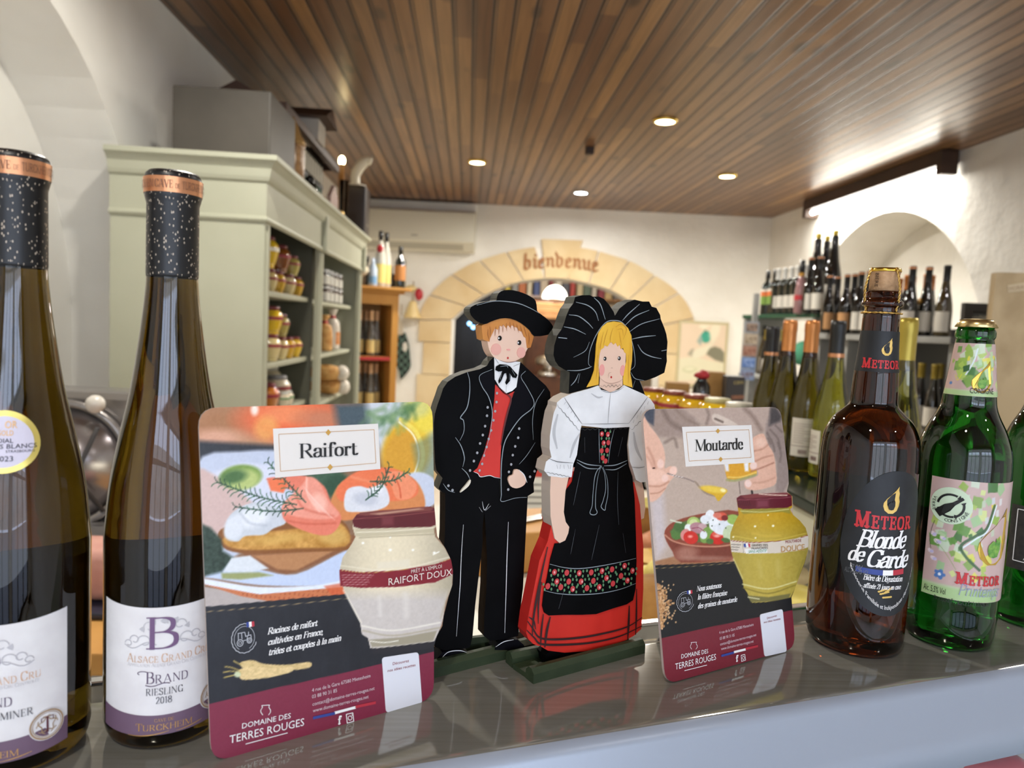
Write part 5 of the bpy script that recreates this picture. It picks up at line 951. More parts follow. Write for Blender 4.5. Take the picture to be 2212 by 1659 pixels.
    col = (p.rgb('#b5a044')[None]*(1-up)+p.rgb('#c29414')[None]*up)*sh; p.c = p.c*(1-a[:, None])+np.clip(col, 0, 1)*a[:, None]; p.grain(.035, 5, 1, 1, 51, a)
    p.poly([(1597, 1100), (1706, 1096), (1708, 1110), (1690, 1106), (1605, 1110)], '#8f8a3e', 3, .8); p.stroke([(1600, 1104), (1650, 1106), (1704, 1100)], 1.6, '#d9d38a', 2); p.stroke([(1626, 1152), (1655, 1158), (1685, 1157)], 4, '#d9b94a', 5, .7); p.stroke([(1585, 1158), (1660, 1168), (1742, 1152)], 1.5, '#e0c65a', 2.5, .8)
    for x, y, r in ((1631, 1137, 2.6), (1670, 1136, 2.8), (1584, 1160, 2), (1632, 1162, 2), (1740, 1130, 2.2), (1659, 1113, 1.6)): p.ell(x, y, r, r*.8, '#fffde0', 0, 2)
    p.stroke([(1604, 1262), (1660, 1272), (1720, 1256)], 2.4, '#e3dc9c', 2.5); p.stroke([(1606, 1270), (1660, 1282), (1718, 1264)], 2.4, '#8a7a2c', 2.5); p.poly([(1614, 1286), (1660, 1290), (1708, 1282), (1704, 1292), (1660, 1299), (1622, 1301)], '#77703f', 2.5); p.stroke([(1616, 1290), (1640, 1294)], 2, '#e8e4b8', 2, 1, 0); p.stroke([(1640, 1215), (1644, 1245)], 7, '#cdbb66', 8, .6, 0); p.stroke([(1680, 1212), (1682, 1244)], 9, '#cdbb66', 8, .6, 0); p.stroke([(1585, 1208), (1604, 1250)], 2.5, '#e0d58c', 3, .8, 0); p.stroke([(1735, 1210), (1722, 1248)], 3, '#8f8237', 4, .8, 0)
    p.poly([(1591, 1076), (1600, 1070), (1700, 1065), (1710, 1070), (1711, 1092), (1700, 1097), (1605, 1100), (1594, 1096)], '#611a27', 1.3); p.poly([(1600, 1071), (1625, 1067), (1700, 1064), (1706, 1068), (1690, 1072), (1610, 1077)], '#7f3a3c', 2); p.stroke([(1640, 1067), (1665, 1069), (1700, 1070)], 2., '#f0d8c0', 2.); p.stroke([(1595, 1080), (1650, 1078), (1709, 1074)], 1.2, '#97545c', 1.5); p.poly([(1635, 1081), (1660, 1080), (1660, 1095), (1635, 1096)], '#8b4754', 7, .7)
    for k, x in enumerate(np.arange(1593, 1619, 4.2)): p.stroke([(x, 1082), (x+2.4, 1092)], 1., '#3c1218', 1., .8, 0)
    p.poly([(1577, 1166), (1620, 1171), (1680, 1170), (1720, 1163), (1747, 1155), (1746, 1182), (1720, 1190), (1680, 1195), (1620, 1196), (1580, 1192)], '#ddd0bf', 1.2); p.stroke([(1579, 1168), (1630, 1172), (1688, 1168)], 1.2, '#8c2b33', 1); p.stroke([(1730, 1161), (1747, 1156)], 1.2, '#8c2b33', 1, 1, 0)
    for i in range(3): p.stroke([(1580, 1176+i*5.5), (1600-i*3, 1177+i*5.5)], 2., '#6e665c', 1.2, .8, 0)
    p.stroke([(1604, 1173), (1606, 1194)], .8, '#8c8378', .8, 1, 0); p.poly([(1606, 1174), (1611, 1174), (1612, 1182), (1607, 1182)], '#3a4c96', .8); p.poly([(1611, 1174), (1616, 1174), (1617, 1182), (1612, 1182)], '#f0efee', .8); p.poly([(1616, 1174), (1620, 1174), (1621, 1182), (1617, 1182)], '#c23a46', .8); p.poly([(1608, 1186), (1656, 1184), (1658, 1194), (1612, 1196)], '#f2f0ec', 1.)
art_sheet(ml, outline, 'printed_picture', ms, moutarde, .00066)
g = G(); quad_on(ml, g, [(1472, 922), (1622, 918), (1629, 999), (1480, 1008)], .0006); g.obj('title_card', CARDW, ms)
g = G(); strip_on(ml, g, [(1481, 934), (1616, 928), (1621, 988), (1487, 996), (1481, 934)], 1.0, .0009); g.obj('title_frame', BROWN_INK, ms)
g = G()
for x, y in ((1549, 931), (1555, 992)): quad_on(ml, g, [(x-4.5, y+.4), (x, y-5.5), (x+4.5, y-.4), (x, y+5.5)], .0010)
g.obj('title_diamonds', GOLD_INK, ms)
g = write(ml, G(), 'Moutarde', 'didone', (1499, 975), (1603, 970), 25, .0010); g.obj('title_lettering', BLACK_INK, ms)
g = G()
for t, a, b in (('Nous soutenons', (1503, 1277), (1556, 1268)), ('la filière française', (1505, 1295), (1568, 1284)), ('des graines de moutarde', (1506, 1314), (1589, 1298))): write(ml, g, t, 'italic', a, b, 11, .0009)
g.obj('slogan_lettering', WHITE_INK, ms)
tractor(ml, ms, 1479, 1299, .68, .12)
g = G(); write(ml, g, 'DOMAINE DES', 'sans', (1470, 1422), (1528, 1410), 10, .0009); write(ml, g, 'TERRES ROUGES', 'sans', (1457, 1446), (1545, 1424), 14, .0009); strip_on(ml, g, [(1477, 1448), (1525, 1436)], 1.4, .0009); g.obj('maker_lettering', WHITE_INK, ms)
pot_logo(ml, ms, 1497, 1395, .75)
g = G()
for t, a, b in (('4 rue de la Gare 67580 Mietesheim', (1552, 1369), (1626, 1351)), ('03 88 90 31 85', (1553, 1382), (1585, 1374)), ('contact@domaine-terres-rouges.net', (1554, 1394), (1632, 1373)), ('www.domaine-terres-rouges.net', (1556, 1404), (1626, 1387))): write(ml, g, t, 'sans', a, b, 6.6, .0009)
g.obj('address_lettering', MATS['pale ink'], ms)
for m, a, b in ((BLUE_INK, (1557, 1416), (1584, 1409)), (WHITE_INK, (1584, 1408), (1609, 1402)), (REDF, (1609, 1401), (1635, 1395))):
    g = G(); strip_on(ml, g, [a, b], 5, .0009); g.obj('flag_stripe', m, ms)
g = G(); write(ml, g, 'f', 'slab', (1588, 1429), (1594, 1427), 13, .0009); q = [(1599, 1415), (1607, 1413), (1609, 1425), (1600, 1428)]; strip_on(ml, g, q+[q[0]], 1.5, .0009); strip_on(ml, g, [(1604+2.5*math.cos(a*.5), 1420.5+3.2*math.sin(a*.5)) for a in range(14)], 1.2, .0009); g.obj('social_icons', WHITE_INK, ms)
g = G(); rc = rrect([ml.l(1640, 1327), ml.l(1650, 1418), ml.l(1698, 1407), ml.l(1689, 1315)], (.0025,)*4); ml.board(g, rc, .0008, .0003); g.obj('recipe_card', MATS['white print'], ms)
g = G(); write(ml, g, 'Découvrez', 'sans', (1655, 1337), (1676, 1331), 5, .0010); write(ml, g, 'nos idées recettes', 'sans', (1648, 1346), (1684, 1338), 5, .0010); g.obj('recipe_lettering', RED_INK, ms)
g = G(); write(ml, g, 'MOUTARDE', 'sans', (1695, 1174), (1729, 1170), 7, .0010); g.obj('jar_lettering', RED_INK, ms)
g = G(); write(ml, g, 'DOUCE', 'sans', (1686, 1193), (1736, 1188), 14, .0010); g.obj('jar_lettering', BROWN_INK, ms)
g = G(); write(ml, g, 'GRAINES 100%', 'sans', (1622, 1180), (1657, 1179), 5, .0010); write(ml, g, 'FRANÇAISES', 'sans', (1622, 1187), (1657, 1185), 5, .0010); g.obj('jar_lettering', BLACK_INK, ms)
g = write(ml, G(), 'SANS ADDITIF', 'sans', (1615, 1194), (1654, 1192), 6, .0011); g.obj('jar_lettering', mat('green ink', '#5fa07a', .5), ms)
strut(ml, ms, .07, .11)
# ---------------------------------------------------------------- foreground bottles
def glass(name, col, rough=.0, ior=1.5, dens=None):
    if name in MATS: return MATS[name]
    m = mat(name, col, rough, trans=1., ior=ior, spec=.5); return m
OLIVE = glass('olive bottle glass', '#52400f'); AMBER = glass('amber bottle glass', '#431804'); GREENG = glass('green bottle glass', '#125c16'); OLIVEL = glass('light olive glass', '#99902f')
def interp(prof, z):
    for (r0, z0), (r1, z1) in zip(prof[:-1], prof[1:]):
        if z0 <= z <= z1 and z1 > z0: return r0+(r1-r0)*(z-z0)/(z1-z0)
    return prof[-1][0]
def smooth_prof(pts, n=5):
    """rounded (r, z) outline through control points"""
    return [(max(float(p[0]), 0.), float(p[1])) for p in cr(pts, n)]
class Bottle:
    def __init__(s, root, c, prof, z0):
        s.root, s.c, s.prof, s.z0 = root, np.array([c[0], c[1], 0.]), prof, z0
        t = -s.c.copy(); t[2] = 0; s.t = t/np.linalg.norm(t); s.r = np.array([-s.t[1], s.t[0], 0.])   # t faces the camera, r to its right
    def P(s, a, z, e=.0004): return s.c + (s.t*math.cos(a)+s.r*math.sin(a))*(interp(s.prof, z)+e) + np.array([0, 0, s.z0+z])
    def at(s, x, y):
        """(angle, height) of the bottle wall seen at a photo pixel"""
        d = ray(x, y); rr = interp(s.prof, .1); z = .1
        for _ in range(12):
            o = CO-s.c; A = d[0]**2+d[1]**2; Bq = o[0]*d[0]+o[1]*d[1]; Cq = o[0]**2+o[1]**2-rr*rr; D = Bq*Bq-A*Cq
            k = (-Bq-math.sqrt(max(D, 0)))/A; p = CO+d*k; z = p[2]-s.z0; rr = interp(s.prof, min(max(z, 0), s.prof[-1][1]))
        q = p-s.c; return math.atan2(q @ s.r, q @ s.t), z
    def patch(s, name, a0, a1, z0, z1, m, parent=None, e=.0004, n=28, nz=6, cols=None, zlo=None, zhi=None, both=False):
        V = []; Fc = []
        for j in range(nz+1):
            for i in range(n+1):
                a = a0+(a1-a0)*i/n; lo = zlo(a) if zlo else z0; hi = zhi(a) if zhi else z1; V.append(s.P(a, lo+(hi-lo)*j/nz, e))
        for j in range(nz):
            for i in range(n): Fc.append([j*(n+1)+i, j*(n+1)+i+1, (j+1)*(n+1)+i+1, (j+1)*(n+1)+i])
        return link_mesh(name, V, Fc, m, parent or s.root, True)
    def poly(s, g, pts, e, mi=0):
        """filled outline in (angle, z)"""
        g.add([s.P(a, z, e) for a, z in pts], [list(range(len(pts)))], mi)
    def line(s, g, pts, w, e, mi=0, taper=False):
        pts = [np.array(p) for p in pts]; R = interp(s.prof, pts[0][1])
        for k, (a, b) in enumerate(zip(pts[:-1], pts[1:])):
            d = np.array([(b[0]-a[0])*R, b[1]-a[1]]); d /= np.linalg.norm(d)+1e-12; n = np.array([-d[1]/R, d[0]])*w/2
            if taper: 
                t = k/(len(pts)-1); n = n*(.25+.75*math.sin(math.pi*max(.05, min(.95, t))))
            g.add([s.P(*(q), e+k*1.5e-6) for q in (a-n, b-n, b+n, a+n)], [[0, 1, 2, 3]], mi)
    def text(s, g, txt, style, a0, a1, z0, h, e=.0008, z1=None, geo=None, curve=None, mi=0):
        v, f, w = geo or text_geo(txt, style); z1 = z0 if z1 is None else z1; P = []
        for x, y, c in v:
            t = x/w; a = a0+(a1-a0)*t; z = z0+(z1-z0)*t + (curve(t) if curve else 0); P.append(s.P(a, z+y*h, e+c))
        g.add(P, f, mi); return g
    def solid(s, name, m, prof=None, n=64, parent=None): 
        return G().lathe([(r, z+s.z0) for r, z in (prof or s.prof)], s.c, n).obj(name, m, parent or s.root, True)
PAPER = varied('cream label paper', '#d9d5d6', '#e2dfdf', 60, .6); PURPLE = mat('purple label print', '#6c5468', .5); PURPD = mat('plum letters', '#5b4763', .5); INKD = mat('dark label letters', '#2b2b3c', .5); COPI = mat('copper letters', '#c98f5f', .35, metal=.4); COPL = mat('pale copper letters', '#d9ae8c', .4, metal=.3); GOLDL = mat('gold letters', '#d9a764', .35, metal=.5); SCROLL = mat('grey scrolls', '#b9b6ba', .6); COPB = varied('copper foil', '#c98a62', '#d9a077', 40, .28, .1, (1, 1, .1), metal=.75); SPARK = None
def sparkle():
    m = mat('black speckled capsule', '#0a0a0e', .38, spec=.5); nt = m.node_tree; b = nt.nodes['Principled BSDF']; N = nt.nodes.new; L = nt.links.new
    tc = N('ShaderNodeTexCoord'); mp = N('ShaderNodeMapping'); mp.inputs['Scale'].default_value = (1, 1, .5); v = N('ShaderNodeTexVoronoi'); v.inputs['Scale'].default_value = 1000; L(tc.outputs['Object'], mp.inputs['Vector']); L(mp.outputs['Vector'], v.inputs['Vector'])
    sp = N('ShaderNodeSeparateColor'); L(v.outputs['Color'], sp.inputs[0]); c1 = N('ShaderNodeMath'); c1.operation = 'GREATER_THAN'; c1.inputs[1].default_value = .80; L(sp.outputs[0], c1.inputs[0])
    c2 = N('ShaderNodeMath'); c2.operation = 'LESS_THAN'; c2.inputs[1].default_value = .38; L(v.outputs['Distance'], c2.inputs[0]); c3 = N('ShaderNodeMath'); c3.operation = 'MULTIPLY'; L(c1.outputs[0], c3.inputs[0]); L(c2.outputs[0], c3.inputs[1])
    mx = N('ShaderNodeMix'); mx.data_type = 'RGBA'; mx.inputs[6].default_value = (*S('#0a0a0e'), 1); mx.inputs[7].default_value = (*S('#b9aa98'), 1); L(c3.outputs[0], mx.inputs[0]); L(mx.outputs[2], b.inputs['Base Color']); return m
SPARK = sparkle()
FLUTE = [(0, .004), (.020, .0025)] + smooth_prof([(.031, .0), (.0355, .004), (.0375, .012)], 4) + [(.0375, .06), (.0375, .100)] + smooth_prof([(.0375, .128), (.0345, .162), (.0295, .191), (.0235, .220), (.0192, .249), (.0158, .278), (.0148, .297), (.0147, .330)], 5) + [(.0147, .340), (.0160, .342), (.0163, .352), (.0150, .3555), (0, .3555)]
def alsace(px, py, label, yr, grape, a_off, medal):
    c = atz(px, py, ZC); t = thing('wine_bottle', label, 'wine bottle', c); b = Bottle(t, c, FLUTE, ZC)
    b.solid('glass_body', OLIVE, [p for p in FLUTE if p[1] < .334] + [(.0146, .334), (0, .334)], 72)
    cap = [(.0150, .291), (.0152, .293), (.0151, .336), (.0159, .339), (.0165, .3415), (.0165, .3515)]
    b.solid('capsule', SPARK, [(.0149, .2905)] + cap[1:] + [(.0158, .354), (.0140, .3558), (.0125, .3545), (0, .3545)], 48)
    band = b.patch('capsule_band', -math.pi, math.pi, .3418, .3512, COPB, None, .0009, 56, 1)
    g = G()
    for k, w0 in enumerate((-2.9, -1.05, .8)): 
        o = w0+a_off*.4; b.text(g, 'CAVE', 'roman', o+.45, o+1.05, .3442, .0046, .0008+.0006); b.text(g, 'DE', 'roman', o+1.13, o+1.28, .3442, .0028, .0014); b.text(g, 'TURCKHEIM', 'roman', o+1.36, o+2.25, .3442, .0046, .0014)
    g.obj('band_lettering', mat('brown foil letters', '#6e4a3c', .5), band)
    # front label with a waved top and bottom
    A = lambda q: a_off+q; half = 1.09; zt = .092
    top = lambda a: zt+.0028*((a-a_off)/half)**2; bot = lambda a: .012+.0024*((a-a_off)/half)**2; mid = lambda a: .0245+.0042*((a-a_off)/half)**2
    lab = b.patch('front_label', A(-half), A(half), 0, 0, PAPER, None, .0004, 48, 8, zlo=bot, zhi=top)
    b.patch('label_footer', A(-half), A(half), 0, 0, PURPLE, lab, .0006, 48, 3, zlo=bot, zhi=mid)
    g = G(); b.text(g, 'B', 'roman', A(-.27), A(.20), .0665, .0195, .0008); g.obj('monogram', mat('plum monogram', '#6d4f74', .45), lab)
    g = G()
    for sg in (-1, 1):
        for k, (r0, x0, zz) in enumerate(((.0042, .30, .0715), (.003, .45, .0725), (.0024, .55, .0700), (.0035, .22, .0805))):
            b.line(g, [(A(sg*(x0+.0+r0/.0375*math.cos(u*.42)*(1-u*.04))), zz+r0*math.sin(u*.42)*(1-u*.04)) for u in range(14)], .0006, .00072)
        b.line(g, [(A(sg*(.12+.5*k/8)), .0690+.002*math.sin(k*.8)) for k in range(9)], .0006, .00072)
        for (x, zz) in ((.33, .0790), (.16, .0835), (.02, .0838)):
            b.poly(g, [(A(sg*x+.05*math.cos(u*math.pi/3)*(1 if u % 2 else .6)), zz+.0022*math.sin(u*math.pi/3)*(1 if u % 2 else .6)) for u in range(6)], .00071)
    g.obj('vine_scrolls', SCROLL, lab)
    g = G(); b.text(g, '', 'roman', A(-.58), A(.70), .0580, .0052, .0008, .0580, geo=smallcaps('Alsace Grand Cru', 'roman'), curve=lambda q: .0006*(2*q-1)**2); g.obj('region_lettering', COPL, lab)
    g = G(); b.text(g, '', 'roman', A(-.57), A(.68), .0554, .0022, .0008, geo=smallcaps('Appellation Alsace Grand Cru Contrôlée'.replace('ô', 'o'), 'roman'), curve=lambda q: .0006*(2*q-1)**2); g.obj('appellation_lettering', SCROLL, lab)
    g = G(); b.text(g, '', 'roman', A(-.27), A(.34), .0450, .0072, .0008, geo=smallcaps('Brand', 'roman', .72)); b.line(g, [(A(-.32+.08*math.cos(u*.5)), .0515+.0012*math.sin(u*.5)) for u in range(9)], .0004, .0008); b.line(g, [(A(-.28+u*.045), .0440-.0008*math.sin(u*.75)) for u in range(9)], .0005, .0008); g.obj('vineyard_lettering', PURPD, lab)
    g = G(); wg = .60 if len(grape) > 9 else .27; b.text(g, grape, 'roman', A(-wg), A(wg), .0375, .0042, .0008); b.text(g, yr, 'roman', A(-.12), A(.11), .0320, .0042, .0008); g.obj('grape_lettering', INKD, lab)
    g = G(); b.text(g, 'CAVE DE', 'roman', A(-.14), A(.14), .0205, .0020, .0009); b.text(g, '', 'roman', A(-.42), A(.42), .0152, .0046, .0009, geo=smallcaps('Turckheim', 'roman', .8)); b.line(g, [(A(-.55+.62*k/14), .0140-.0018*math.sin(math.pi*min(1, (k+5)/19))) for k in range(15)], .0006, .0009, taper=True); b.line(g, [(A(.18+.40*k/10), .0132+.0022*(k/10)**1.5) for k in range(11)], .0006, .0009, taper=True); g.obj('cellar_lettering', GOLDL, lab)
    ca, cz = A(.78), .0285; circ = lambda r: [(ca+r/.0375*math.cos(u*math.pi/14), cz+r*math.sin(u*math.pi/14)) for u in range(28)]
    g = G(); b.poly(g, circ(.0092), .0010); s = g.obj('seal', PAPER, lab)
    g = G(); b.line(g, circ(.0083)+circ(.0083)[:1], .0009, .0012); b.line(g, circ(.0072)+circ(.0072)[:1], .0003, .0012)
    for k in range(5): b.line(g, [(ca+(.0042+.0012*math.cos(u*.7))/.0375*math.cos(k*1.26+u*.22), cz+(.0042+.0012*math.cos(u*.7))*math.sin(k*1.26+u*.22)) for u in range(10)], .0005, .0012)
    g.obj('seal_ring', mat('bronze print', '#a68a6c', .4), lab)
    g = G(); b.text(g, 'T', 'roman', ca-.085, ca+.085, cz-.0045, .0092, .0014); g.obj('seal_letter', mat('maroon letters', '#5a2430', .5), lab)
    b.patch('back_label', math.pi-.75, math.pi+.75, .022, .118, mat('back label', '#cfc8ba', .7), None, .0004, 24, 4)
    if medal:
        ma, mz, R = medal; rr = interp(FLUTE, mz); cc = lambda r: [(ma+r/rr*math.cos(u*math.pi/16), mz+r*math.sin(u*math.pi/16)) for u in range(32)]
        def disc(nm, r, m, e, par):                                    # fan with rings so it follows the glass
            V = []; Fc = []; rg = 6
            for j in range(rg+1):
                for u in range(40): V.append(b.P(ma+r*j/rg/rr*math.cos(u*math.pi/20), mz+r*j/rg*math.sin(u*math.pi/20), e))
            for j in range(rg):
                for u in range(40): Fc.append([j*40+u, (j)*40+(u+1) % 40, (j+1)*40+(u+1) % 40, (j+1)*40+u])
            return link_mesh(nm, V, Fc, m, par, True)
        md = disc('medal_sticker', R, mat('gold medal foil', '#d9c46a', .3, metal=.6), .0006, t); disc('medal_face', R*.82, mat('lilac medal face', '#cdc8d8', .45), .0009, md)
        g = G()
        for txt, w, dz, h in (("OR", .20, .0075, .0042), ('GOLD', .26, .0035, .0030), ):
            b.text(g, txt, 'sans', ma+.02-(0 if w < .25 else .12), ma+.02+w-(0 if w < .25 else .12), mz+dz, h, .0013)
        g.obj('medal_lettering', GOLDL, md); g = G()
        for txt, a0, a1, dz, h in (('MONDIAL', -.36, .16, -.0005, .0026), ('DES VINS BLANCS', -.50, .52, -.0036, .0026), ('STRASBOURG', .05, .48, -.0058, .0014), ('2023', -.1, .16, -.0105, .0030)): b.text(g, txt, 'sans', ma+a0, ma+a1, mz+dz, h, .0013)
        g.obj('medal_lettering', INKD, md)
    return b
b2 = alsace(362, 1556, 'tall olive wine bottle labelled Riesling 2018, right beside the Raifort sign', '2018', 'RIESLING', -.05, None)
b1 = alsace(44, 1611, 'tall olive wine bottle with round gold medal sticker, at the left end of the counter', '2019', 'GEWURZTRAMINER', -.44, (-.24, .1935, .0172))
# ---- amber beer bottle with wired cork
AMB = [(0, .004), (.024, .002)] + smooth_prof([(.033, 0), (.0385, .005), (.0408, .014)], 4) + [(.041, .05), (.0405, .12)] + smooth_prof([(.0402, .175), (.0385, .190), (.0325, .204), (.0245, .2125), (.0196, .2185), (.0188, .228), (.0178, .246), (.0162, .262), (.0151, .284), (.0148, .296)], 5) + [(.0140, .300), (.0138, .303)] + smooth_prof([(.0140, .3035), (.0165, .3055), (.0165, .3085), (.0142, .3105)], 3) + [(.0137, .3125), (.0137, .3165), (.0128, .3178), (0, .3178)]
c = atz(1841, 1386, ZC); t = thing('beer_bottle', 'amber beer bottle with wired cork and black oval label on the counter', 'beer bottle', c); ab = Bottle(t, c, AMB, ZC)
ab.solid('glass_body', AMBER, None, 72)
CORK = varied('cork', '#a5805c', '#c09a74', 120, .8, .2); ab.solid('cork', CORK, [(.0120, .3178), (.0118, .331), (.0126, .3352), (.0118, .3372), (0, .3372)], 32)
ab.solid('cork_cap', mat('gold metal cap', '#d9b34a', .25, metal=1.), [(.0128, .3345), (.0131, .3352), (.0124, .3378), (0, .3386)], 32)
g = G(); ab.text(g, 'BIERE', 'sans', -.62, -.30, .3212, .0001) if 0 else None
v, f, w = text_geo('BIERE', 'sans'); P_ = []
for x, y, cz_ in v: 
    a = -.62 + y*.0030/.012; z = .333-x/w*.012; P_.append(ab.c+(ab.t*math.cos(a)+ab.r*math.sin(a))*.0126+np.array([0, 0, ZC+z]))
g.add(P_, f); g.obj('cork_lettering', mat('burnt letters', '#3a2415', .7), t)
WIRE = mat('gold wire', '#c9a45c', .3, metal=1.); g = G()
def twist(p, amp, fr, rad): g.tube(p, rad, 6)
for A0 in (-.95, .75, 2.3, 3.9):
    for ph in (0, math.pi):
        pts = []
        for k in range(29):
            q = k/28; z = .338-.0385*q; r = .0126+.0035*math.sin(math.pi*min(1, q*1.05))+.0018*q; a = A0+.05*math.cos(q*34+ph)-.12*q*(1 if A0 < 0 or A0 > 2.9 else -1); r += .0006*math.sin(q*34+ph)
            pts.append(ab.c+(ab.t*math.cos(a)+ab.r*math.sin(a))*r+np.array([0, 0, ZC+z]))
        g.tube(pts, .00052, 6)
for ph in (0, math.pi): g.tube([ab.c+(ab.t*math.cos(u*.13)+ab.r*math.sin(u*.13))*(.0160+.0004*math.cos(u*1.2+ph))+np.array([0, 0, ZC+.2988+.0005*math.sin(u*1.2+ph)]) for u in range(50)], .0005, 6)
ab_w = g.obj('wire_cage', WIRE, t, True)
DARK = varied('black label paper', '#17181b', '#202226', 40, .5); REDL = mat('red brewery letters', '#c2242c', .45); GOLDP = mat('gold print', '#d9b45e', .4, metal=.2)
ab.patch('neck_label', -1.5, 2.2, .2475, .2830, DARK, None, .0004, 40, 6)
ov = [ab.at(1780+x/4.15, 1000+y/4.15) for x, y in ((120, 650),)]
LA = .62; hw = 1.02; zc0, zh = .1010, .0640
lo = lambda a: zc0-.0010-zh*math.sqrt(max(0, 1-((a-LA)/hw)**2))*(.92); hi = lambda a: zc0+zh*math.sqrt(max(0, 1-((a-LA)/hw)**2))*1.02
lab = ab.patch('front_label', LA-hw, LA+hw, 0, 0, DARK, None, .0005, 64, 8, zlo=lo, zhi=hi)
def flame(b, g, a, z, s, e, lean=.25):
    """teardrop meteor: ring body with a jagged tail"""
    R = interp(b.prof, z); O = [(-1, 0), (-.95, .45), (-.6, 1.0), (0, 1.55), (.55, 2.15), (.95, 2.7), (.92, 2.2), (1.05, 1.75), (1.0, 1.2), (1.12, .7), (1.05, .1), (.8, -.55), (.3, -.95), (-.3, -.95), (-.8, -.55)]
    I = [(-.5, .0), (-.45, .4), (-.1, .75), (.1, .6), (.15, .95), (.35, .75), (.4, 1.1), (.55, .7), (.55, .1), (.35, -.45), (0, -.55), (-.35, -.42)]
    I = [(x*.86+.03, y*.86-.02) for x, y in I]
    T = lambda p: (a+(p[0])*s/R, z+p[1]*s)
    n = len(O); V = [b.P(*T(p), e) for p in O]; rg = [b.P(*T(p), e) for p in I]
    g.add(V, [list(range(n))]); return [T(p) for p in I]
g = G(); inner = flame(ab, g, *ab.at(1780+597/4.15, 1000+390/4.15), .0064, .0008); g.obj('flame_emblem', GOLDP, lab); g = G(); ab.poly(g, inner, .0012); g.obj('flame_centre', DARK, lab)
g = G(); inner = flame(ab, g, .42, .2660, .0042, .0007); fl_ = g.obj('flame_emblem', GOLDP, t); g = G(); ab.poly(g, inner, .0011); g.obj('flame_centre', DARK, t)
a0, z0 = ab.at(1780+268/4.15, 1000+565/4.15); g = G(); ab.text(g, '', 'slab', a0, a0+1.22, z0+.0008, .0130, .0009, z0+.001, geo=smallcaps('Meteor', 'slab', .80)); g.obj('brewery_lettering', REDL, lab)
g = G(); ab.text(g, '', 'slab', -.72, 1.2, .2510, .0080, .0009, geo=smallcaps('Meteor', 'slab', .82)); g.obj('brewery_lettering', REDL, t)
a0, z0 = ab.at(1780+300/4.15, 1000+728/4.15); g = G(); ab.text(g, 'Blonde', 'script', a0-.02, a0+1.02, z0-.0012, .0145, .0009, z0); a1, z1 = ab.at(1780+215/4.15, 1000+858/4.15); ab.text(g, 'de', 'script', a1, a1+.32, z1, .0130, .0009); ab.text(g, 'Garde', 'script', a1+.36, a1+1.30, z1-.003, .0145, .0009); g.obj('beer_lettering', WHITE_INK, lab)
a0, z0 = ab.at(1780+285/4.15, 1000+920/4.15)
for m, k0, k1 in ((BLUE_INK, 0, .52), (WHITE_INK, .52, .74), (REDF, .74, 1.02)):
    g = G(); ab.line(g, [(a0+k, z0-.0022-.001*math.sin(k*3)) for k in np.linspace(k0, k1, 8)], .0046, .0007); g.obj('flag_stripe', m, lab)
a0, z0 = ab.at(1780+348/4.15, 1000+1040/4.15); g = G(); ab.text(g, 'Bière de Dégustation', 'italic', a0, a0+.82, z0, .0048, .0009); ab.text(g, 'affinée 21 jours en cave', 'italic', a0+.02, a0+.80, z0-.0068, .0042, .0009)
ab.text(g, 'Brasserie Familiale et Indépendante depuis 1640', 'sans', LA-.78, LA+.78, .0640, .0040, .0009, curve=lambda q: .034*(2*q-1)**2-.0170); g.obj('tasting_lettering', WHITE_INK, lab)
a0, z0 = ab.at(1780+185/4.15, 1000+965/4.15); g = G(); ab.text(g, 'ALC.', 'light', a0, a0+.10, z0, .004, .0009); ab.text(g, '7,2%', 'light', a0+.12, a0+.33, z0, .0075, .0009); ab.text(g, 'VOL.', 'light', a0+.35, a0+.46, z0, .004, .0009); g.obj('strength_lettering', mat('dim silver print', '#77797e', .5), lab)
g = G(); a0, z0 = ab.at(1780+505/4.15, 1000+1172/4.15)
for k, (dx, dz, an) in enumerate(((0, 0, .3), (.06, -.003, .1), (.1, .002, .6), (-.04, .002, .4))):
    for u in range(5): ab.poly(g, [(a0+dx+(.0016*u*math.cos(an)+.0013*math.cos(v*1.05))/.041, z0+dz+.0016*u*math.sin(an)+.0009*math.sin(v*1.05)) for v in range(6)], .0009+k*1e-5)
g.obj('barley_emblem', GOLDP, lab)
# ---- green bottle with spring label
GRB = [(0, .004), (.022, .002)] + smooth_prof([(.030, 0), (.0352, .004), (.0378, .013)], 4) + [(.0385, .03), (.0380, .034), (.0386, .04), (.0386, .12)] + smooth_prof([(.0386, .150), (.0384, .168), (.0366, .183), (.0315, .198), (.0255, .2105), (.0222, .2200), (.0207, .232), (.0190, .246), (.0172, .262), (.0155, .276), (.0148, .280)], 5) + smooth_prof([(.0150, .2805), (.0160, .283), (.0158, .288), (.0146, .2895)], 3) + [(.0138, .292), (.0132, .298), (0, .298)]
def crown(b, z, m, R=.0162):
    g = G(); n = 42; V = []; Fc = []
    for j, (r, zz) in enumerate(((0, .0078), (.010, .0076), (.0135, .0066), (.0150, .0040), (R, .0006), (R*.98, 0))):
        for i in range(n):
            rr = r*(1+(.055*math.cos(i*math.pi) if j >= 4 else 0)); a = 2*math.pi*i/n; V.append(b.c+np.array([rr*math.cos(a), rr*math.sin(a), b.z0+z+zz]))
    for j in range(5):
        for i in range(n): Fc.append([(j+1)*n+i, (j+1)*n+(i+1) % n, j*n+(i+1) % n, j*n+i])
    return g.add(V, Fc).obj('crown_cap', m, b.root, True)
c = atz(2042, 1376, ZC); t = thing('beer_bottle', 'green beer bottle with gold crown cap and floral spring label', 'beer bottle', c); gb = Bottle(t, c, GRB, ZC)
gb.solid('glass_body', GREENG, None, 72); crown(gb, .2910, mat('pale gold cap', '#d6bd86', .28, metal=1.))
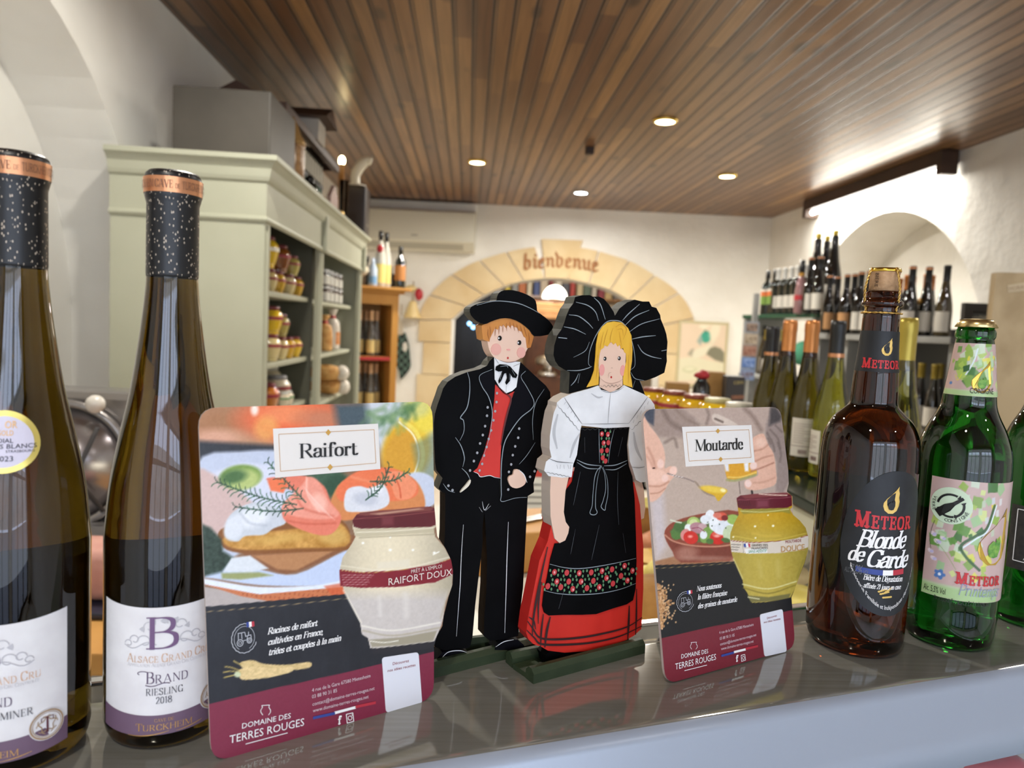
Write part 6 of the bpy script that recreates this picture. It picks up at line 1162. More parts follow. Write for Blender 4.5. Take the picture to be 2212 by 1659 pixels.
def art_patch(b, name, a0, a1, z0, z1, paint, n, nz, m):
    V = []; Fc = []
    for j in range(nz+1):
        for i in range(n+1): V.append(b.P(a0+(a1-a0)*i/n, z0+(z1-z0)*j/nz, .0005))
    for j in range(nz):
        for i in range(n): Fc.append([j*(n+1)+i, j*(n+1)+i+1, (j+1)*(n+1)+i+1, (j+1)*(n+1)+i])
    ii, jj = np.meshgrid(np.arange(n+1), np.arange(nz+1)); R = interp(b.prof, (z0+z1)/2)
    pt = Paint((ii.ravel()/n)*(a1-a0)*R*1000, (1-jj.ravel()/nz)*(z1-z0)*1000, '#ffffff'); paint(pt)        # millimetres from the top left of the label
    return link_mesh(name, V, Fc, m, b.root, True, pt.lin())
def spring(p, w, h, neck=False):
    p.c[:] = p.rgb('#c5a9a4'); p.grain(.05, 14, 1, .25, 3); rr = random.Random(21 if neck else 12)
    cx = w*.52
    greens = ['#8fb04a', '#a9c25f', '#5e8f3c', '#cdd98a', '#7fa24a', '#3f6f34', '#d9d65c', '#b8cfa0', '#9cc08c', '#c8d6c0', '#e0d24a']
    for i in range(70 if not neck else 46):
        x = cx+rr.gauss(0, w*.24); y = h*.42+rr.gauss(0, h*.22); s = rr.uniform(2, 6)
        if x < w*.10 or y > h*.84: continue
        a = rr.uniform(0, 3); p.poly([(x+s*math.cos(a+k*1.6+rr.uniform(-.3, .3)), y+s*1.2*math.sin(a+k*1.6)) for k in range(4)], rr.choice(greens), .4, .9)
    for i in range(10): 
        x = cx+rr.uniform(-w*.3, w*.4); y = rr.uniform(h*.08, h*.4); p.poly([(x, y), (x+3, y-1), (x+3.5, y+5), (x+.5, y+6)], rr.choice(['#c9d4dc', '#b9d0b0', '#dfe5e2']), .4, .7)
    p.poly([(0, h*.90), (w, h*.90), (w, h), (0, h)], '#a9c58c', .5); p.poly([(0, h*.885), (w, h*.885), (w, h*.905), (0, h*.905)], '#b7cda0', 1.2, .7)
    if not neck:
        for x, y, r in ((6, 52, 1.9), (10, 58, 2.1), (5, 68, 1.8), (8, 74, 1.8), (14, 54, 1.5)):
            p.ell(x, y, r*1.6, r, '#e6d6dc', .4, .5); p.ell(x+1, y+.3, r, r*.7, '#c4bce0', -.4, .5)
        p.stroke([(4, 54), (11, 60), (18, 68), (26, 80)], .35, '#7d9a4c', .3); p.stroke([(6, 40), (4, 48), (3.4, 58), (5, 66)], .4, '#2c2a24', .25)
        for k in range(5): a = k*1.257; p.ell(14+2.6*math.cos(a), 87+2.6*math.sin(a), 2.2, 1.8, '#4f78b5', a, .3)
        p.ell(14, 87, 1.3, 1.3, '#eef0f5', 0, .3)
        p.stroke([(52, 20), (47, 40), (38, 48), (28, 58), (33, 68), (44, 78)], 2.4, '#3a5a34', .4, .9); p.stroke([(54, 20), (48, 42), (39, 50), (30, 59)], 1.3, '#dce9f0', .3)
    else:
        p.stroke([(w*.5, h*.1), (w*.45, h*.35), (w*.36, h*.6)], 1.2, '#dce9f0', .3); p.poly([(w*.30, h*.45), (w*.40, h*.40), (w*.40, h*.52), (w*.32, h*.56)], '#2f5a30', .4); p.ell(w*.14, h*.78, 1.5, 1.4, '#4f78b5', 0, .4)
        p.stroke([(w*.2, h*.62), (w*.25, h*.72), (w*.3, h*.6)], .5, '#d9d23a', .3)
labm = art_mat('metallic floral label', .34, .5)
gl0 = -.60; wlab, hlab = 2.75*.0386*1000, 107.5
lab = art_patch(gb, 'front_label', gl0, gl0+2.75, .0485, .1560, lambda p: spring(p, wlab*.62, hlab), 190, 120, labm)
nl = art_patch(gb, 'neck_label', -1.25, 2.2, .2295, .2765, lambda p: spring(p, 52, 47, True), 110, 70, labm)
GOLDF = mat('gold foil print', '#c9a548', .25, metal=.8); GREENP = varied('mosaic green print', '#4f8a3a', '#86b04e', 260, .45)
g = G(); inner = flame(gb, g, gl0+1.42, .0960, .0140, .0010); g.obj('flame_emblem', GOLDF, lab); g = G(); gb.poly(g, inner, .0014); g.obj('flame_centre', GREENP, lab)
g = G(); inner = flame(gb, g, .42, .2405, .0078, .0010); g.obj('flame_emblem', GOLDF, nl); g = G(); gb.poly(g, inner, .0014); g.obj('flame_centre', GREENP, nl)
g = G(); a0, z0 = gb.at(1960+445/4.365, 1020+1040/4.365); gb.text(g, '', 'slab', a0, a0+1.05, z0, .0098, .0013, geo=smallcaps('Meteor', 'slab', .82)); g.obj('brewery_lettering', REDL, lab)
g = G(); a0, z0 = gb.at(1960+480/4.365, 1020+1150/4.365); gb.text(g, 'Printemps', 'light', a0, a0+.95, z0, .0100, .0014); g.obj('beer_lettering', mat('silver blue letters', '#8d93b5', .35), lab)
g = G(); a0, z0 = gb.at(1960+158/4.365, 1020+1095/4.365); gb.text(g, 'Alc. 5,5% Vol', 'sans', a0, a0+.46, z0, .0058, .0010); a0, z0 = gb.at(1960+253/4.365, 1020+1195/4.365); gb.text(g, '', 'sans', a0, a0+1.25, z0+.0003, .0044, .0010, geo=smallcaps('Brasserie Familiale et Indépendante', 'sans', .82)); gb.text(g, 'CONSIGNÉ', 'sans', .0, .95, .2322, .0052, .0012); g.obj('brewery_note', BLACK_INK, lab)
a0, z0 = gb.at(1960+410/4.365, 1020+315/4.365); Rr = .0386
g = G(); pz = lambda r, u: (a0+r/Rr*math.cos(u), z0+r*math.sin(u))
V = []; Fc = []
for j in range(5):
    for u in range(36): V.append(gb.P(*pz(.0165*j/4, u*math.pi/18), .0009))
for j in range(4):
    for u in range(36): Fc.append([j*36+u, j*36+(u+1) % 36, (j+1)*36+(u+1) % 36, (j+1)*36+u])
sl = link_mesh('return_seal', V, Fc, mat('mint sticker', '#c9dcc0', .45), lab, True)
g = G(); gb.line(g, [pz(.0100, 1.1+u*.12) for u in range(17)], .0019, .0012); gb.line(g, [pz(.0100, -1.25+u*.12) for u in range(14)], .0019, .0012); gb.line(g, [pz(.0100, 3.45+u*.12) for u in range(14)], .0019, .0012)
d = np.array([math.cos(.72), math.sin(.72)]); nn = np.array([-d[1], d[0]]); Bt = [(-.013, .0036), (-.003, .0036), (.003, .0016), (.012, .0013), (.012, -.0013), (.003, -.0016), (-.003, -.0036), (-.013, -.0036)]
gb.poly(g, [(a0+(d*x+nn*y)[0]/Rr, z0+(d*x+nn*y)[1]) for x, y in Bt], .0013)
for u0 in (1.0, -1.35+1.75, 3.35+1.75): gb.poly(g, [pz(.0080, u0), pz(.0122, u0), pz(.0102, u0+(.32 if u0 > 1.2 else -.3))], .0013)
for i, ch in enumerate('CONSIGNÉ'):
    u = -1.75+i*.20; r0 = .0132; v, f, w = text_geo(ch, 'sans'); ss = .0029; cu, su = math.cos(u+math.pi/2), math.sin(u+math.pi/2)
    g.add([gb.P(*(lambda X, Y: (a0+X/Rr, z0+Y))(r0*math.cos(u)+(x-w/2)*ss*cu-(y-.5)*ss*su, r0*math.sin(u)+(x-w/2)*ss*su+(y-.5)*ss*cu), .0013) for x, y, c_ in v], f)
for i, ch in enumerate('VERRE'):
    u = 2.75+i*.20; r0 = .0134; v, f, w = text_geo(ch, 'sans'); ss = .0029; cu, su = math.cos(u+math.pi/2), math.sin(u+math.pi/2)
    g.add([gb.P(*(lambda X, Y: (a0+X/Rr, z0+Y))(r0*math.cos(u)+(x-w/2)*ss*cu-(y-.5)*ss*su, r0*math.sin(u)+(x-w/2)*ss*su+(y-.5)*ss*cu), .0013) for x, y, c_ in v], f)
g.obj('seal_print', BLACK_INK, sl)
gb.patch('back_label', math.pi-.2, math.pi+1.2, .05, .117, MATS['back label'], None, .0004, 24, 4)
ab.patch('back_label', math.pi-.5, math.pi+1.3, .04, .15, mat('dark back label', '#2a2520', .7), None, .0004, 24, 4)
# ---- third green bottle at the right end
c = atz(2222, 1338, ZC); t = thing('beer_bottle', 'green beer bottle with black label cut off at the right end', 'beer bottle', c); g3 = Bottle(t, c, GRB, ZC)
g3.solid('glass_body', GREENG, None, 72); crown(g3, .2910, mat('black cap', '#15120f', .35, metal=.3))
g3.patch('neck_label', -1.6, 2., .2345, .2755, varied('charcoal label', '#262524', '#35322f', 200, .5), None, .0005, 40, 5)
g = G(); g3.line(g, [(-1.55+u*.12, .2365) for u in range(28)], .0006, .0009); g3.line(g, [(-1.55+u*.12, .2732) for u in range(28)], .0005, .0009); g.obj('neck_lines', mat('bronze line', '#a0805c', .4), t)
la = g3.at(1960+950/4.365, 1020+700/4.365)[0]
lab = g3.patch('front_label', la, la+2.3, .058, .1215, MATS['charcoal label'], None, .0005, 40, 6)
g = G(); l0 = la+.16; g3.line(g, [(l0+u*.1, .1175) for u in range(21)], .0007, .0010); g3.line(g, [(l0+u*.1, .0665) for u in range(21)], .0007, .0010); g3.line(g, [(l0, .0665+u*.0051) for u in range(11)], .0007, .0010); g.obj('label_frame', WHITE_INK, lab)
g = G(); g3.poly(g, [(l0+.62+.36*math.cos(u*.785+.39)*(1 if u % 2 else .86), .093+.0135*math.sin(u*.785+.39)) for u in range(8)], .0010); g.obj('label_badge', WHITE_INK, lab)
g = G(); g3.text(g, 'ALC. 5,9%', 'sans', l0+.22, l0+.75, .0688, .0036, .0011); g3.text(g, 'BRASSERIE', 'sans', l0+.42, l0+1.0, .0605, .0034, .0011); g.obj('strength_lettering', WHITE_INK, lab)
# ---------------------------------------------------------------- left side: sage dresser and what stands on it
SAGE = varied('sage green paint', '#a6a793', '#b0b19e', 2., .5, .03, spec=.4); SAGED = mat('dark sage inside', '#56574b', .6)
XF = -.695; YA, YB = 2.46, 4.62; ZT = 2.055
def zof(x, y, X=XF): return atx(x, y, X)[2]
dr = thing('dresser', 'tall sage green painted dresser with open shelves of jars along the left wall', 'dresser', (-.93, (YA+YB)/2, 0))
ym = atx(693, 640, XF)[1]                                    # middle post
g = G(); g.box(((XL+XF)/2-.001, YA+.012, ZT/2-.05), (abs(XL-XF)-.004, .024, ZT-.1), bev=.003); g.obj('side_panel', SAGE, dr)
g = G(); g.box(((XL+XF)/2, YB-.012, ZT/2-.05), (abs(XL-XF)-.012, .024, ZT-.1), bev=.003); g.obj('side_panel', SAGE, dr)
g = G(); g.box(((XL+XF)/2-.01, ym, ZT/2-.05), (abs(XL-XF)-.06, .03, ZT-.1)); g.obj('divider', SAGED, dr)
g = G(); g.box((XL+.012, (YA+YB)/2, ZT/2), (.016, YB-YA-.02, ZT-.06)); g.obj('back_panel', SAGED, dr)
for y, w in ((YA+.032, .06), (ym, .07), (YB-.032, .06)):
    g = G(); g.box((XF-.012, y, ZT/2-.07), (.024, w, ZT-.14), bev=.004); g.box((XF+.002, y, ZT/2-.07), (.008, w*.45, ZT-.30), bev=.003); g.obj('post', SAGE, dr)
# crown moulding that steps out towards the ceiling
sec = [(0, -.215), (.010, -.212), (.016, -.205), (.012, -.196), (.006, -.192), (.006, -.085), (.018, -.078), (.024, -.066), (.030, -.040), (.050, -.022), (.062, -.016), (.062, 0.), (0, 0)]
g = G(); V = []
path = [(XL+.002, YA, 0, -1), (XF, YA, 1, -1), (XF, YB, 1, 1), (XL+.002, YB, 0, 1)]
for (x, y, sx, sy) in path:
    for d, z in sec: V.append((x+sx*d*.75, y+sy*d*.75, ZT+z))
n = len(sec); Fq = []
for k in range(3):
    for i in range(n): Fq.append([k*n+i, (k+1)*n+i, (k+1)*n+(i+1) % n, k*n+(i+1) % n])
g.add(V, Fq); g.box(((XL+XF)/2, (YA+YB)/2, ZT-.005), (abs(XL-XF)+.02, YB-YA+.02, .012)); g.obj('crown_moulding', SAGE, dr)
for y in (ym, YB-.02): g = G(); g.box((XF+.016, y, ZT-.135), (.02, .055, .16), bev=.004); g.obj('corbel', SAGE, dr)
RC = .05; Xs = XF-RC
S1, S2, S3 = zof(571, 626, Xs), zof(571, 787, Xs), zof(566, 905, Xs); S4 = zof(700, 651, Xs); S5 = zof(700, 764, Xs); S6 = zof(700, 866, Xs)
SH = {}
for nm, y0, y1, zz in (('a', YA+.03, ym-.02, (S1, S2, S3)), ('b', ym+.02, YB-.03, (S4, S5, S6))):
    for z in zz: g = G(); g.box(((XL+.02+Xs)/2, (y0+y1)/2, z-.011), (abs(XL+.02-Xs), y1-y0, .022), bev=.006); g.obj('shelf', SAGE, dr)
# jars in the shape of the mustard pots
JP = [(0, .002), (.60, 0)] + smooth_prof([(.66, 0), (.70, .03), (.70, .10), (.74, .12), (.78, .15), (.84, .24), (.94, .42), (.985, .50), (1., .52), (1., .64), (.97, .70), (.88, .78), (.74, .85), (.66, .88), (.655, .92)], 3)
JAR_COL = {'mustard': '#c49a1e', 'pale': '#cdbb86', 'orange': '#b56a1c', 'cream': '#d6cbb2', 'yellow': '#d2ad22', 'brown': '#7a4416', 'olive': '#a89a52'}
def jar_proto(kind, h, lidc='#6b1d27', belt='#8c2432', clamp=False):
    R = h*.47; t = thing('mustard_jar', 'x', 'jar')
    m = mat('jar '+kind, JAR_COL[kind], .08, spec=.6, coat=.6)
    G().lathe([(r*R, z*h) for r, z in JP]+[(0, .92*h)], n=20).obj('jar_body', m, t, True, world=False)
    G().lathe([(R*.68, .87*h), (R*.72, .88*h), (R*.72, .985*h), (R*.68, h), (0, h)], n=20).obj('lid', mat('lid '+lidc, lidc, .3, spec=.5), t, True, world=False)
    G().lathe([(R*1.002, .525*h), (R*1.006, .53*h), (R*1.004, .635*h), (R*.99, .65*h)], n=20, cap=False).obj('belt_label', mat('belt '+belt, belt, .5), t, True, world=False)
    return t
PROT = {}
def jar(kind, h, loc, label, group, lidc='#6b1d27', belt='#8c2432'):
    k = (kind, h, lidc, belt)
    if k not in PROT: t = jar_proto(*k); PROT[k] = t; t.location = [float(q) for q in loc]; t['label'] = label; t['group'] = group; return t
    t = dup(PROT[k], loc, random.uniform(0, 6), label, group); return t
def on_shelf(px, z, X): 
    """point on the vertical plane x = X below pixel column px, at height z"""
    lo_, hi_ = 300., 1000.
    if X < -.7 and X > -.95 and z < 1.9 and px < 660: px = 577+(px-577)*.82
    for _ in range(40):
        m = (lo_+hi_)/2; p = atx(px, m, X)
        if p[2] > z: lo_ = m
        else: hi_ = m
    return np.array([X, p[1], z+.0012])
XJ = Xs-.042
GA = 'mustard jars on the top dresser shelf'; GB = 'mustard jars on the middle dresser shelf'; GC = 'jars on the lower dresser shelf'
for i, (px, kd) in enumerate(((577, 'pale'), (588, 'pale'), (600, 'mustard'), (617, 'orange'), (628, 'pale'), (632, 'olive'), (649, 'mustard'))):
    p = on_shelf(px, S1, XJ - .06*(i % 2)); jar(kd, .085, p, ('small mustard jar on the top dresser shelf, %s from the near post' % ordn(i)), GA)
p = on_shelf(567, S1+.0855, XJ); jar('yellow', .12, p, 'tall yellow jar with white belt, half hidden by the dresser near post', GA, belt='#e4dfd2')
p = on_shelf(604, S1+.0855, XJ-.01); jar('brown', .112, p, 'big brown jar stacked on the small mustard jars', GA)
p = on_shelf(618, S1+.0855, XJ-.06); jar('brown', .09, p, 'brown jar stacked behind the big brown one', GA)
p = on_shelf(639, S1+.0855, XJ-.0); jar('olive', .085, p, 'small olive jar stacked at the far end of the top shelf', GA)
for i, (px, kd, h) in enumerate(((580, 'pale', .105), (606, 'pale', .092), (625, 'mustard', .09), (644, 'yellow', .09))):
    p = on_shelf(px, S2, XJ); jar(kd, h, p, 'mustard jar in the lower row of the middle dresser shelf, %s from the near post' % ordn(i), GB)
p = on_shelf(604, S2, XJ-.085); jar('yellow', .088, p, 'jar with green belt tucked behind the middle dresser shelf row', GB, belt='#6fae4a')
p = on_shelf(583, S2+.1055, XJ); jar('yellow', .11, p, 'big yellow mustard jar on top of the middle shelf row', GB)
p = on_shelf(607, S2+.0925, XJ-.01); jar('olive', .095, p, 'brownish mustard jar on top of the middle shelf row', GB)
p = on_shelf(572, S3, XJ); jar('orange', .115, p, 'orange jar on the lower dresser shelf beside the near post', GC)
p = on_shelf(601, S3, XJ-.03); jar('cream', .125, p, 'big cream jar with red belt on the lower dresser shelf', GC, lidc='#8f8f93')
p = on_shelf(573, S3, XJ-.12); jar('cream', .155, p, 'pale jar with white lid at the back of the lower dresser shelf', GC, lidc='#b9b9b5', belt='#4f7a4a')
for i, px in enumerate((618, 629)):
    p = on_shelf(px, S3, XJ+.02); jar('cream', .062, p, 'small cream jar on the lower dresser shelf, %s' % ('nearer' if i == 0 else 'farther'), GC, lidc='#c9c9c4', belt='#4f8a5a')
# straight jam jars with white lids, two tiers
def jam(loc, label):
    if 'jam' not in PROT:
        t = thing('jam_jar', label, 'jar', loc, 'white lidded jam jars stacked on the dresser')
        G().lathe([(0, 0), (.030, 0), (.033, .004), (.033, .066), (.028, .074), (0, .074)], n=18).obj('jar_body', mat('jam dark glass', '#3b2010', .08, spec=.6), t, True, world=False)
        G().lathe([(.031, .072), (.032, .074), (.032, .086), (.030, .088), (0, .088)], n=18).obj('lid', mat('white lid', '#c9c9c9', .4), t, True, world=False)
        G().lathe([(.0335, .008), (.0335, .056)], n=18, cap=False).obj('paper_label', mat('white jam label', '#d6d3ca', .6), t, True, world=False); PROT['jam'] = t; return t
    return dup(PROT['jam'], loc, random.uniform(0, 6), label, 'white lidded jam jars stacked on the dresser')
for r, dz in ((0, 0), (1, .0885)):
    for i, px in enumerate((698, 707, 717, 727)): jam(on_shelf(px, S4+dz, XJ-.01), 'white lidded jam jar in the %s tier, %s from the middle post' % (('lower', 'upper')[r], ordn(i)))
# bread bags and loaves
BAG = mat('clear bag', '#d8d0c4', .12, spec=.7); BREAD = varied('crust', '#b9803f', '#d8a968', 30, .6, .2); RIB = mat('red ribbon', '#a8202a', .5)
for i, (px, col, h) in enumerate(((699, BREAD, .20), (716, BAG, .24))):
    p = on_shelf(px, S5+.007, XJ); t = thing('biscuit_bag', ('yellow biscuit bag beside the middle dresser post', 'tall white biscuit bag tied with a red ribbon')[i], 'bag', p, 'tied biscuit bags on the dresser')
    G().lathe(smooth_prof([(.0, 0), (.04, 0), (.046, .03), (.045, h*.5), (.036, h*.68), (.012, h*.76), (.014, h*.8), (.03, h*.96), (.0, h*.97)], 4), p, 18).obj('bag_body', col, t, True)
    G().blob(p+np.array([.0, 0, h*.77]), (.022, .022, .010), noise=.3).obj('ribbon', RIB, t, True)
    if i: G().lathe([(.0465, h*.12), (.0462, h*.42)], p, 16, a0=-.9, a1=.9, cap=False).obj('bag_label', mat('orange bag label', '#c9834a', .6), t, True)
for i, (px, dz, dx) in enumerate(((708, .045, 0), (706, .125, .0))):
    p = on_shelf(px, S6+dz+.004, XJ); t = thing('wrapped_loaf', ('wrapped loaf lying on the lowest visible dresser shelf', 'wrapped loaf lying on top of the other loaf')[i], 'bread', p-np.array([0, 0, .045]), 'wrapped loaves on the dresser')
    G().blob(p, (.11, .055, .044), 16, 10, .06, i, rz=.25).obj('loaf', BREAD, t, True); G().blob(p+np.array([.08, .02, .0]), (.045, .05, .042), 12, 8, .1, 4+i).obj('wrapper', BAG, t, True)
# things on top of the dresser
SLATE = varied('grey painted tin', '#403c36', '#4e4942', 3., .55)
f0, f1, f2 = aty(371, 318, 2.5), aty(583, 328, 2.5), aty(372, 183, 2.5)
one('storage_box', 'large plain grey box on top of the dresser at its near end', 'box', G().box(((f0[0]+f1[0])/2, 2.5+.17, (ZT+f2[2])/2+.001), (f1[0]-f0[0], .34, f2[2]-ZT), bev=.006), SLATE)
WALN = varied('dark walnut', '#3a241a', '#4a3022', 8., .5); TIMB = mat('model timber', '#241d1a', .6); INF = mat('model infill', '#b9b2a8', .8); GRNT = mat('green railing', '#2f5a45', .5)
hx, hy0, hy1 = -.95, 3.05, 4.10
t = thing('model_house', 'half timbered model house with dark roof and dormer on top of the dresser', 'model house', (hx, (hy0+hy1)/2, ZT+.003))
ze = ZT+.33; zr = ze+.08
g = G(); g.box((hx-.02, (hy0+hy1)/2, ZT+.173), (.22, hy1-hy0, .34)); g.obj('walls', INF, t)
g = G(); g.add([(hx+.17, hy0-.06, ze-.02), (hx+.17, hy1+.06, ze-.02), (hx-.02, hy1+.06, zr), (hx-.02, hy0-.06, zr), (hx-.2, hy0-.06, ze-.02), (hx-.2, hy1+.06, ze-.02)], [[0, 1, 2, 3], [3, 2, 5, 4], [0, 3, 4], [1, 5, 2]]); g.box((hx+.165, (hy0+hy1)/2, ze-.01), (.03, hy1-hy0+.12, .035)); g.obj('roof', WALN, t)
yd = (hy0*.45+hy1*.55); g = G(); g.box((hx+.12, yd, ze+.06), (.14, .16, .12)); g.obj('dormer', INF, t); g = G(); g.add([(hx+.24, yd-.14, ze+.10), (hx+.24, yd+.14, ze+.10), (hx+.24, yd, ze+.17), (hx-.02, yd-.14, ze+.10), (hx-.02, yd+.14, ze+.10), (hx-.02, yd, ze+.17)], [[0, 1, 2], [3, 5, 4], [0, 2, 5, 3], [1, 4, 5, 2], [0, 3, 4, 1]]); g.obj('dormer_roof', WALN, t)
for i in range(9):
    y = hy0+.02+(hy1-hy0-.04)*i/8; g = G(); g.box((hx+.096, y, ZT+.173), (.014, .022, .33)); g.obj('timber_post', TIMB, t)
for z in (ZT+.02, ZT+.2, ZT+.32): g = G(); g.box((hx+.098, (hy0+hy1)/2, z), (.014, hy1-hy0, .022)); g.obj('timber_beam', TIMB, t)
for i in range(14): y = hy0+.15+i*.062; g = G(); g.box((hx+.112, y, ZT+.25), (.008, .026, .09)); g.obj('window_shutter', mat('pale shutter', '#c9c2b0', .7), t); g = G(); g.box((hx+.113, y, ZT+.12), (.008, .026, .11)); g.obj('railing', GRNT, t)
p = np.array([-.745, 3.0, ZT]); t = thing('beer_stein', 'tall tan stoneware beer stein with pointed lid on the dresser top', 'stein', p)
STN = varied('stoneware', '#7a5a3c', '#a8845c', 30, .3, .2); G().lathe([(0, 0), (.055, 0), (.058, .02), (.050, .03), (.048, .16), (.052, .17), (0, .17)], p, 24).obj('mug', STN, t, True); G().lathe([(.052, .171), (.054, .18), (.035, .21), (.02, .25), (.006, .28), (0, .285)], p, 20).obj('lid', mat('tan lid', '#9c7c4c', .3, metal=.4), t, True)
G().tube(cr([p+np.array([.02, -.05, .15]), p+np.array([.03, -.10, .13]), p+np.array([.03, -.10, .07]), p+np.array([.02, -.05, .04])], 5), .008).obj('handle', STN, t, True)
def top_at(px, X=-.74): return on_shelf(px, ZT, X)
p = top_at(668); t = thing('figurine_group', 'small dark metal figurine on the dresser edge below the model house', 'figurine', p)
G().lathe(smooth_prof([(0, 0), (.04, 0), (.03, .02), (.035, .05), (.02, .08), (.022, .10), (0, .115)], 4), p, 14).obj('figure', mat('dark pewter', '#2c2a28', .25, metal=.8), t, True)
p = top_at(690); t = thing('brass_bell', 'small round brass ornament on the dresser edge', 'ornament', p); G().lathe(smooth_prof([(0, 0), (.04, 0), (.042, .03), (.03, .055), (.01, .065), (0, .08)], 4), p, 16).obj('bell_body', mat('aged brass', '#a8843a', .3, metal=.9), t, True)
p = top_at(713); g = G(); u = np.array([.12, .99, 0]); g.add([p+u*a+np.array([dx, 0, z]) for dx in (0, .02) for a, z in ((-.06, 0), (.06, 0), (.06, .10), (0, .16), (-.06, .10))], [[0, 1, 2, 3, 4], [9, 8, 7, 6, 5]]+[[i, 5+i, 5+(i+1) % 5, (i+1) % 5] for i in range(5)]); one('house_plaque', 'pinkish house shaped plaque standing on the dresser edge', 'plaque', g, mat('pink plaque', '#a88a80', .6))
p = top_at(727); t = thing('gold_pot', 'little gold pot near the far end of the dresser top', 'pot', p); G().lathe(smooth_prof([(0, 0), (.025, 0), (.04, .03), (.035, .06), (0, .06)], 4), p, 14).obj('pot_body', mat('gold pot', '#b8923c', .3, metal=.8), t, True)
p = top_at(741, -.72); t = thing('tap_glass', 'tall narrow beer glass beside the dark beer tap', 'glass', p); G().lathe([(0, 0), (.022, 0), (.022, .01), (.026, .24), (.024, .24), (.02, .012), (0, .012)], p, 18).obj('glass_body', glass('clear glass', '#f4f6f6'), t, True)
p = top_at(764, -.77); t = thing('beer_tap', 'dark brown beer dispenser with curved white tap handle on the dresser', 'beer dispenser', p)
zt = ZT+.33; G().box(p+np.array([0, 0, .165]), (.17, .20, .33), bev=.02).obj('housing', mat('dark brown housing', '#2b211c', .35), t)
G().lathe([(.07, .331), (.07, .343), (.03, .35), (0, .35)], p, 20).obj('collar', mat('cream plastic', '#d9d2c0', .4), t, True)
G().tube(cr([p+np.array([0, 0, .345]), p+np.array([.0, 0, .41]), p+np.array([.03, .0, .47]), p+np.array([.07, 0, .505]), p+np.array([.10, 0, .50])], 5), [.03]*6+[.034]*8+[.03]*6+[.018], 12).obj('tap_handle', MATS['cream plastic'], t, True)
g = G(); g.box(p+np.array([.086, -.01, .09]), (.004, .05, .02)); g.obj('badge', mat('silver badge', '#9a9488', .3, metal=.7), t)
p = top_at(734, -.80); t = thing('altar_candle', 'slim amber candle holder with bright flames behind the model house roof', 'candle holder', p); G().tube([p, p+np.array([0, 0, .40])], .018, 10).obj('stick', mat('amber stick', '#a8743a', .4), t, True); G().blob(p+np.array([0, 0, .42]), (.02, .02, .03)).obj('flame_bulb', BULB, t, True)
# ---------------------------------------------------------------- pine bookcase with wine in the far left corner
PINEW = varied('honey pine', '#a8722f', '#c08c46', 4., .45, .03, (1, 1, .15)); PINED = mat('pine inside', '#b08a58', .6)
bR, bL = aty(884, 632, 5.25), aty(742, 605, 5.05); u = bR-bL; u[2] = 0; L = np.linalg.norm(u); u /= L; nb = np.array([-u[1], u[0], 0.])     # nb points to the back
ZP = (bR[2]+bL[2])/2; t = thing('pine_bookcase', 'honey coloured pine bookcase with wine bottles beyond the dresser', 'bookcase', (bL+bR)/2*np.array([1, 1, 0]))
AX = np.array([u, nb, [0, 0, 1.]]); mid = lambda a, d, z: np.array([*(bL+u*a+nb*d)[:2], z]); D = .30; x0, x1 = .04, L-.10
g = G(); g.box(mid(L/2, D/2-.02, ZP-.012), (L, D+.06, .024), ax=AX, bev=.006); g.box(mid(L/2-.01, D/2-.01, ZP-.034), (L-.06, D+.03, .022), ax=AX, bev=.006); g.obj('top_board', PINEW, t)
for a in (x0, x1): g = G(); g.box(mid(a, D/2, (ZP-.04)/2), (.05, D, ZP-.045), ax=AX, bev=.004); g.obj('side_post', PINEW, t)
g = G(); g.box(mid((x0+x1)/2, .012, ZP-.085), (x1-x0, .022, .08), ax=AX); g.obj('top_rail', PINEW, t)
g = G(); g.box(mid((x0+x1)/2, D-.008, ZP/2), (x1-x0, .012, ZP-.06), ax=AX); g.obj('back_board', PINED, t)
zA = zof(800, 768, bL[0]+.3) if 0 else (aty(800, 770, 5.15)[2]); zB = aty(800, 880, 5.15)[2]-.02
for z in (zA, zB, .5, .1): g = G(); g.box(mid((x0+x1)/2, D/2, z-.012), (x1-x0-.05, D-.02, .024), ax=AX); g.obj('shelf', PINEW, t)
g = G(); g.box(mid((x0+x1)/2+.02, -.004, zA-.013), (x1-x0-.1, .006, .024), ax=AX); one('red_edging', 'red strip along the shelf edge of the pine bookcase', 'strip', g, mat('red strip', '#a8282a', .6))
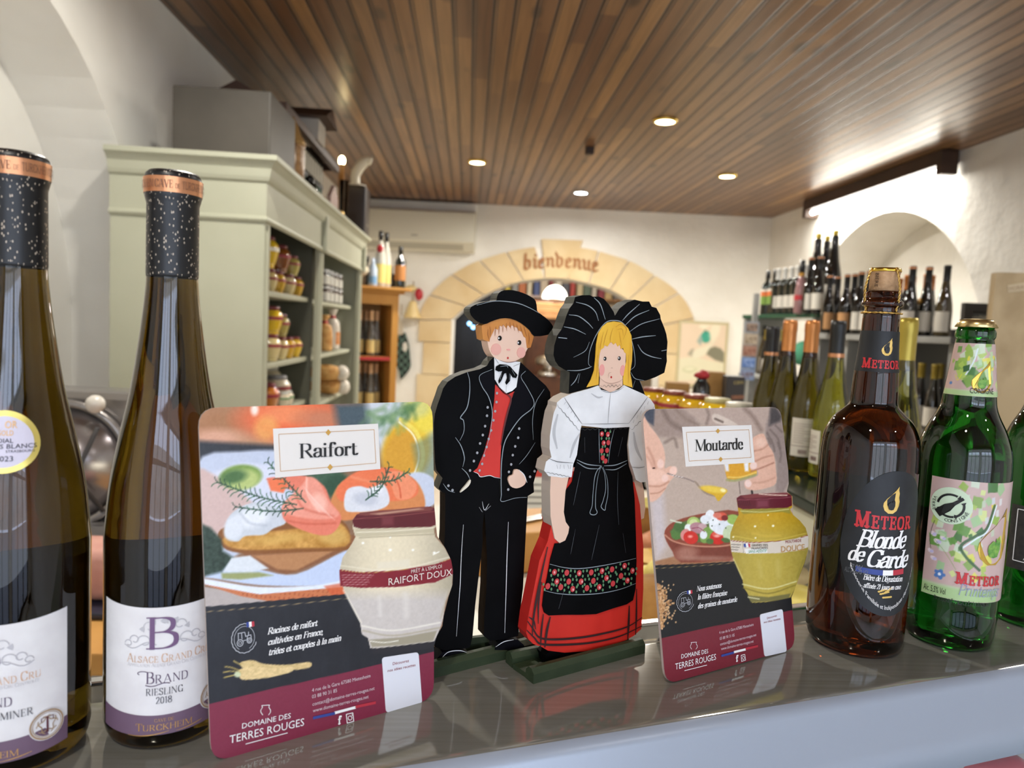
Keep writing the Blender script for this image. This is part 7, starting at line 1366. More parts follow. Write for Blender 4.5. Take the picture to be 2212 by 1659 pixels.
# bottle kit for everything in the background
PLACED = []
def wb(kind, loc, label, group, rz=None):
    loc = np.array(loc)+np.array([0, 0, .0012]); gap = .106 if kind == 'magnum' else .0735
    for _ in range(60):                                  # slide back along the line of sight until it clears its neighbours
        if all(abs(q[2]-loc[2]) > .3 or math.hypot(q[0]-loc[0], q[1]-loc[1]) >= (gap+w)/2 for q, w in PLACED): break
        d = loc[:2]/np.linalg.norm(loc[:2]); loc[:2] += d*.01
    PLACED.append((loc, gap))
    if kind not in PROT:
        body, cap, labl, h, shape, band = KINDS_WB[kind]; s = h/.355; t = thing('wine_bottle', label, 'wine bottle', loc, group)
        if shape == 'flute': pr = [(r*.94*s/.93, z*s) for r, z in FLUTE if z < .34*1.0]; zc = .272 if cap[2] is None else cap[2]; lz = (.025, .125)
        else: pr = [(0, 0), (.030, 0), (.0365, .006), (.0375, .02), (.0375, h*.62)] + [(.0375*(1-k/5)+.0145*k/5 + .006*math.sin(k/5*math.pi), h*(.62+.14*k/5)) for k in range(1, 6)] + [(.0145, h*.96), (0, h*.96)]; zc = .24; lz = (.05, .14)
        pr = [q for q in pr if q[1] <= h*.965]+[(0, h*.965)]
        G().lathe(pr, n=20).obj('glass_body', body, t, True, world=False)
        rr = .0152; zc = zc*s if shape == 'flute' else h*.74
        G().lathe([(rr*1.02, zc), (rr, zc+.002), (rr, h*.955), (rr*1.08, h*.958), (rr*1.08, h*.985), (rr*.9, h), (0, h)], n=18).obj('capsule', cap[0], t, True, world=False)
        if labl: G().lathe([(.0358*s/.93 if shape == 'flute' else .0379, lz[0]*s), (.0358*s/.93 if shape == 'flute' else .0379, lz[1]*s)], n=20, a0=-2.6, a1=-.5, cap=False).obj('paper_label', labl, t, True, world=False)
        if band: G().lathe([(rr*1.12, h*.957), (rr*1.12, h*.984)], n=18, cap=False).obj('capsule_band', band, t, True, world=False)
        PROT[kind] = t; return t
    return dup(PROT[kind], loc, 0 if rz is None else rz, label, group)
BD = mat('dark bottle', '#0f0d0a', .04, spec=.7, coat=.5); BG = mat('dark green bottle', '#12160c', .04, spec=.7, coat=.5); BO = mat('olive bottle', '#3a2e0c', .05, spec=.7, coat=.5); BGL = mat('grey glass bottle', '#5c5852', .05, spec=.7, coat=.5)
CAPB = mat('black capsule', '#101012', .4); CAPO = mat('orange copper capsule', '#c4793c', .32, metal=.5); CAPG = mat('gold capsule', '#8d7a2c', .35, metal=.4); CAPY = mat('yellow capsule', '#c9ad3c', .35, metal=.3); CAPW = mat('white capsule', '#cfcfcc', .3); CAPP = mat('peach capsule', '#d9b088', .4)
LW = mat('white bottle label', '#cfcac0', .6); LY = mat('yellow bottle label', '#d9c080', .6); LT = mat('tan bottle label', '#b98a5a', .6)
KINDS_WB = {'peach': (BGL, (CAPP, 0, .275), LY, .33, 'flute', None), 'black': (BD, (CAPB, 0, .275), LW, .33, 'flute', COPB), 'orange': (BD, (CAPO, 0, .270), LW, .32, 'flute', None), 'olive': (BO, (CAPB, 0, .275), LW, .33, 'flute', None), 'gold': (BD, (CAPG, 0, .275), LW, .30, 'flute', None),
    'white': (BG, (CAPW, 0, .275), LW, .30, 'bordeaux', None), 'magnum': (BD, (CAPY, 0, .265), LW, .50, 'flute', None), 'dark': (BD, (CAPB, 0, .27), LT, .32, 'flute', COPB), 'plain': (BG, (CAPB, 0, .275), LW, .30, 'bordeaux', None)}
fr = math.atan2(0-bL[1], 0-bL[0])+math.pi/2
pa = lambda px, py: (aty(px, py, 5.22)[0]-bL[0])/u[0]
for i, px in enumerate((778, 789, 801, 812, 823)): q = mid(pa(px, 765), .10, zA); wb('peach', q, 'peach capped wine bottle with yellow label on the upper pine shelf, %s from the dresser' % ordn(i), 'peach capped bottles in the pine bookcase')
for i, px in enumerate((776, 787, 799, 811, 821)): q = mid(pa(px, 875), .10+.01*(i % 2), zB); wb('peach', q, 'peach capped wine bottle on the lower pine shelf, %s from the dresser' % ordn(i), 'peach capped bottles in the pine bookcase')
# spirits on the bookcase top
CLEAR = glass('clear spirit glass', '#eef0ee')
for i, px in enumerate((826, 840)):
    q = mid((aty(px, 625, 5.15)[0]-bL[0])/u[0]+.012*i, .08+.06*i, ZP+.001); h = .40; tt = thing('spirit_bottle', ('tall clear spirit bottle with red heart tag and yellow label', 'tall clear spirit bottle with yellow label beside its red tagged twin')[i], 'bottle', q, 'clear spirit bottles on the pine bookcase')
    G().lathe([(0, 0), (.038, 0), (.041, .006), (.041, .19), (.036, .23), (.022, .29), (.015, .33), (.0145, .385), (0, .385)], q, 20).obj('glass_body', mat('pale spirit glass', '#b9b6ac', .05, spec=.7, coat=.5), tt, True)
    G().lathe([(.0158, .335), (.0158, .40), (0, .40)], q, 14).obj('capsule', CAPB, tt, True); G().lathe([(.0416, .03), (.0416, .165)], q, 18, a0=-2.8, a1=-.3, cap=False).obj('paper_label', mat('bright yellow label', '#d9c472', .6), tt, True)
    if i == 0: G().blob(q+np.array([.0, -.036, .272]), (.024, .008, .026), 12, 8, .1, 2).obj('heart_tag', RIB, tt, True)
q = mid(L*.93, .12, ZP); tt = thing('liqueur_bottle', 'dark liqueur bottle with orange label at the pine bookcase end', 'bottle', q)
G().lathe([(0, 0), (.04, 0), (.042, .01), (.042, .19), (.034, .215), (.016, .235), (.015, .30), (0, .30)], q, 20).obj('glass_body', BG, tt, True); G().lathe([(.016, .265), (.0165, .31), (0, .31)], q, 14).obj('capsule', CAPB, tt, True); G().lathe([(.0426, .06), (.0426, .17)], q, 16, a0=-2.8, a1=-.3, cap=False).obj('paper_label', mat('orange green label', '#a8703a', .6), tt, True)
q = mid(L*.84, .20, ZP+.001); tt = thing('glass_flask', 'small round clear flask on the pine bookcase between two bottles', 'flask', q); G().lathe(smooth_prof([(0, 0), (.03, 0), (.042, .03), (.044, .06), (.03, .10), (.012, .12), (.012, .16), (0, .16)], 4), q, 18).obj('glass_body', BGL, tt, True); G().lathe([(.013, .155), (.014, .175), (0, .176)], q, 12).obj('stopper', CORK, tt, True)
q = mid(L*.32, .10, ZP); tt = thing('gift_basket', 'wrapped gift with black lid and pale bow on the pine bookcase', 'gift', q); G().lathe([(0, 0), (.05, 0), (.052, .10), (.045, .17), (0, .17)], q, 18).obj('jar_body', BGL, tt, True); G().lathe([(.05, .17), (.052, .20), (.05, .215), (0, .215)], q, 18).obj('lid', CAPB, tt, True); G().blob(q+np.array([0, -.05, .10]), (.055, .02, .035), 12, 8, .25, 3).obj('bow', mat('pale bow', '#c9bda6', .7), tt, True)
q = mid(L*.46, .05, ZP+.001); tt = thing('spirit_bottle', 'short blue and white labelled bottle on the pine bookcase', 'bottle', q); G().lathe([(0, 0), (.03, 0), (.032, .01), (.032, .12), (.02, .15), (.012, .17), (.012, .20), (0, .20)], q, 18).obj('glass_body', mat('pale blue bottle', '#a9b8cc', .15, spec=.6), tt, True); G().lathe([(.0325, .02), (.0325, .07)], q, 16, a0=-2.9, a1=-.2, cap=False).obj('paper_label', mat('sky blue label', '#6f9ac4', .6), tt, True)
# cloth hanging on the wall stub: bell, oven glove
wp = lambda x, y, d=0.: BW.w(BW.l(x, y), d)
t = thing('ceramic_bell', 'cream ceramic bell with red heart hanging on the wall left of the arch', 'bell', wp(893, 688))
q = wp(893, 686, .07); G().lathe(smooth_prof([(.0, .16), (.03, .15), (.05, .09), (.075, .02), (.08, 0), (.07, .002), (.04, .08), (0, .12)], 3), q, 20).obj('bell_body', mat('cream ceramic', '#d6bd84', .4), t, True); G().tube([q+np.array([0, 0, .15]), q+np.array([0, 0, .34]), wp(893, 626, .0)], .006, 6).obj('cord', mat('jute cord', '#a08458', .9), t, True)
G().blob(q+np.array([.055, -.02, .22]), (.04, .02, .055), 12, 8, .08, 1).obj('heart', RIB, t, True); G().blob(q+np.array([-.02, -.01, .27]), (.055, .02, .03), 12, 8, .2, 5).obj('bow', MATS['cream ceramic'], t, True)
t = thing('oven_glove', 'dark green checked cloth with pale lace hanging beside the pine bookcase', 'cloth', wp(872, 800))
pl_ = Plane(wp(872, 800, .05), BW.u, (0, 0, 1)); g = G(); pl_.board(g, [pl_.l(*p) for p in ((858, 722), (876, 718), (884, 745), (888, 790), (884, 800), (872, 815), (866, 820), (862, 800), (856, 790))], .02, 0)
mck = mat('green check', '#16261f', .85); nt = mck.node_tree; ck = nt.nodes.new('ShaderNodeTexChecker'); ck.inputs['Scale'].default_value = 26; ck.inputs['Color1'].default_value = (*S('#14211c'), 1); ck.inputs['Color2'].default_value = (*S('#4a5f55'), 1); tcx = nt.nodes.new('ShaderNodeTexCoord'); nt.links.new(tcx.outputs['Object'], ck.inputs['Vector']); nt.links.new(ck.outputs['Color'], nt.nodes['Principled BSDF'].inputs['Base Color'])
g.obj('cloth_body', mck, t); g = G(); pl_.board(g, [pl_.l(*p) for p in ((850, 690), (862, 680), (870, 700), (872, 722), (862, 724), (852, 704))], .03, .005); g.obj('lace', mat('pale lace', '#b8ac98', .9), t); g = G(); pl_.board(g, [pl_.l(*p) for p in ((871, 742), (878, 738), (882, 750), (877, 760), (871, 756))], .026, .02); g.obj('white_patch', LW, t)
G().tube([pl_.w(pl_.l(868, 682), .015), pl_.w(pl_.l(866, 655), -.04)], .004, 6).obj('loop', MATS['jute cord'], t)
# air conditioner on the rear wall
q0, q1 = BW.l(790, 447), BW.l(1030, 465); q2 = BW.l(1026, 550)
uA, uB = q0[0]-.12, q1[0]; zA_, zB_ = q2[1], q1[1]
t = thing('air_conditioner', 'long white wall mounted air conditioner above the pine bookcase', 'air conditioner', BW.w(((uA+uB)/2, zA_), .1))
sec = [(0, zA_+.03), (0, zB_), (.19, zB_), (.215, zB_-.02), (.22, zA_+.085), (.20, zA_+.07), (.13, zA_+.01), (.06, zA_)]
g = G(); V = [BW.w((uu, z), d) for uu in (uA, uB) for d, z in [(a+.004, b_) for a, b_ in sec]]; n = len(sec); g.add(V, [list(range(n)), list(range(2*n-1, n-1, -1))]+[[i, n+i, n+(i+1) % n, (i+1) % n] for i in range(n)]); g.obj('casing', mat('ivory plastic', '#cfcbba', .35), t)
g = G(); g.add([BW.w((uA+.08, zA_+.066), .197), BW.w((uB-.10, zA_+.066), .197), BW.w((uB-.10, zA_+.018), .140), BW.w((uA+.08, zA_+.018), .140)], [[0, 1, 2, 3]]); g.add([BW.w((a, z), d) for a, d, z in ((uA+.08, .199, zA_+.064), (uB-.10, .199, zA_+.064), (uB-.10, .142, zA_+.016), (uA+.08, .142, zA_+.016))], [[0, 1, 2, 3]]); g.obj('air_flap', mat('grey plastic', '#a9a596', .4), t)
g = G(); g.box(BW.w((uB-.55, zA_+.13), .222), (.06, .004, .018), math.atan2(BW.u[1], BW.u[0])); g.obj('badge', MATS['grey plastic'], t)
g = G(); P0 = BW.w((uA-.1, HC-.04), .05); g.box(BW.w(((uA+uB)/2+.0, (zB_+HC)/2), .04), (uB-uA, .08, (HC-zB_)*.75), math.atan2(BW.u[1], BW.u[0])); struct('trim_2', g, PLASTER2)
# ---------------------------------------------------------------- right side: ledge with wine, racks along the wall
GREYM = varied('grey painted shelf', '#8d8d8a', '#9a9a97', 6., .5, .05); GREENS = mat('green glass shelf edge', '#1f4a36', .2, spec=.6); IVORY = mat('ivory panel', '#b9b9a8', .5)
g = G(); g.box((.80, 1.30, 1.236), (.36, .74, .022), bev=.003); 
t = thing('wine_ledge', 'pale ledge with dark green top holding tall wine bottles behind the right signs', 'counter', (.80, 1.22, 0)); g.obj('top_slab', mat('dark green slab', '#16241d', .15, spec=.6), t)
g = G(); g.box((.80, 1.30, 1.190), (.34, .73, .07), bev=.006); g.obj('fascia', IVORY, t)
for y in (1.0, 1.60):
    for x in (.955,): g = G(); g.box((x, y, .5775), (.04, .04, 1.155)); g.obj('leg', GREYM, t)
NW = 'tall wine bottles on the ledge behind the counter'
OG = glass('olive wine glass', '#4f4510'); LG = glass('yellow green wine glass', '#7f7d22')
def ledge_bottle(px, py, k, capm, body, label, band=None, h=.33, lab=None, zc=.268):
    q = CO+ray(px, py)*k; q[2] = 1.2482; s = h/.355; t = thing('wine_bottle', label, 'wine bottle', q, NW); pr = [(r*.96, z*s) for r, z in FLUTE if z < .335]+[(.0140, .335*s), (0, .335*s)]
    G().lathe(pr, q, 40).obj('glass_body', body, t, True)
    rr = .0150; c_ = [(.0155, zc*s), (rr, (zc+.003)*s), (rr, .325*s), (.0158, .33*s), (.0158, .345*s), (.0145, h), (0, h)]
    G().lathe([(r, z) for r, z in c_], q, 28).obj('capsule', capm, t, True)
    if band: G().lathe([(.0163, (zc+.001)*s), (.0163, (zc+.010)*s)], q, 28, cap=False).obj('capsule_band', band, t, True)
    if lab:
        b = Bottle(t, q, [(r, z) for r, z in pr if r > 0], q[2]); o = b.patch('back_label', lab[0], lab[1], lab[2], lab[3], mat('back paper', '#cfc9bd', .6), None, .0006, 20, 4)
        g = G()
        for i, z in enumerate(np.linspace(lab[2]+.03, lab[3]-.012, 9)): b.line(g, [(lab[0]+.12+(lab[1]-lab[0]-.3)*u/6*(1 if i % 3 else .6), z) for u in range(7)], .0009, .0009)
        for i in range(14): b.line(g, [(lab[0]+.5+i*.035, lab[2]+.006), (lab[0]+.5+i*.035, lab[2]+.015)], .0006 if i % 3 else .0011, .0009)
        b.line(g, [(lab[0]+(lab[1]-lab[0])*u/8, lab[2]+.0225) for u in range(9)], .0012, .0009); g.obj('small_print', mat('brownish print', '#7a5a58', .6), o)
    return t
CAPO2 = varied('copper orange foil', '#c07a42', '#d08c52', 60, .3, .1, (1, 1, .2), metal=.55); CAPG2 = mat('olive gold foil', '#a8933c', .32, metal=.5)
ledge_bottle(1648, 1000, 1.68, CAPB, OG, 'black capped wine bottle with copper band, leftmost on the ledge', COPB, .315, None, .278)
ledge_bottle(1684, 998, 1.62, CAPO2, OG, 'orange capped wine bottle just left of the one showing a back label')
ledge_bottle(1732, 992, 1.57, CAPO2, OG, 'orange capped wine bottle showing its white back label', None, .33, (-.75, .62, .035, .118))
ledge_bottle(1786, 1010, 1.50, CAPB, LG, 'black capped yellow green wine bottle behind the amber beer bottle', COPB, .33, (-1.6, -.5, .03, .10), .272)
ledge_bottle(1926, 1090, 1.19, CAPG2, LG, 'olive gold capped wine bottle between the two beer bottles', None, .33, None, .262)
# steel rack with green shelf edges against the wall
def at(px, py, k, z): q = CO+ray(px, py)*k; q[2] = z; return q
Z1 = 1.70; Z2 = 1.585; Z0 = 1.30
rk = thing('wine_rack', 'grey steel wine rack with green edged upper shelf near the wall niche', 'rack', (2.12, 4.7, 0))
A, B_ = at(1634, 690, 4.85, Z1), at(1752, 690, 4.25, Z1); u = B_-A; Lr = np.linalg.norm(u); u /= Lr; nb = np.array([-u[1], u[0], 0]); nb = nb if nb[0] > 0 else -nb; AX = np.array([u, nb, [0, 0, 1.]])
for z, m in ((Z1, GREENS), (Z0, GREYM), (.85, GREYM)): g = G(); g.box((A+B_)/2*np.array([1, 1, 0])+nb*.12+np.array([0, 0, z-.012]), (Lr+.24, .32, .024), ax=AX, bev=.004); g.obj('shelf', m, rk)
for a in (-.10, Lr+.07): g = G(); g.box((A+u*a)*np.array([1, 1, 0])+nb*.12+np.array([0, 0, .842]), (.03, .30, 1.684), ax=AX); g.obj('upright', GREYM, rk)
GW = 'bottles on the green edged shelf'
for i, px in enumerate((1653, 1668)):
    q = at(px, 685, 4.82-.09*i, Z1+.001); tt = thing('spirit_bottle', 'spritz bottle with orange and green label, %s from the rack end' % ordn(i), 'bottle', q, GW)
    G().lathe([(0, 0), (.037, 0), (.038, .01), (.038, .17), (.034, .20), (.015, .225), (.0145, .28), (0, .28)], q, 18).obj('glass_body', BG, tt, True); G().lathe([(.0155, .245), (.0155, .30), (0, .30)], q, 12).obj('capsule', CAPB, tt, True)
    G().lathe([(.0386, .125), (.0386, .155)], q, 16, cap=False).obj('orange_label', mat('orange label', '#c96a34', .6), tt, True); G().lathe([(.0386, .07), (.0386, .124)], q, 16, cap=False).obj('green_label', mat('green label', '#6f8f3c', .6), tt, True); G().lathe([(.0386, .156), (.0384, .172)], q, 16, cap=False).obj('white_label', LW, tt, True)
for i, px in enumerate((1681, 1695, 1709, 1722, 1741)): wb('white', at(px-6, 685, 4.66-.075*i, Z1), 'white capped wine bottle on the green edged shelf, %s from the rack end' % ordn(i), GW, -.6)
q = at(1725, 685, 4.30, Z1+.001); tt = thing('spirit_bottle', 'rose coloured liqueur bottle with black cap on the green edged shelf', 'bottle', q, GW); G().lathe([(0, 0), (.03, 0), (.034, .01), (.034, .13), (.026, .19), (.016, .22), (.016, .245), (0, .245)], q, 18).obj('glass_body', mat('rose glass', '#8d6a6c', .06, spec=.7, coat=.5), tt, True); G().lathe([(.017, .235), (.017, .32), (0, .32)], q, 12).obj('capsule', CAPB, tt, True); G().lathe([(.0345, .08), (.0345, .11)], q, 16, cap=False).obj('red_label', RIB, tt, True); G().lathe([(.0172, .225), (.0175, .245)], q, 14, cap=False).obj('gold_collar', mat('gold collar', '#b9883a', .35, metal=.6), tt, True)
MED = mat('pale gold medallion', '#c9b58a', .35, metal=.5)
for i, (px, k, dz) in enumerate(((1762, 4.36, 0), (1781, 4.34, .0), (1798, 4.25, 0))):
    q = at(px-7, 684, k, Z1+dz); r = wb('magnum', q, 'yellow capped magnum towering over the rack, %s from left' % ordn(i), 'yellow capped magnums', -.6)
    if i == 0: G().blob(np.array([-.010, -.016, .345]), (.012, .006, .020), 10, 8).obj('medallion', MED, r, True, world=False)
for i, (px, k) in enumerate(((1748, 4.22), (1768, 4.14))): wb('black', at(px-5, 690, k, Z1), 'dark bottle with copper band in front of the magnums, %s one' % ('left', 'right')[i], 'dark bottles in front of the magnums', -.6)
for i, px in enumerate((1656, 1666, 1680, 1692)): wb('gold', at(px-6, 803, 4.74-.075*i, Z0), 'gold capped bottle on the lower rack shelf, %s from the rack end' % ordn(i), 'gold capped bottles on the lower rack shelf', -.6)
wb('olive', at(1645, 803, 4.70, Z0), 'small olive bottle at the very end of the lower rack shelf', 'olive bottles on the rack', -.5)
q = at(1733, 790, 4.42, Z0+.002); one('paper_ball', 'round green paper ornament on the lower rack shelf', 'ornament', G().blob(q+np.array([0, 0, .16]), (.075, .075, .075), 24, 14, .04, 2).tube([q, q+np.array([0, 0, .09])], .012, 8), mat('mint paper', '#4f9a7a', .8), True)
# grey shelf with the long row of bottles
t = thing('wine_shelf', 'grey shelf with a long row of dark wine bottles in front of the niche', 'shelf', (2.3, 3.65, 0))
C_, D_ = at(1772, 735, 4.10, Z2), at(2062, 728, 3.18, Z2); u = D_-C_; Ls = np.linalg.norm(u); u /= Ls; nb = np.array([-u[1], u[0], 0]); nb = nb if nb[0] > 0 else -nb; AX = np.array([u, nb, [0, 0, 1.]])
for z in (Z2, 1.16, .7): g = G(); g.box((C_+D_)/2*np.array([1, 1, 0])+nb*.17+np.array([0, 0, z-.015]), (Ls+.06, .44, .03), ax=AX, bev=.004); g.obj('shelf', GREYM, t)
for a in (0., Ls*.25, Ls): g = G(); g.box((C_+u*a)*np.array([1, 1, 0])+nb*.19+np.array([0, 0, (Z2-.031)/2]), (.03, .40, Z2-.03), ax=AX); g.obj('upright', GREYM, t)
g = G(); g.box((C_+D_)/2*np.array([1, 1, 0])+nb*.40+np.array([0, 0, (Z2+.05)/2]), (Ls, .012, Z2+.05), ax=AX); g.obj('back_panel', mat('grey back panel', '#7d7d7c', .6), t)
GR = 'dark wine bottles on the grey shelf'
row = [(1789, 3.94, 'dark'), (1806, 3.90, 'dark'), (1826, 3.85, 'dark'), (1842, 3.82, 'black'), (1856, 3.78, 'black'), (1874, 3.70, 'black')]
for i, (px, k, kd) in enumerate(row): wb(kd, at(px-6, 732, k, Z2), 'dark copper banded bottle on the grey shelf, %s from the rack' % ordn(i), GR, -.7)
row = [(1894, 3.82), (1909, 3.80), (1919, 3.84), (1934, 3.72), (1946, 3.70), (1975, 3.62), (1986, 3.58)]
for i, (px, k) in enumerate(row): wb('orange', at(px-6, 728, k, Z2)+nb*.06, 'orange copper capped bottle in the back row, %s from left' % ordn(i), 'orange capped bottles on the grey shelf', -.8)
for i, (px, k, kd, lb) in enumerate(((1966, 3.40, 'black', 'dark bottle with white label in the front row, left of its medalled neighbour'), (2001, 3.38, 'black', 'dark bottle with gold medal in the front row of the grey shelf'), (2040, 3.30, 'olive', 'olive bottle with white label at the right end of the grey shelf'))):
    r = wb(kd, at(px-6, 722, k, Z2), lb, GR, -1.0)
    if i == 1: G().lathe([(0, .002), (.017, .002), (.017, 0)], np.array([-.020, -.028, .165]), 18, axis=(-.6, -.8, .15)).obj('medal_sticker', mat('gold medal', '#b98a3a', .35, metal=.6), r, True, world=False)
for i, (px, k) in enumerate(((1990, 3.3), (2019, 3.2), (2030, 3.32))): wb('gold', at(px-8, 900, k, 1.16), 'gold capped dark bottle under the grey shelf, %s from left' % ordn(i), 'gold capped bottles under the grey shelf', -1.)
# framed blackboard and beige stone panel
t = thing('blackboard', 'black framed chalkboard leaning between wine shelf and beige panel', 'blackboard', (2.1, 2.86, 0)); bp = Plane(aty(2073, 1000, 2.86)*np.array([1, 1, 0]), (1, -.12, 0), (0, .03, 1))
c0, c1 = bp.l(2075, 664), bp.l(2152, 660); zt = c0[1]; w = .34
g = G(); bp.board(g, [(0, .02), (w, .02), (w, zt), (0, zt)], 0, -.012); g.obj('board', varied('slate board', '#2a2c2c', '#363837', 5., .6), t)
for a in ([(-.02, 0), (.015, 0), (.015, zt+.02), (-.02, zt+.02)], [(w-.015, 0), (w+.02, 0), (w+.02, zt+.02), (w-.015, zt+.02)], [(.015, zt-.015), (w-.015, zt-.015), (w-.015, zt+.02), (.015, zt+.02)], [(.015, 0), (w-.015, 0), (w-.015, .03), (.015, .03)]): g = G(); bp.board(g, a, .012, -.016); g.obj('frame_rail', mat('black frame', '#161414', .4), t)
g = write(bp, G(), 'Spécialités du chef', 'italic', (2083, 691), (2172, 689), 9, .002); g.obj('chalk_lettering', mat('chalk', '#8f8d80', .8), t)
g = G(); strip_on(bp, g, [(2083, 702), (2148, 700)], 1.5, .002); g.obj('chalk_line', MATS['chalk'], t)
t = thing('stone_panel', 'tall beige stone patterned panel at the right edge with a paper notice', 'panel', (2.25, 2.45, 0)); sp_ = Plane(aty(2152, 590, 2.45)*np.array([1, 1, 0]), (1, -.35, 0), (0, 0, 1)); zt = sp_.l(2152, 588)[1]
g = G(); sp_.board(g, [(0, 0), (.7, 0), (.7, zt), (0, zt)], 0, -.05); g.obj('slab', varied('beige marble', '#a08a66', '#bda884', 5., .45, .0, (1, 1, .6), lo=.42, hi=.6), t)
g = G(); sp_.board(g, [sp_.l(*p) for p in ((2176, 616), (2240, 606), (2240, 626), (2177, 632))], .002, .0002); o = g.obj('paper_notice', mat('beige paper', '#bfae90', .7), t)
g = write(sp_, G(), 'HORAIRES', 'sans', (2180, 628), (2232, 621), 9, .0026); g.obj('notice_lettering', mat('faded print', '#9a7f66', .7), o)
# postcards on a slim rack
t = thing('postcard_rack', 'slim grey postcard rack between poster and wine rack', 'rack', at(1630, 800, 4.9, 0)*np.array([1, 1, 0])); q = at(1622, 800, 4.50, 0)
g = G(); g.box(q+np.array([0, 0, .92]), (.03, .03, 1.80)); g.obj('pole', GREYM, t); g = G(); g.lathe([(0, 0), (.16, 0), (.16, .02), (0, .025)], q, 20); g.obj('foot', GREYM, t)
pc = ['#8a8f97', '#a89a8c', '#9a7a6c', '#6f86b0', '#7f93b4']
for i in range(5):
    y0 = 696+i*25.5; a = at(1622-i*2.2, y0, 4.85, 0); p0, p1 = CO+ray(1613-i*2.6, y0+22)*4.42, CO+ray(1636-i*2.6, y0)*4.42; u = np.array([.94, -.34, 0]); c_ = (p0+p1)/2; g = G(); AXp = np.array([u, [.34, .94, 0], [0, 0, 1.]]); g.box(c_, (.085, .004, .068), ax=AXp); o = one('postcard', 'postcard on the slim rack, %s from the top' % ordn(i), 'postcard', g, mat('postcard print %d' % i, pc[i], .5), False, 'postcards on the slim rack')
    g = G(); g.box(c_-np.array([.34, .94, 0])*.0024, (.068, .001, .05), ax=AXp); g.obj('picture', varied('postcard picture %d' % i, ['#5c4a40', '#7a6a58', '#7c4a3a', '#3f64a8', '#6a4a3c'][i], ['#a08a7a', '#c0b09a', '#b08a78', '#9ab0d8', '#8aa0c8'][i], 40, .5), o)
# pale framed poster on the rear wall right of the arch
t = thing('poster', 'pale framed poster with a green bird shape on the rear wall', 'poster', BW.w(BW.l(1515, 830), .01)); po = [BW.l(*p) for p in ((1466, 694), (1569, 697), (1563, 838), (1461, 820))]
cu = (po[0]+po[1]+po[2]+po[3])/4; lo_, hi_ = np.min(po, 0), np.max(po, 0); rect = [(lo_[0], lo_[1]), (hi_[0], lo_[1]), (hi_[0], hi_[1]), (lo_[0], hi_[1])]
g = G(); BW.board(g, rect, .03, .003); g.obj('frame', mat('pale wood frame', '#b9ad88', .5), t)
def poster_art(p):
    p.c[:] = p.rgb('#d9c4ac'); q = lambda x, y: (1380+x/6.38, 640+y/6.38)
    p.poly([q(540, 860), q(760, 830), q(940, 880), q(1200, 930), q(1200, 1160), q(540, 1160)], '#d6d0b4', 3); p.poly([q(930, 800), q(960, 720), q(1050, 690), q(1130, 720), q(1180, 780), q(1180, 920), q(1050, 880)], '#7d7a66', 3); p.poly([q(720, 800), q(800, 720), q(900, 700), q(1000, 640), q(1020, 560), q(1060, 600), q(960, 740), q(900, 820), q(760, 860)], '#d9d3bb', 4); p.poly([q(670, 800), q(720, 730), q(760, 720), q(730, 830)], '#a39c88', 3); p.ell(*q(925, 560), 11, 13, '#3f9a84', .2, 2); p.poly([q(800, 620), q(850, 530), q(880, 600), q(850, 680)], '#93a39a', 4); p.stroke([q(900, 450), q(930, 500)], 2, '#3c5a4a', 1.5); p.poly([q(820, 420), q(860, 380), q(1000, 400), q(900, 460)], '#e3d9c0', 3); p.ell(*q(700, 1010), 16, 7, '#c4c2a0', 0, 2); p.ell(*q(700, 1000), 11, 4, '#d9d5b8', 0, 2); p.ell(*q(1050, 470), 10, 22, '#e0d6bd', .3, 6)
ins = [(lo_[0]+.025, lo_[1]+.025), (hi_[0]-.025, lo_[1]+.025), (hi_[0]-.025, hi_[1]-.025), (lo_[0]+.025, hi_[1]-.025)]
art_sheet(BW, ins, 'picture', t, poster_art, .009, .031)
# table with jars and boxes behind the mustard sign
t = thing('side_table', 'pale table carrying mustard jars and gift boxes behind the Moutarde sign', 'table', (.85, 2.2, 0)); g = G(); g.box((.90, 2.22, 1.262), (.80, 1.06, .03), bev=.004); g.obj('top', IVORY, t)
for x in (.92, 1.26):
    for y in (1.74, 2.70): g = G(); g.box((x, y, .6235), (.05, .05, 1.247)); g.obj('leg', GREYM, t)
ZJ = 1.2785
MJ = 'mustard jars in a line behind the Moutarde sign'
for i, (px, py, k, kd, lc, lb) in enumerate(((1413, 845, 2.10, 'mustard', '#7a3a2c', 'burgundy lidded mustard jar farthest along the line, next to the wooden woman'), (1457, 855, 2.02, 'mustard', '#7a3a2c', 'burgundy lidded mustard jar second in the line from the wooden woman'), (1504, 866, 1.93, 'mustard', '#7a3a2c', 'burgundy lidded mustard jar third in the line from the wooden woman'), (1550, 868, 1.84, 'yellow', '#b5ac7c', 'mustard jar with clear lid fourth in the line'), (1597, 878, 1.74, 'cream', '#bdb7a6', 'white lidded jar nearest in the line behind the Moutarde sign'))):
    q = at(px, py, k, ZJ); jar(kd, .097, q, lb, MJ, lidc=lc)
KRAFT = varied('kraft board', '#96703f', '#a67e4a', 8., .8); ax_ = np.array([[.97, -.2, 0], [.2, .97, 0], [0, 0, 1.]])
def gbox(px0, px1, ytop, k, label, m, dpt=.10, name='gift_box'):
    a, b = CO+ray(px0, ytop)*k, CO+ray(px1, ytop)*k; w = np.linalg.norm((b-a)[:2]); c_ = (a+b)/2; h = c_[2]-ZJ; t = thing(name, label, 'box', (c_[0], c_[1], ZJ)); g = G(); g.box((c_[0], c_[1]+dpt/2, ZJ+h/2), (w, dpt, h), ax=ax_, bev=.002); g.obj('carton', m, t); return t, c_, w, h
gbox(1447, 1496, 828, 2.72, 'low brown cardboard box standing beneath the poster', KRAFT)
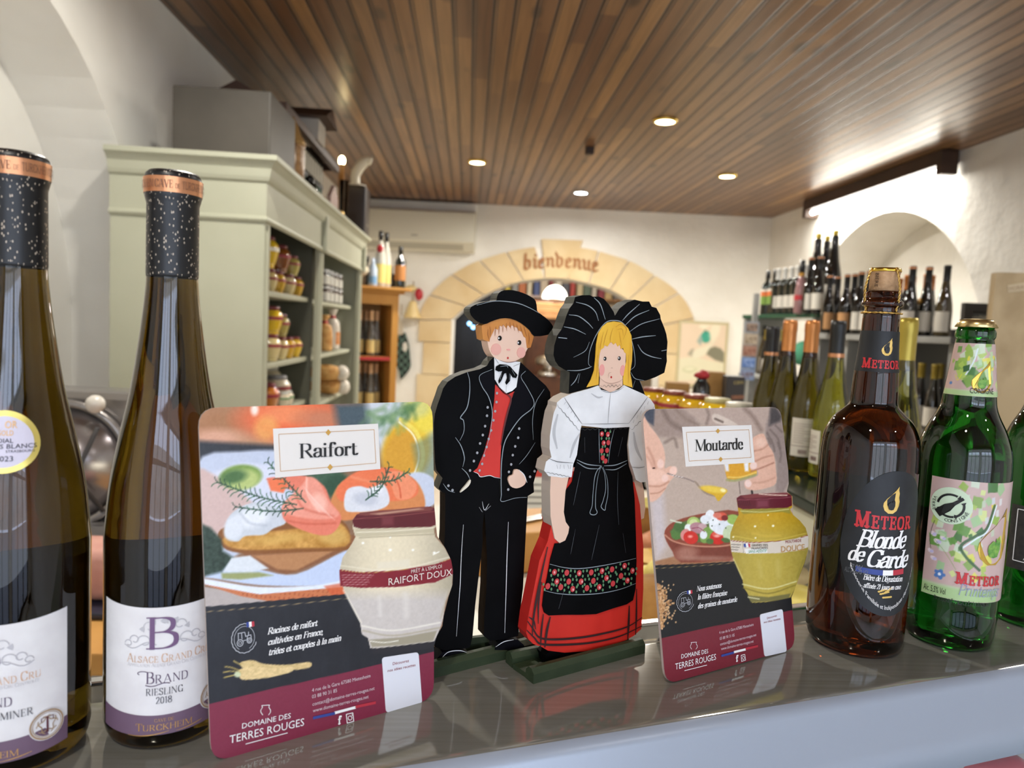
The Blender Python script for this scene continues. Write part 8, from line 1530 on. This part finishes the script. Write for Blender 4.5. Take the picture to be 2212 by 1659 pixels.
gbox(1538, 1574, 805, 2.62, 'tall plain brown cardboard box between the gift bottle and dark box', KRAFT)
tt, c_, w, h = gbox(1577, 1616, 814, 2.5, 'dark printed gift box at the right end of the jar table', mat('dark carton', '#2e2723', .5)); 
fp = Plane((c_[0], c_[1], 0)-ax_[1]*.0 + np.array([0, 0, 0]), ax_[0], (0, 0, 1)); fp.o = np.array([c_[0], c_[1]+.05, 0])-ax_[1]*.0515
g = write(fp, G(), 'GIN', 'slab', (1585, 830), (1607, 829), 6, .0005); g.obj('carton_lettering', mat('dull gold print', '#8a7a4a', .5), tt); g = write(fp, G(), 'GREEN', 'slab', (1580, 862), (1608, 861), 7, .0005); g.obj('carton_lettering', mat('copper print', '#a0684a', .5), tt)
q = at(1513, 868, 2.52, ZJ+.001); tt = thing('gift_bottle', 'dark wrapped bottle with red bow between the cardboard boxes', 'bottle', q); G().lathe([(0, 0), (.030, 0), (.031, .05), (.030, .078), (.018, .098), (.015, .112), (0, .112)], q, 18).obj('glass_body', BD, tt, True); G().blob(q+np.array([0, -.005, .118]), (.026, .022, .014), 12, 8, .3, 6).obj('bow', RIB, tt, True); G().lathe([(.0315, .015), (.0315, .05)], q, 16, cap=False).obj('paper_label', LW, tt, True)
# ---------------------------------------------------------------- seen through the archway
q0, q1 = aty(972, 640, 8.2), aty(1062, 640, 8.2); NAVYW = varied('smoky navy glass', '#0c0f1a', '#3a3d48', 1.3, .25, 0, (1, 1, .6), lo=.5, hi=.8)
g = G(); g.box(((q0[0]+q1[0])/2-.1, 8.25, 1.1), (q1[0]-q0[0]+.3, .05, 2.2)); struct('door_1', g, NAVYW)
for i, (x, y) in enumerate(((1014, 699), (1022, 707))): q = aty(x, y, 8.19); one('indicator_light', ('upper', 'lower')[i]+' small blue light in the dark panel seen through the arch', 'light', G().blob(q, (.022, .006, .022)), mat('blue glow', '#5f9ae0', .4, emit=(.25, .55, 1), es=4.), True)
DKW = varied('carved walnut', '#4a2c1c', '#5f3a24', 6., .4, .1); LTW = varied('golden walnut', '#8a5f38', '#a0744a', 6., .35, .1)
c_ = aty(1200, 650, 8.5); xa_, zb_ = c_[0], c_[2]; t = thing('sideboard_cabinet', 'carved brown wooden cabinet with golden cornice seen through the arch', 'cabinet', (xa_, 8.7, 0))
g = G(); g.box((xa_, 8.75, zb_/2-.1), (.66, .45, zb_-.2), bev=.01); g.obj('body', DKW, t)
for k, (w, z, h, m) in enumerate(((.74, zb_-.19, .06, LTW), (.70, zb_-.12, .08, LTW), (.80, zb_-.05, .06, LTW), (.74, zb_-.01, .02, DKW))): g = G(); g.box((xa_, 8.73, z), (w, .5, h), bev=.01); g.obj('cornice', m, t)
for sx in (-.17, .17): g = G(); g.box((xa_+sx, 8.52, zb_-.62), (.26, .02, .66), bev=.006); g.box((xa_+sx, 8.508, zb_-.62), (.18, .012, .56), bev=.005); g.obj('door', DKW, t)
q = np.array([xa_, 8.6, zb_]); t = thing('globe_lamp', 'glowing white dome lamp on the carved cabinet behind the arch', 'lamp', q); G().lathe([(0, 0), (.07, 0), (.07, .03), (.0, .03)], q, 20).obj('base', LTW, t, True); G().lathe([(.15*math.cos(a*.16), .03+.16*math.sin(a*.16)) for a in range(10)]+[(0, .19)], q, 28).obj('dome', mat('lamp dome glow', '#fff6e0', .4, emit=(1, .93, .78), es=3.2), t, True)
lp = bpy.data.lights.new('dome_light', 'POINT'); lp.energy = 60; lp.color = NEUT; lp.shadow_soft_size = .15; lo = bpy.data.objects.new('dome_light', lp); COL.objects.link(lo); lo.location = (xa_, 8.3, zb_+.35)
q = aty(1180, 850, 8.0); q = np.array([q[0], 8.0, 1.001]); t = thing('side_stand', 'small dark stand behind the arch carrying a silver urn', 'stand', (q[0], q[1], 0)); g = G(); g.box((q[0], q[1], .5), (.4, .4, 1.)); g.obj('body', DKW, t)
t = thing('silver_urn', 'shiny silver urn between the two wooden figures, far behind the arch', 'urn', q); ch = mat('bright silver', '#d9d6d0', .12, metal=1.); zt = aty(1185, 758, 8.0)[2]-1.
G().lathe(smooth_prof([(0, 0), (.10, 0), (.10, .05), (.05, .10), (.06, .16), (.13, zt*.45), (.14, zt*.65), (.10, zt*.8), (.04, zt*.86), (.045, zt*.92), (0, zt)], 4), q, 28).obj('urn_body', ch, t, True); G().tube([q+np.array([0, -.13, zt*.35]), q+np.array([0, -.2, zt*.33]), q+np.array([0, -.2, zt*.25])], .015, 8).obj('spout', ch, t, True)
zs = aty(1200, 640, 10.2)[2]; t = thing('high_shelf', 'long high wooden bookshelf on the far wall seen through the arch', 'shelf', (1.4, 10.4, zs-.03)); g = G(); g.box((1.4, 10.4, zs-.015), (3.2, .28, .03)); g.obj('board', LTW, t)
bc = ['#c8b23a', '#8a8a86', '#b0622c', '#c9bda0', '#3a4a7a', '#b8a890', '#7a1f24', '#d0c8b8', '#4a4a52', '#a83a30', '#bfae88', '#5a6a5a', '#c2b8a8', '#8a3a44', '#b9a070', '#6a6660']
bn = ['yellow', 'grey', 'orange', 'cream', 'blue', 'beige', 'dark red', 'white', 'charcoal', 'red', 'tan', 'green', 'pale', 'wine coloured', 'ochre', 'brown']
for i in range(16): 
    q = aty(1096+i*15.5, 640, 10.36); h = .20+.05*((i*7) % 4)/3; g = G(); g.box((q[0], 10.38, zs+h/2), (.06+.02*(i % 3), .16, h), bev=.003); one('book', '%s book on the high shelf behind the arch, %s from left' % (bn[i], ordn(i)), 'book', g, mat('book '+bn[i], bc[i], .6), False, 'books on the high shelf behind the arch')
# ---------------------------------------------------------------- behind the counter: work tables, cheese, slicer
CHS = varied('pale cheese', '#d9c76a', '#e6d88c', 30, .6, .2); CHD = varied('golden cheese', '#c9982f', '#d9ac48', 20, .5, .1); RIND = varied('brown rind', '#8a5f2c', '#a0743a', 20, .7, .2); SALM = varied('salmon pink', '#d08a66', '#dca080', 20, .5, .2); WOODB = varied('cutting board wood', '#b8803f', '#cc9a56', 6., .5, .05, (1, .2, 1))
STL = mat('brushed steel', '#a9a6a2', .25, metal=.9); WHT2 = mat('white enamel', '#cfcdc4', .35)
ang = math.atan2(CDIR[1], CDIR[0]); ZD = 1.0
t = thing('display_deck', 'white display deck with cheese just behind the counter', 'counter', cw(.62, .62, 0)*np.array([1, 1, 0])); g = G(); g.box(cw(.40, .95, ZD-.015), (.95, 1.32, .03), ang, .003); g.obj('deck', WHT2, t); g = G(); g.box(cw(.42, .62, .485), (.6, .5, .965), ang); g.obj('base', mat('base panel', '#8a8a86', .6), t)
area('display_light', tuple(cw(.45, .20, 1.205)), .9, 5.5, (1, .92, .74), (math.radians(-38), 0, ang), sy=.05)
def dz(px, py, z=ZD+.001): return atz(px, py, z)
def cheese(label, c, r, h, a0, a1, m, m2):
    t = thing('cheese_wedge', label, 'cheese', c, 'cheeses on the display deck'); g = G(); n = 14; P = [c+np.array([r*math.cos(a0+(a1-a0)*i/n), r*math.sin(a0+(a1-a0)*i/n), 0]) for i in range(n+1)]
    bot = [c]+P; top = [p+np.array([0, 0, h]) for p in bot]; N = n+2; g.add(bot+top, [list(range(N))[::-1], list(range(N, 2*N))]+[[i, (i+1) % N, N+(i+1) % N, N+i] for i in range(N)]); g.obj('paste', m, t)
    g = G(); ro = [c+np.array([(r+.003)*math.cos(a0+(a1-a0)*i/n), (r+.003)*math.sin(a0+(a1-a0)*i/n), z]) for z in (0, h) for i in range(n+1)]; g.add(ro, [[i, i+1, n+2+i, n+1+i] for i in range(n)]); g.obj('rind', m2, t); return t
cheese('big pale cheese wedge at the back of the display, beside the red skirt', dz(1425, 1150), .15, .10, 3.6, 5.6, CHS, RIND)
cheese('golden cheese wedge in the middle of the display', dz(1437, 1235), .13, .055, 3.3, 5.4, CHD, RIND)
q = dz(1424, 1198); one('salmon_fillet', 'salmon pink fillet between two cheeses on the display deck', 'fish', G().blob(q+np.array([0, 0, .03]), (.06, .035, .03), 16, 10, .1, 2), SALM, True)
q = dz(1420, 1285); one('crumbly_cheese', 'crumbly pale yellow cheese heap in front of the golden wedge', 'cheese', G().blob(q+np.array([0, -.03, .044]), (.055, .035, .036), 20, 14, .25, 9), CHS, True)
q = dz(1418, 1350); t = thing('round_bread', 'round brown loaf nearest the counter edge beside the red skirt', 'bread', q); G().blob(q+np.array([0, 0, .045]), (.10, .07, .045), 24, 14, .03, 4).obj('loaf', RIND, t, True); G().box(q+np.array([0, 0, .002]), (.22, .15, .004), ang).obj('tray', WOODB, t)
q = dz(1170, 1345); one('cheese_tray', 'empty white tray on the display deck between the wooden figures', 'tray', G().box(q+np.array([0, .05, .012]), (.18, .12, .024), ang, .008), WHT2)
q = dz(1165, 1230); t = thing('cutting_board', 'light wooden cutting board between the wooden figures', 'cutting board', q); G().box(q+np.array([-.02, .08, .045]), (.30, .20, .09), ang, .006).obj('board', WOODB, t)
g = G(); kq = q+np.array([-.03, .06, .094]); g.box(kq, (.16, .028, .006), ang+.4, .002); t2 = thing('knife', 'dark handled knife lying on the light cutting board', 'knife', kq); g.obj('blade', STL, t2); G().box(kq+np.array([.11*math.cos(ang+.4), .11*math.sin(ang+.4), .006]), (.10, .026, .018), ang+.4, .006).obj('handle', mat('black handle', '#141414', .4), t2)
# price card on a foot, behind the figures
kp = 1.95; a, b = CO+ray(1128, 1022)*kp, CO+ray(1212, 1118)*kp; t = thing('price_card', 'white price card with red header standing between the wooden figures', 'card', ((a[0]+b[0])/2, (a[1]+b[1])/2, ZD)); pp = Plane(((a[0]+b[0])/2, (a[1]+b[1])/2, 0), (1, .05, 0), (0, .1, 1))
g = G(); zt, zb = a[2], b[2]; pp.board(g, [(-.06, zb), (.06, zb), (.06, zt), (-.06, zt)], 0, -.002); o = g.obj('card', mat('white card print', '#dcdcd6', .5), t); g = G(); pp.board(g, [(-.06, zt-.025), (.06, zt-.025), (.06, zt), (-.06, zt)], .0008, .0002); g.obj('header', mat('red header', '#c0392e', .5), o)
g = G()
for i in range(4): pp.board(g, [(-.05, zt-.05-i*.018), (.03+.01*(i % 2), zt-.05-i*.018), (.03+.01*(i % 2), zt-.045-i*.018), (-.05, zt-.045-i*.018)], .0008, .0002)
g.obj('print_lines', mat('grey print', '#8a8a88', .6), o); g = G(); g.box((pp.o[0], pp.o[1]+.012, (ZD+zb)/2), (.02, .02, zb-ZD)); g.box((pp.o[0], pp.o[1]+.012, ZD+.006), (.08, .08, .012)); g.obj('foot', WHT2, t)
# garlic, onion, eggs beside the mustard sign
q = dz(1722, 1108); 
for i, (px, py, r, m, nm, lb) in enumerate(((1738, 1122, .035, WHT2, 'garlic_bulb', 'upper white garlic bulb between mustard jar and amber bottle'), (1722, 1215, .03, mat('garlic skin', '#d0c9b8', .6), 'garlic_bulb', 'lower white garlic bulb between mustard jar and amber bottle'), (1738, 1160, .036, RIND, 'onion', 'brown onion between the two garlic bulbs'))):
    c_ = dz(px, py); t = thing(nm, lb, 'vegetable', c_); G().lathe(smooth_prof([(0, 0), (r*.7, 0), (r, r*.6), (r*.8, r*1.2), (r*.25, r*1.6), (r*.12, r*2.1), (0, r*2.2)], 4), c_, 16).obj('bulb', m, t, True)
q = dz(1716, 1318); one('round_cheese', 'small round pale cheese by the counter edge left of the amber bottle', 'cheese', G().lathe(smooth_prof([(0, 0), (.045, 0), (.05, .012), (.05, .03), (.044, .04), (0, .042)], 3), q, 28), CHS, True)
q = dz(1727, 1262); one('egg', 'pale egg lying behind the small round cheese', 'egg', G().blob(q+np.array([0, 0, .02]), (.02, .027, .02), 14, 10), mat('egg shell', '#d8c6a4', .5), True)
# ---- left: wooden worktop with slicer and ham
ZW = .95
t = thing('work_table', 'wooden worktop behind the two wine bottles', 'table', (-.62, 1.55, 0)); g = G(); g.box((-.66, 1.62, ZW-.02), (.9, .85, .04), bev=.004); g.obj('top', WOODB, t)
for x in (-1.05, -.27):
    for y in (1.26, 1.98): g = G(); g.box((x, y, .455), (.05, .05, .91)); g.obj('leg', STL, t)
kS = 1.72; c_ = CO+ray(132, 1005)*kS; t = thing('meat_slicer', 'steel meat slicer behind the two wine bottles', 'slicer', (c_[0], c_[1], ZW)); SL = mat('slicer metal', '#8d8987', .3, metal=.7); SLD = mat('slicer dark', '#3c3a3b', .4, metal=.3)
dv = np.array([.15, -.98, .1]); dv /= np.linalg.norm(dv); R = .155
g = G(); g.lathe([(0, 0), (R*.88, 0), (R*.90, .004), (R*.90, .010), (0, .014)], c_, 48, axis=dv); g.obj('blade', mat('blade steel', '#a29c9c', .22, metal=.8), t, True)
g = G(); g.lathe([(R*.92, -.01), (R*1.02, -.01), (R*1.04, .012), (R*.96, .018), (R*.92, .012)], c_, 48, axis=dv, cap=False); g.obj('blade_guard', SL, t, True)
g = G(); g.lathe([(0, .014), (.03, .014), (.03, .03), (0, .034)], c_, 24, axis=dv); g.obj('blade_hub', SLD, t, True)
g = G(); g.box(c_+np.array([.02, .10, (ZW-c_[2])/2+.10]), (.36, .12, c_[2]-ZW+.16), bev=.02); g.obj('body', SL, t); g = G(); g.box((c_[0], c_[1]+.02, ZW+.032), (.42, .36, .06), bev=.015); g.obj('base', SL, t)
g = G(); g.tube([c_+np.array([.10, -.03, .10]), c_+np.array([.05, -.035, -.02]), c_+np.array([.12, -.04, -.10])], .006, 8); g.obj('guide_rod', SLD, t, True); g = G(); g.blob(c_+np.array([.09, -.02, .155]), (.022, .022, .022)); g.obj('knob', mat('white knob', '#c9c4bc', .3), t, True)
q = CO+ray(215, 1190)*1.38; t = thing('ham', 'pink ham block on a dark blue tray beside the slicer', 'ham', (q[0], q[1], ZW)); G().box((q[0], q[1]+.04, ZW+.064), (.20, .12, .10), bev=.02).obj('meat', varied('ham pink', '#c08a80', '#cf9c90', 20, .5), t, True); G().box((q[0], q[1]+.04, ZW+.008), (.28, .22, .012), bev=.004).obj('tray', mat('dark blue tray', '#1f2438', .4), t)
# pink tray low in front of the counter
q = atz(2130, 1676, ZC-.104); t = thing('meat_tray', 'pink packaged tray low in front of the counter at the bottom edge', 'tray', q); G().box(q, (.09, .05, .02), ang, .006).obj('tray', mat('pink plastic', '#d0606c', .25), t); G().blob(q+np.array([0, 0, .012]), (.035, .02, .008), 16, 8, .1, 3).obj('meat', mat('raw pink', '#c9767c', .3), t, True)
g = G(); g.box(cw(.55, -.10, ZC-.115), (2.6, .17, .012), ang, .003); tt = thing('front_shelf', 'glass front shelf below the steel counter edge', 'shelf', cw(.55, -.1, ZC-.121)); g.obj('glass', mat('greenish glass shelf', '#a9b8ac', .1, spec=.7), tt)
for a in (-.6, .55, 1.7): g = G(); g.box(cw(a, -.032, ZC-.142), (.02, .096, .04), ang); g.obj('bracket', STL, tt)
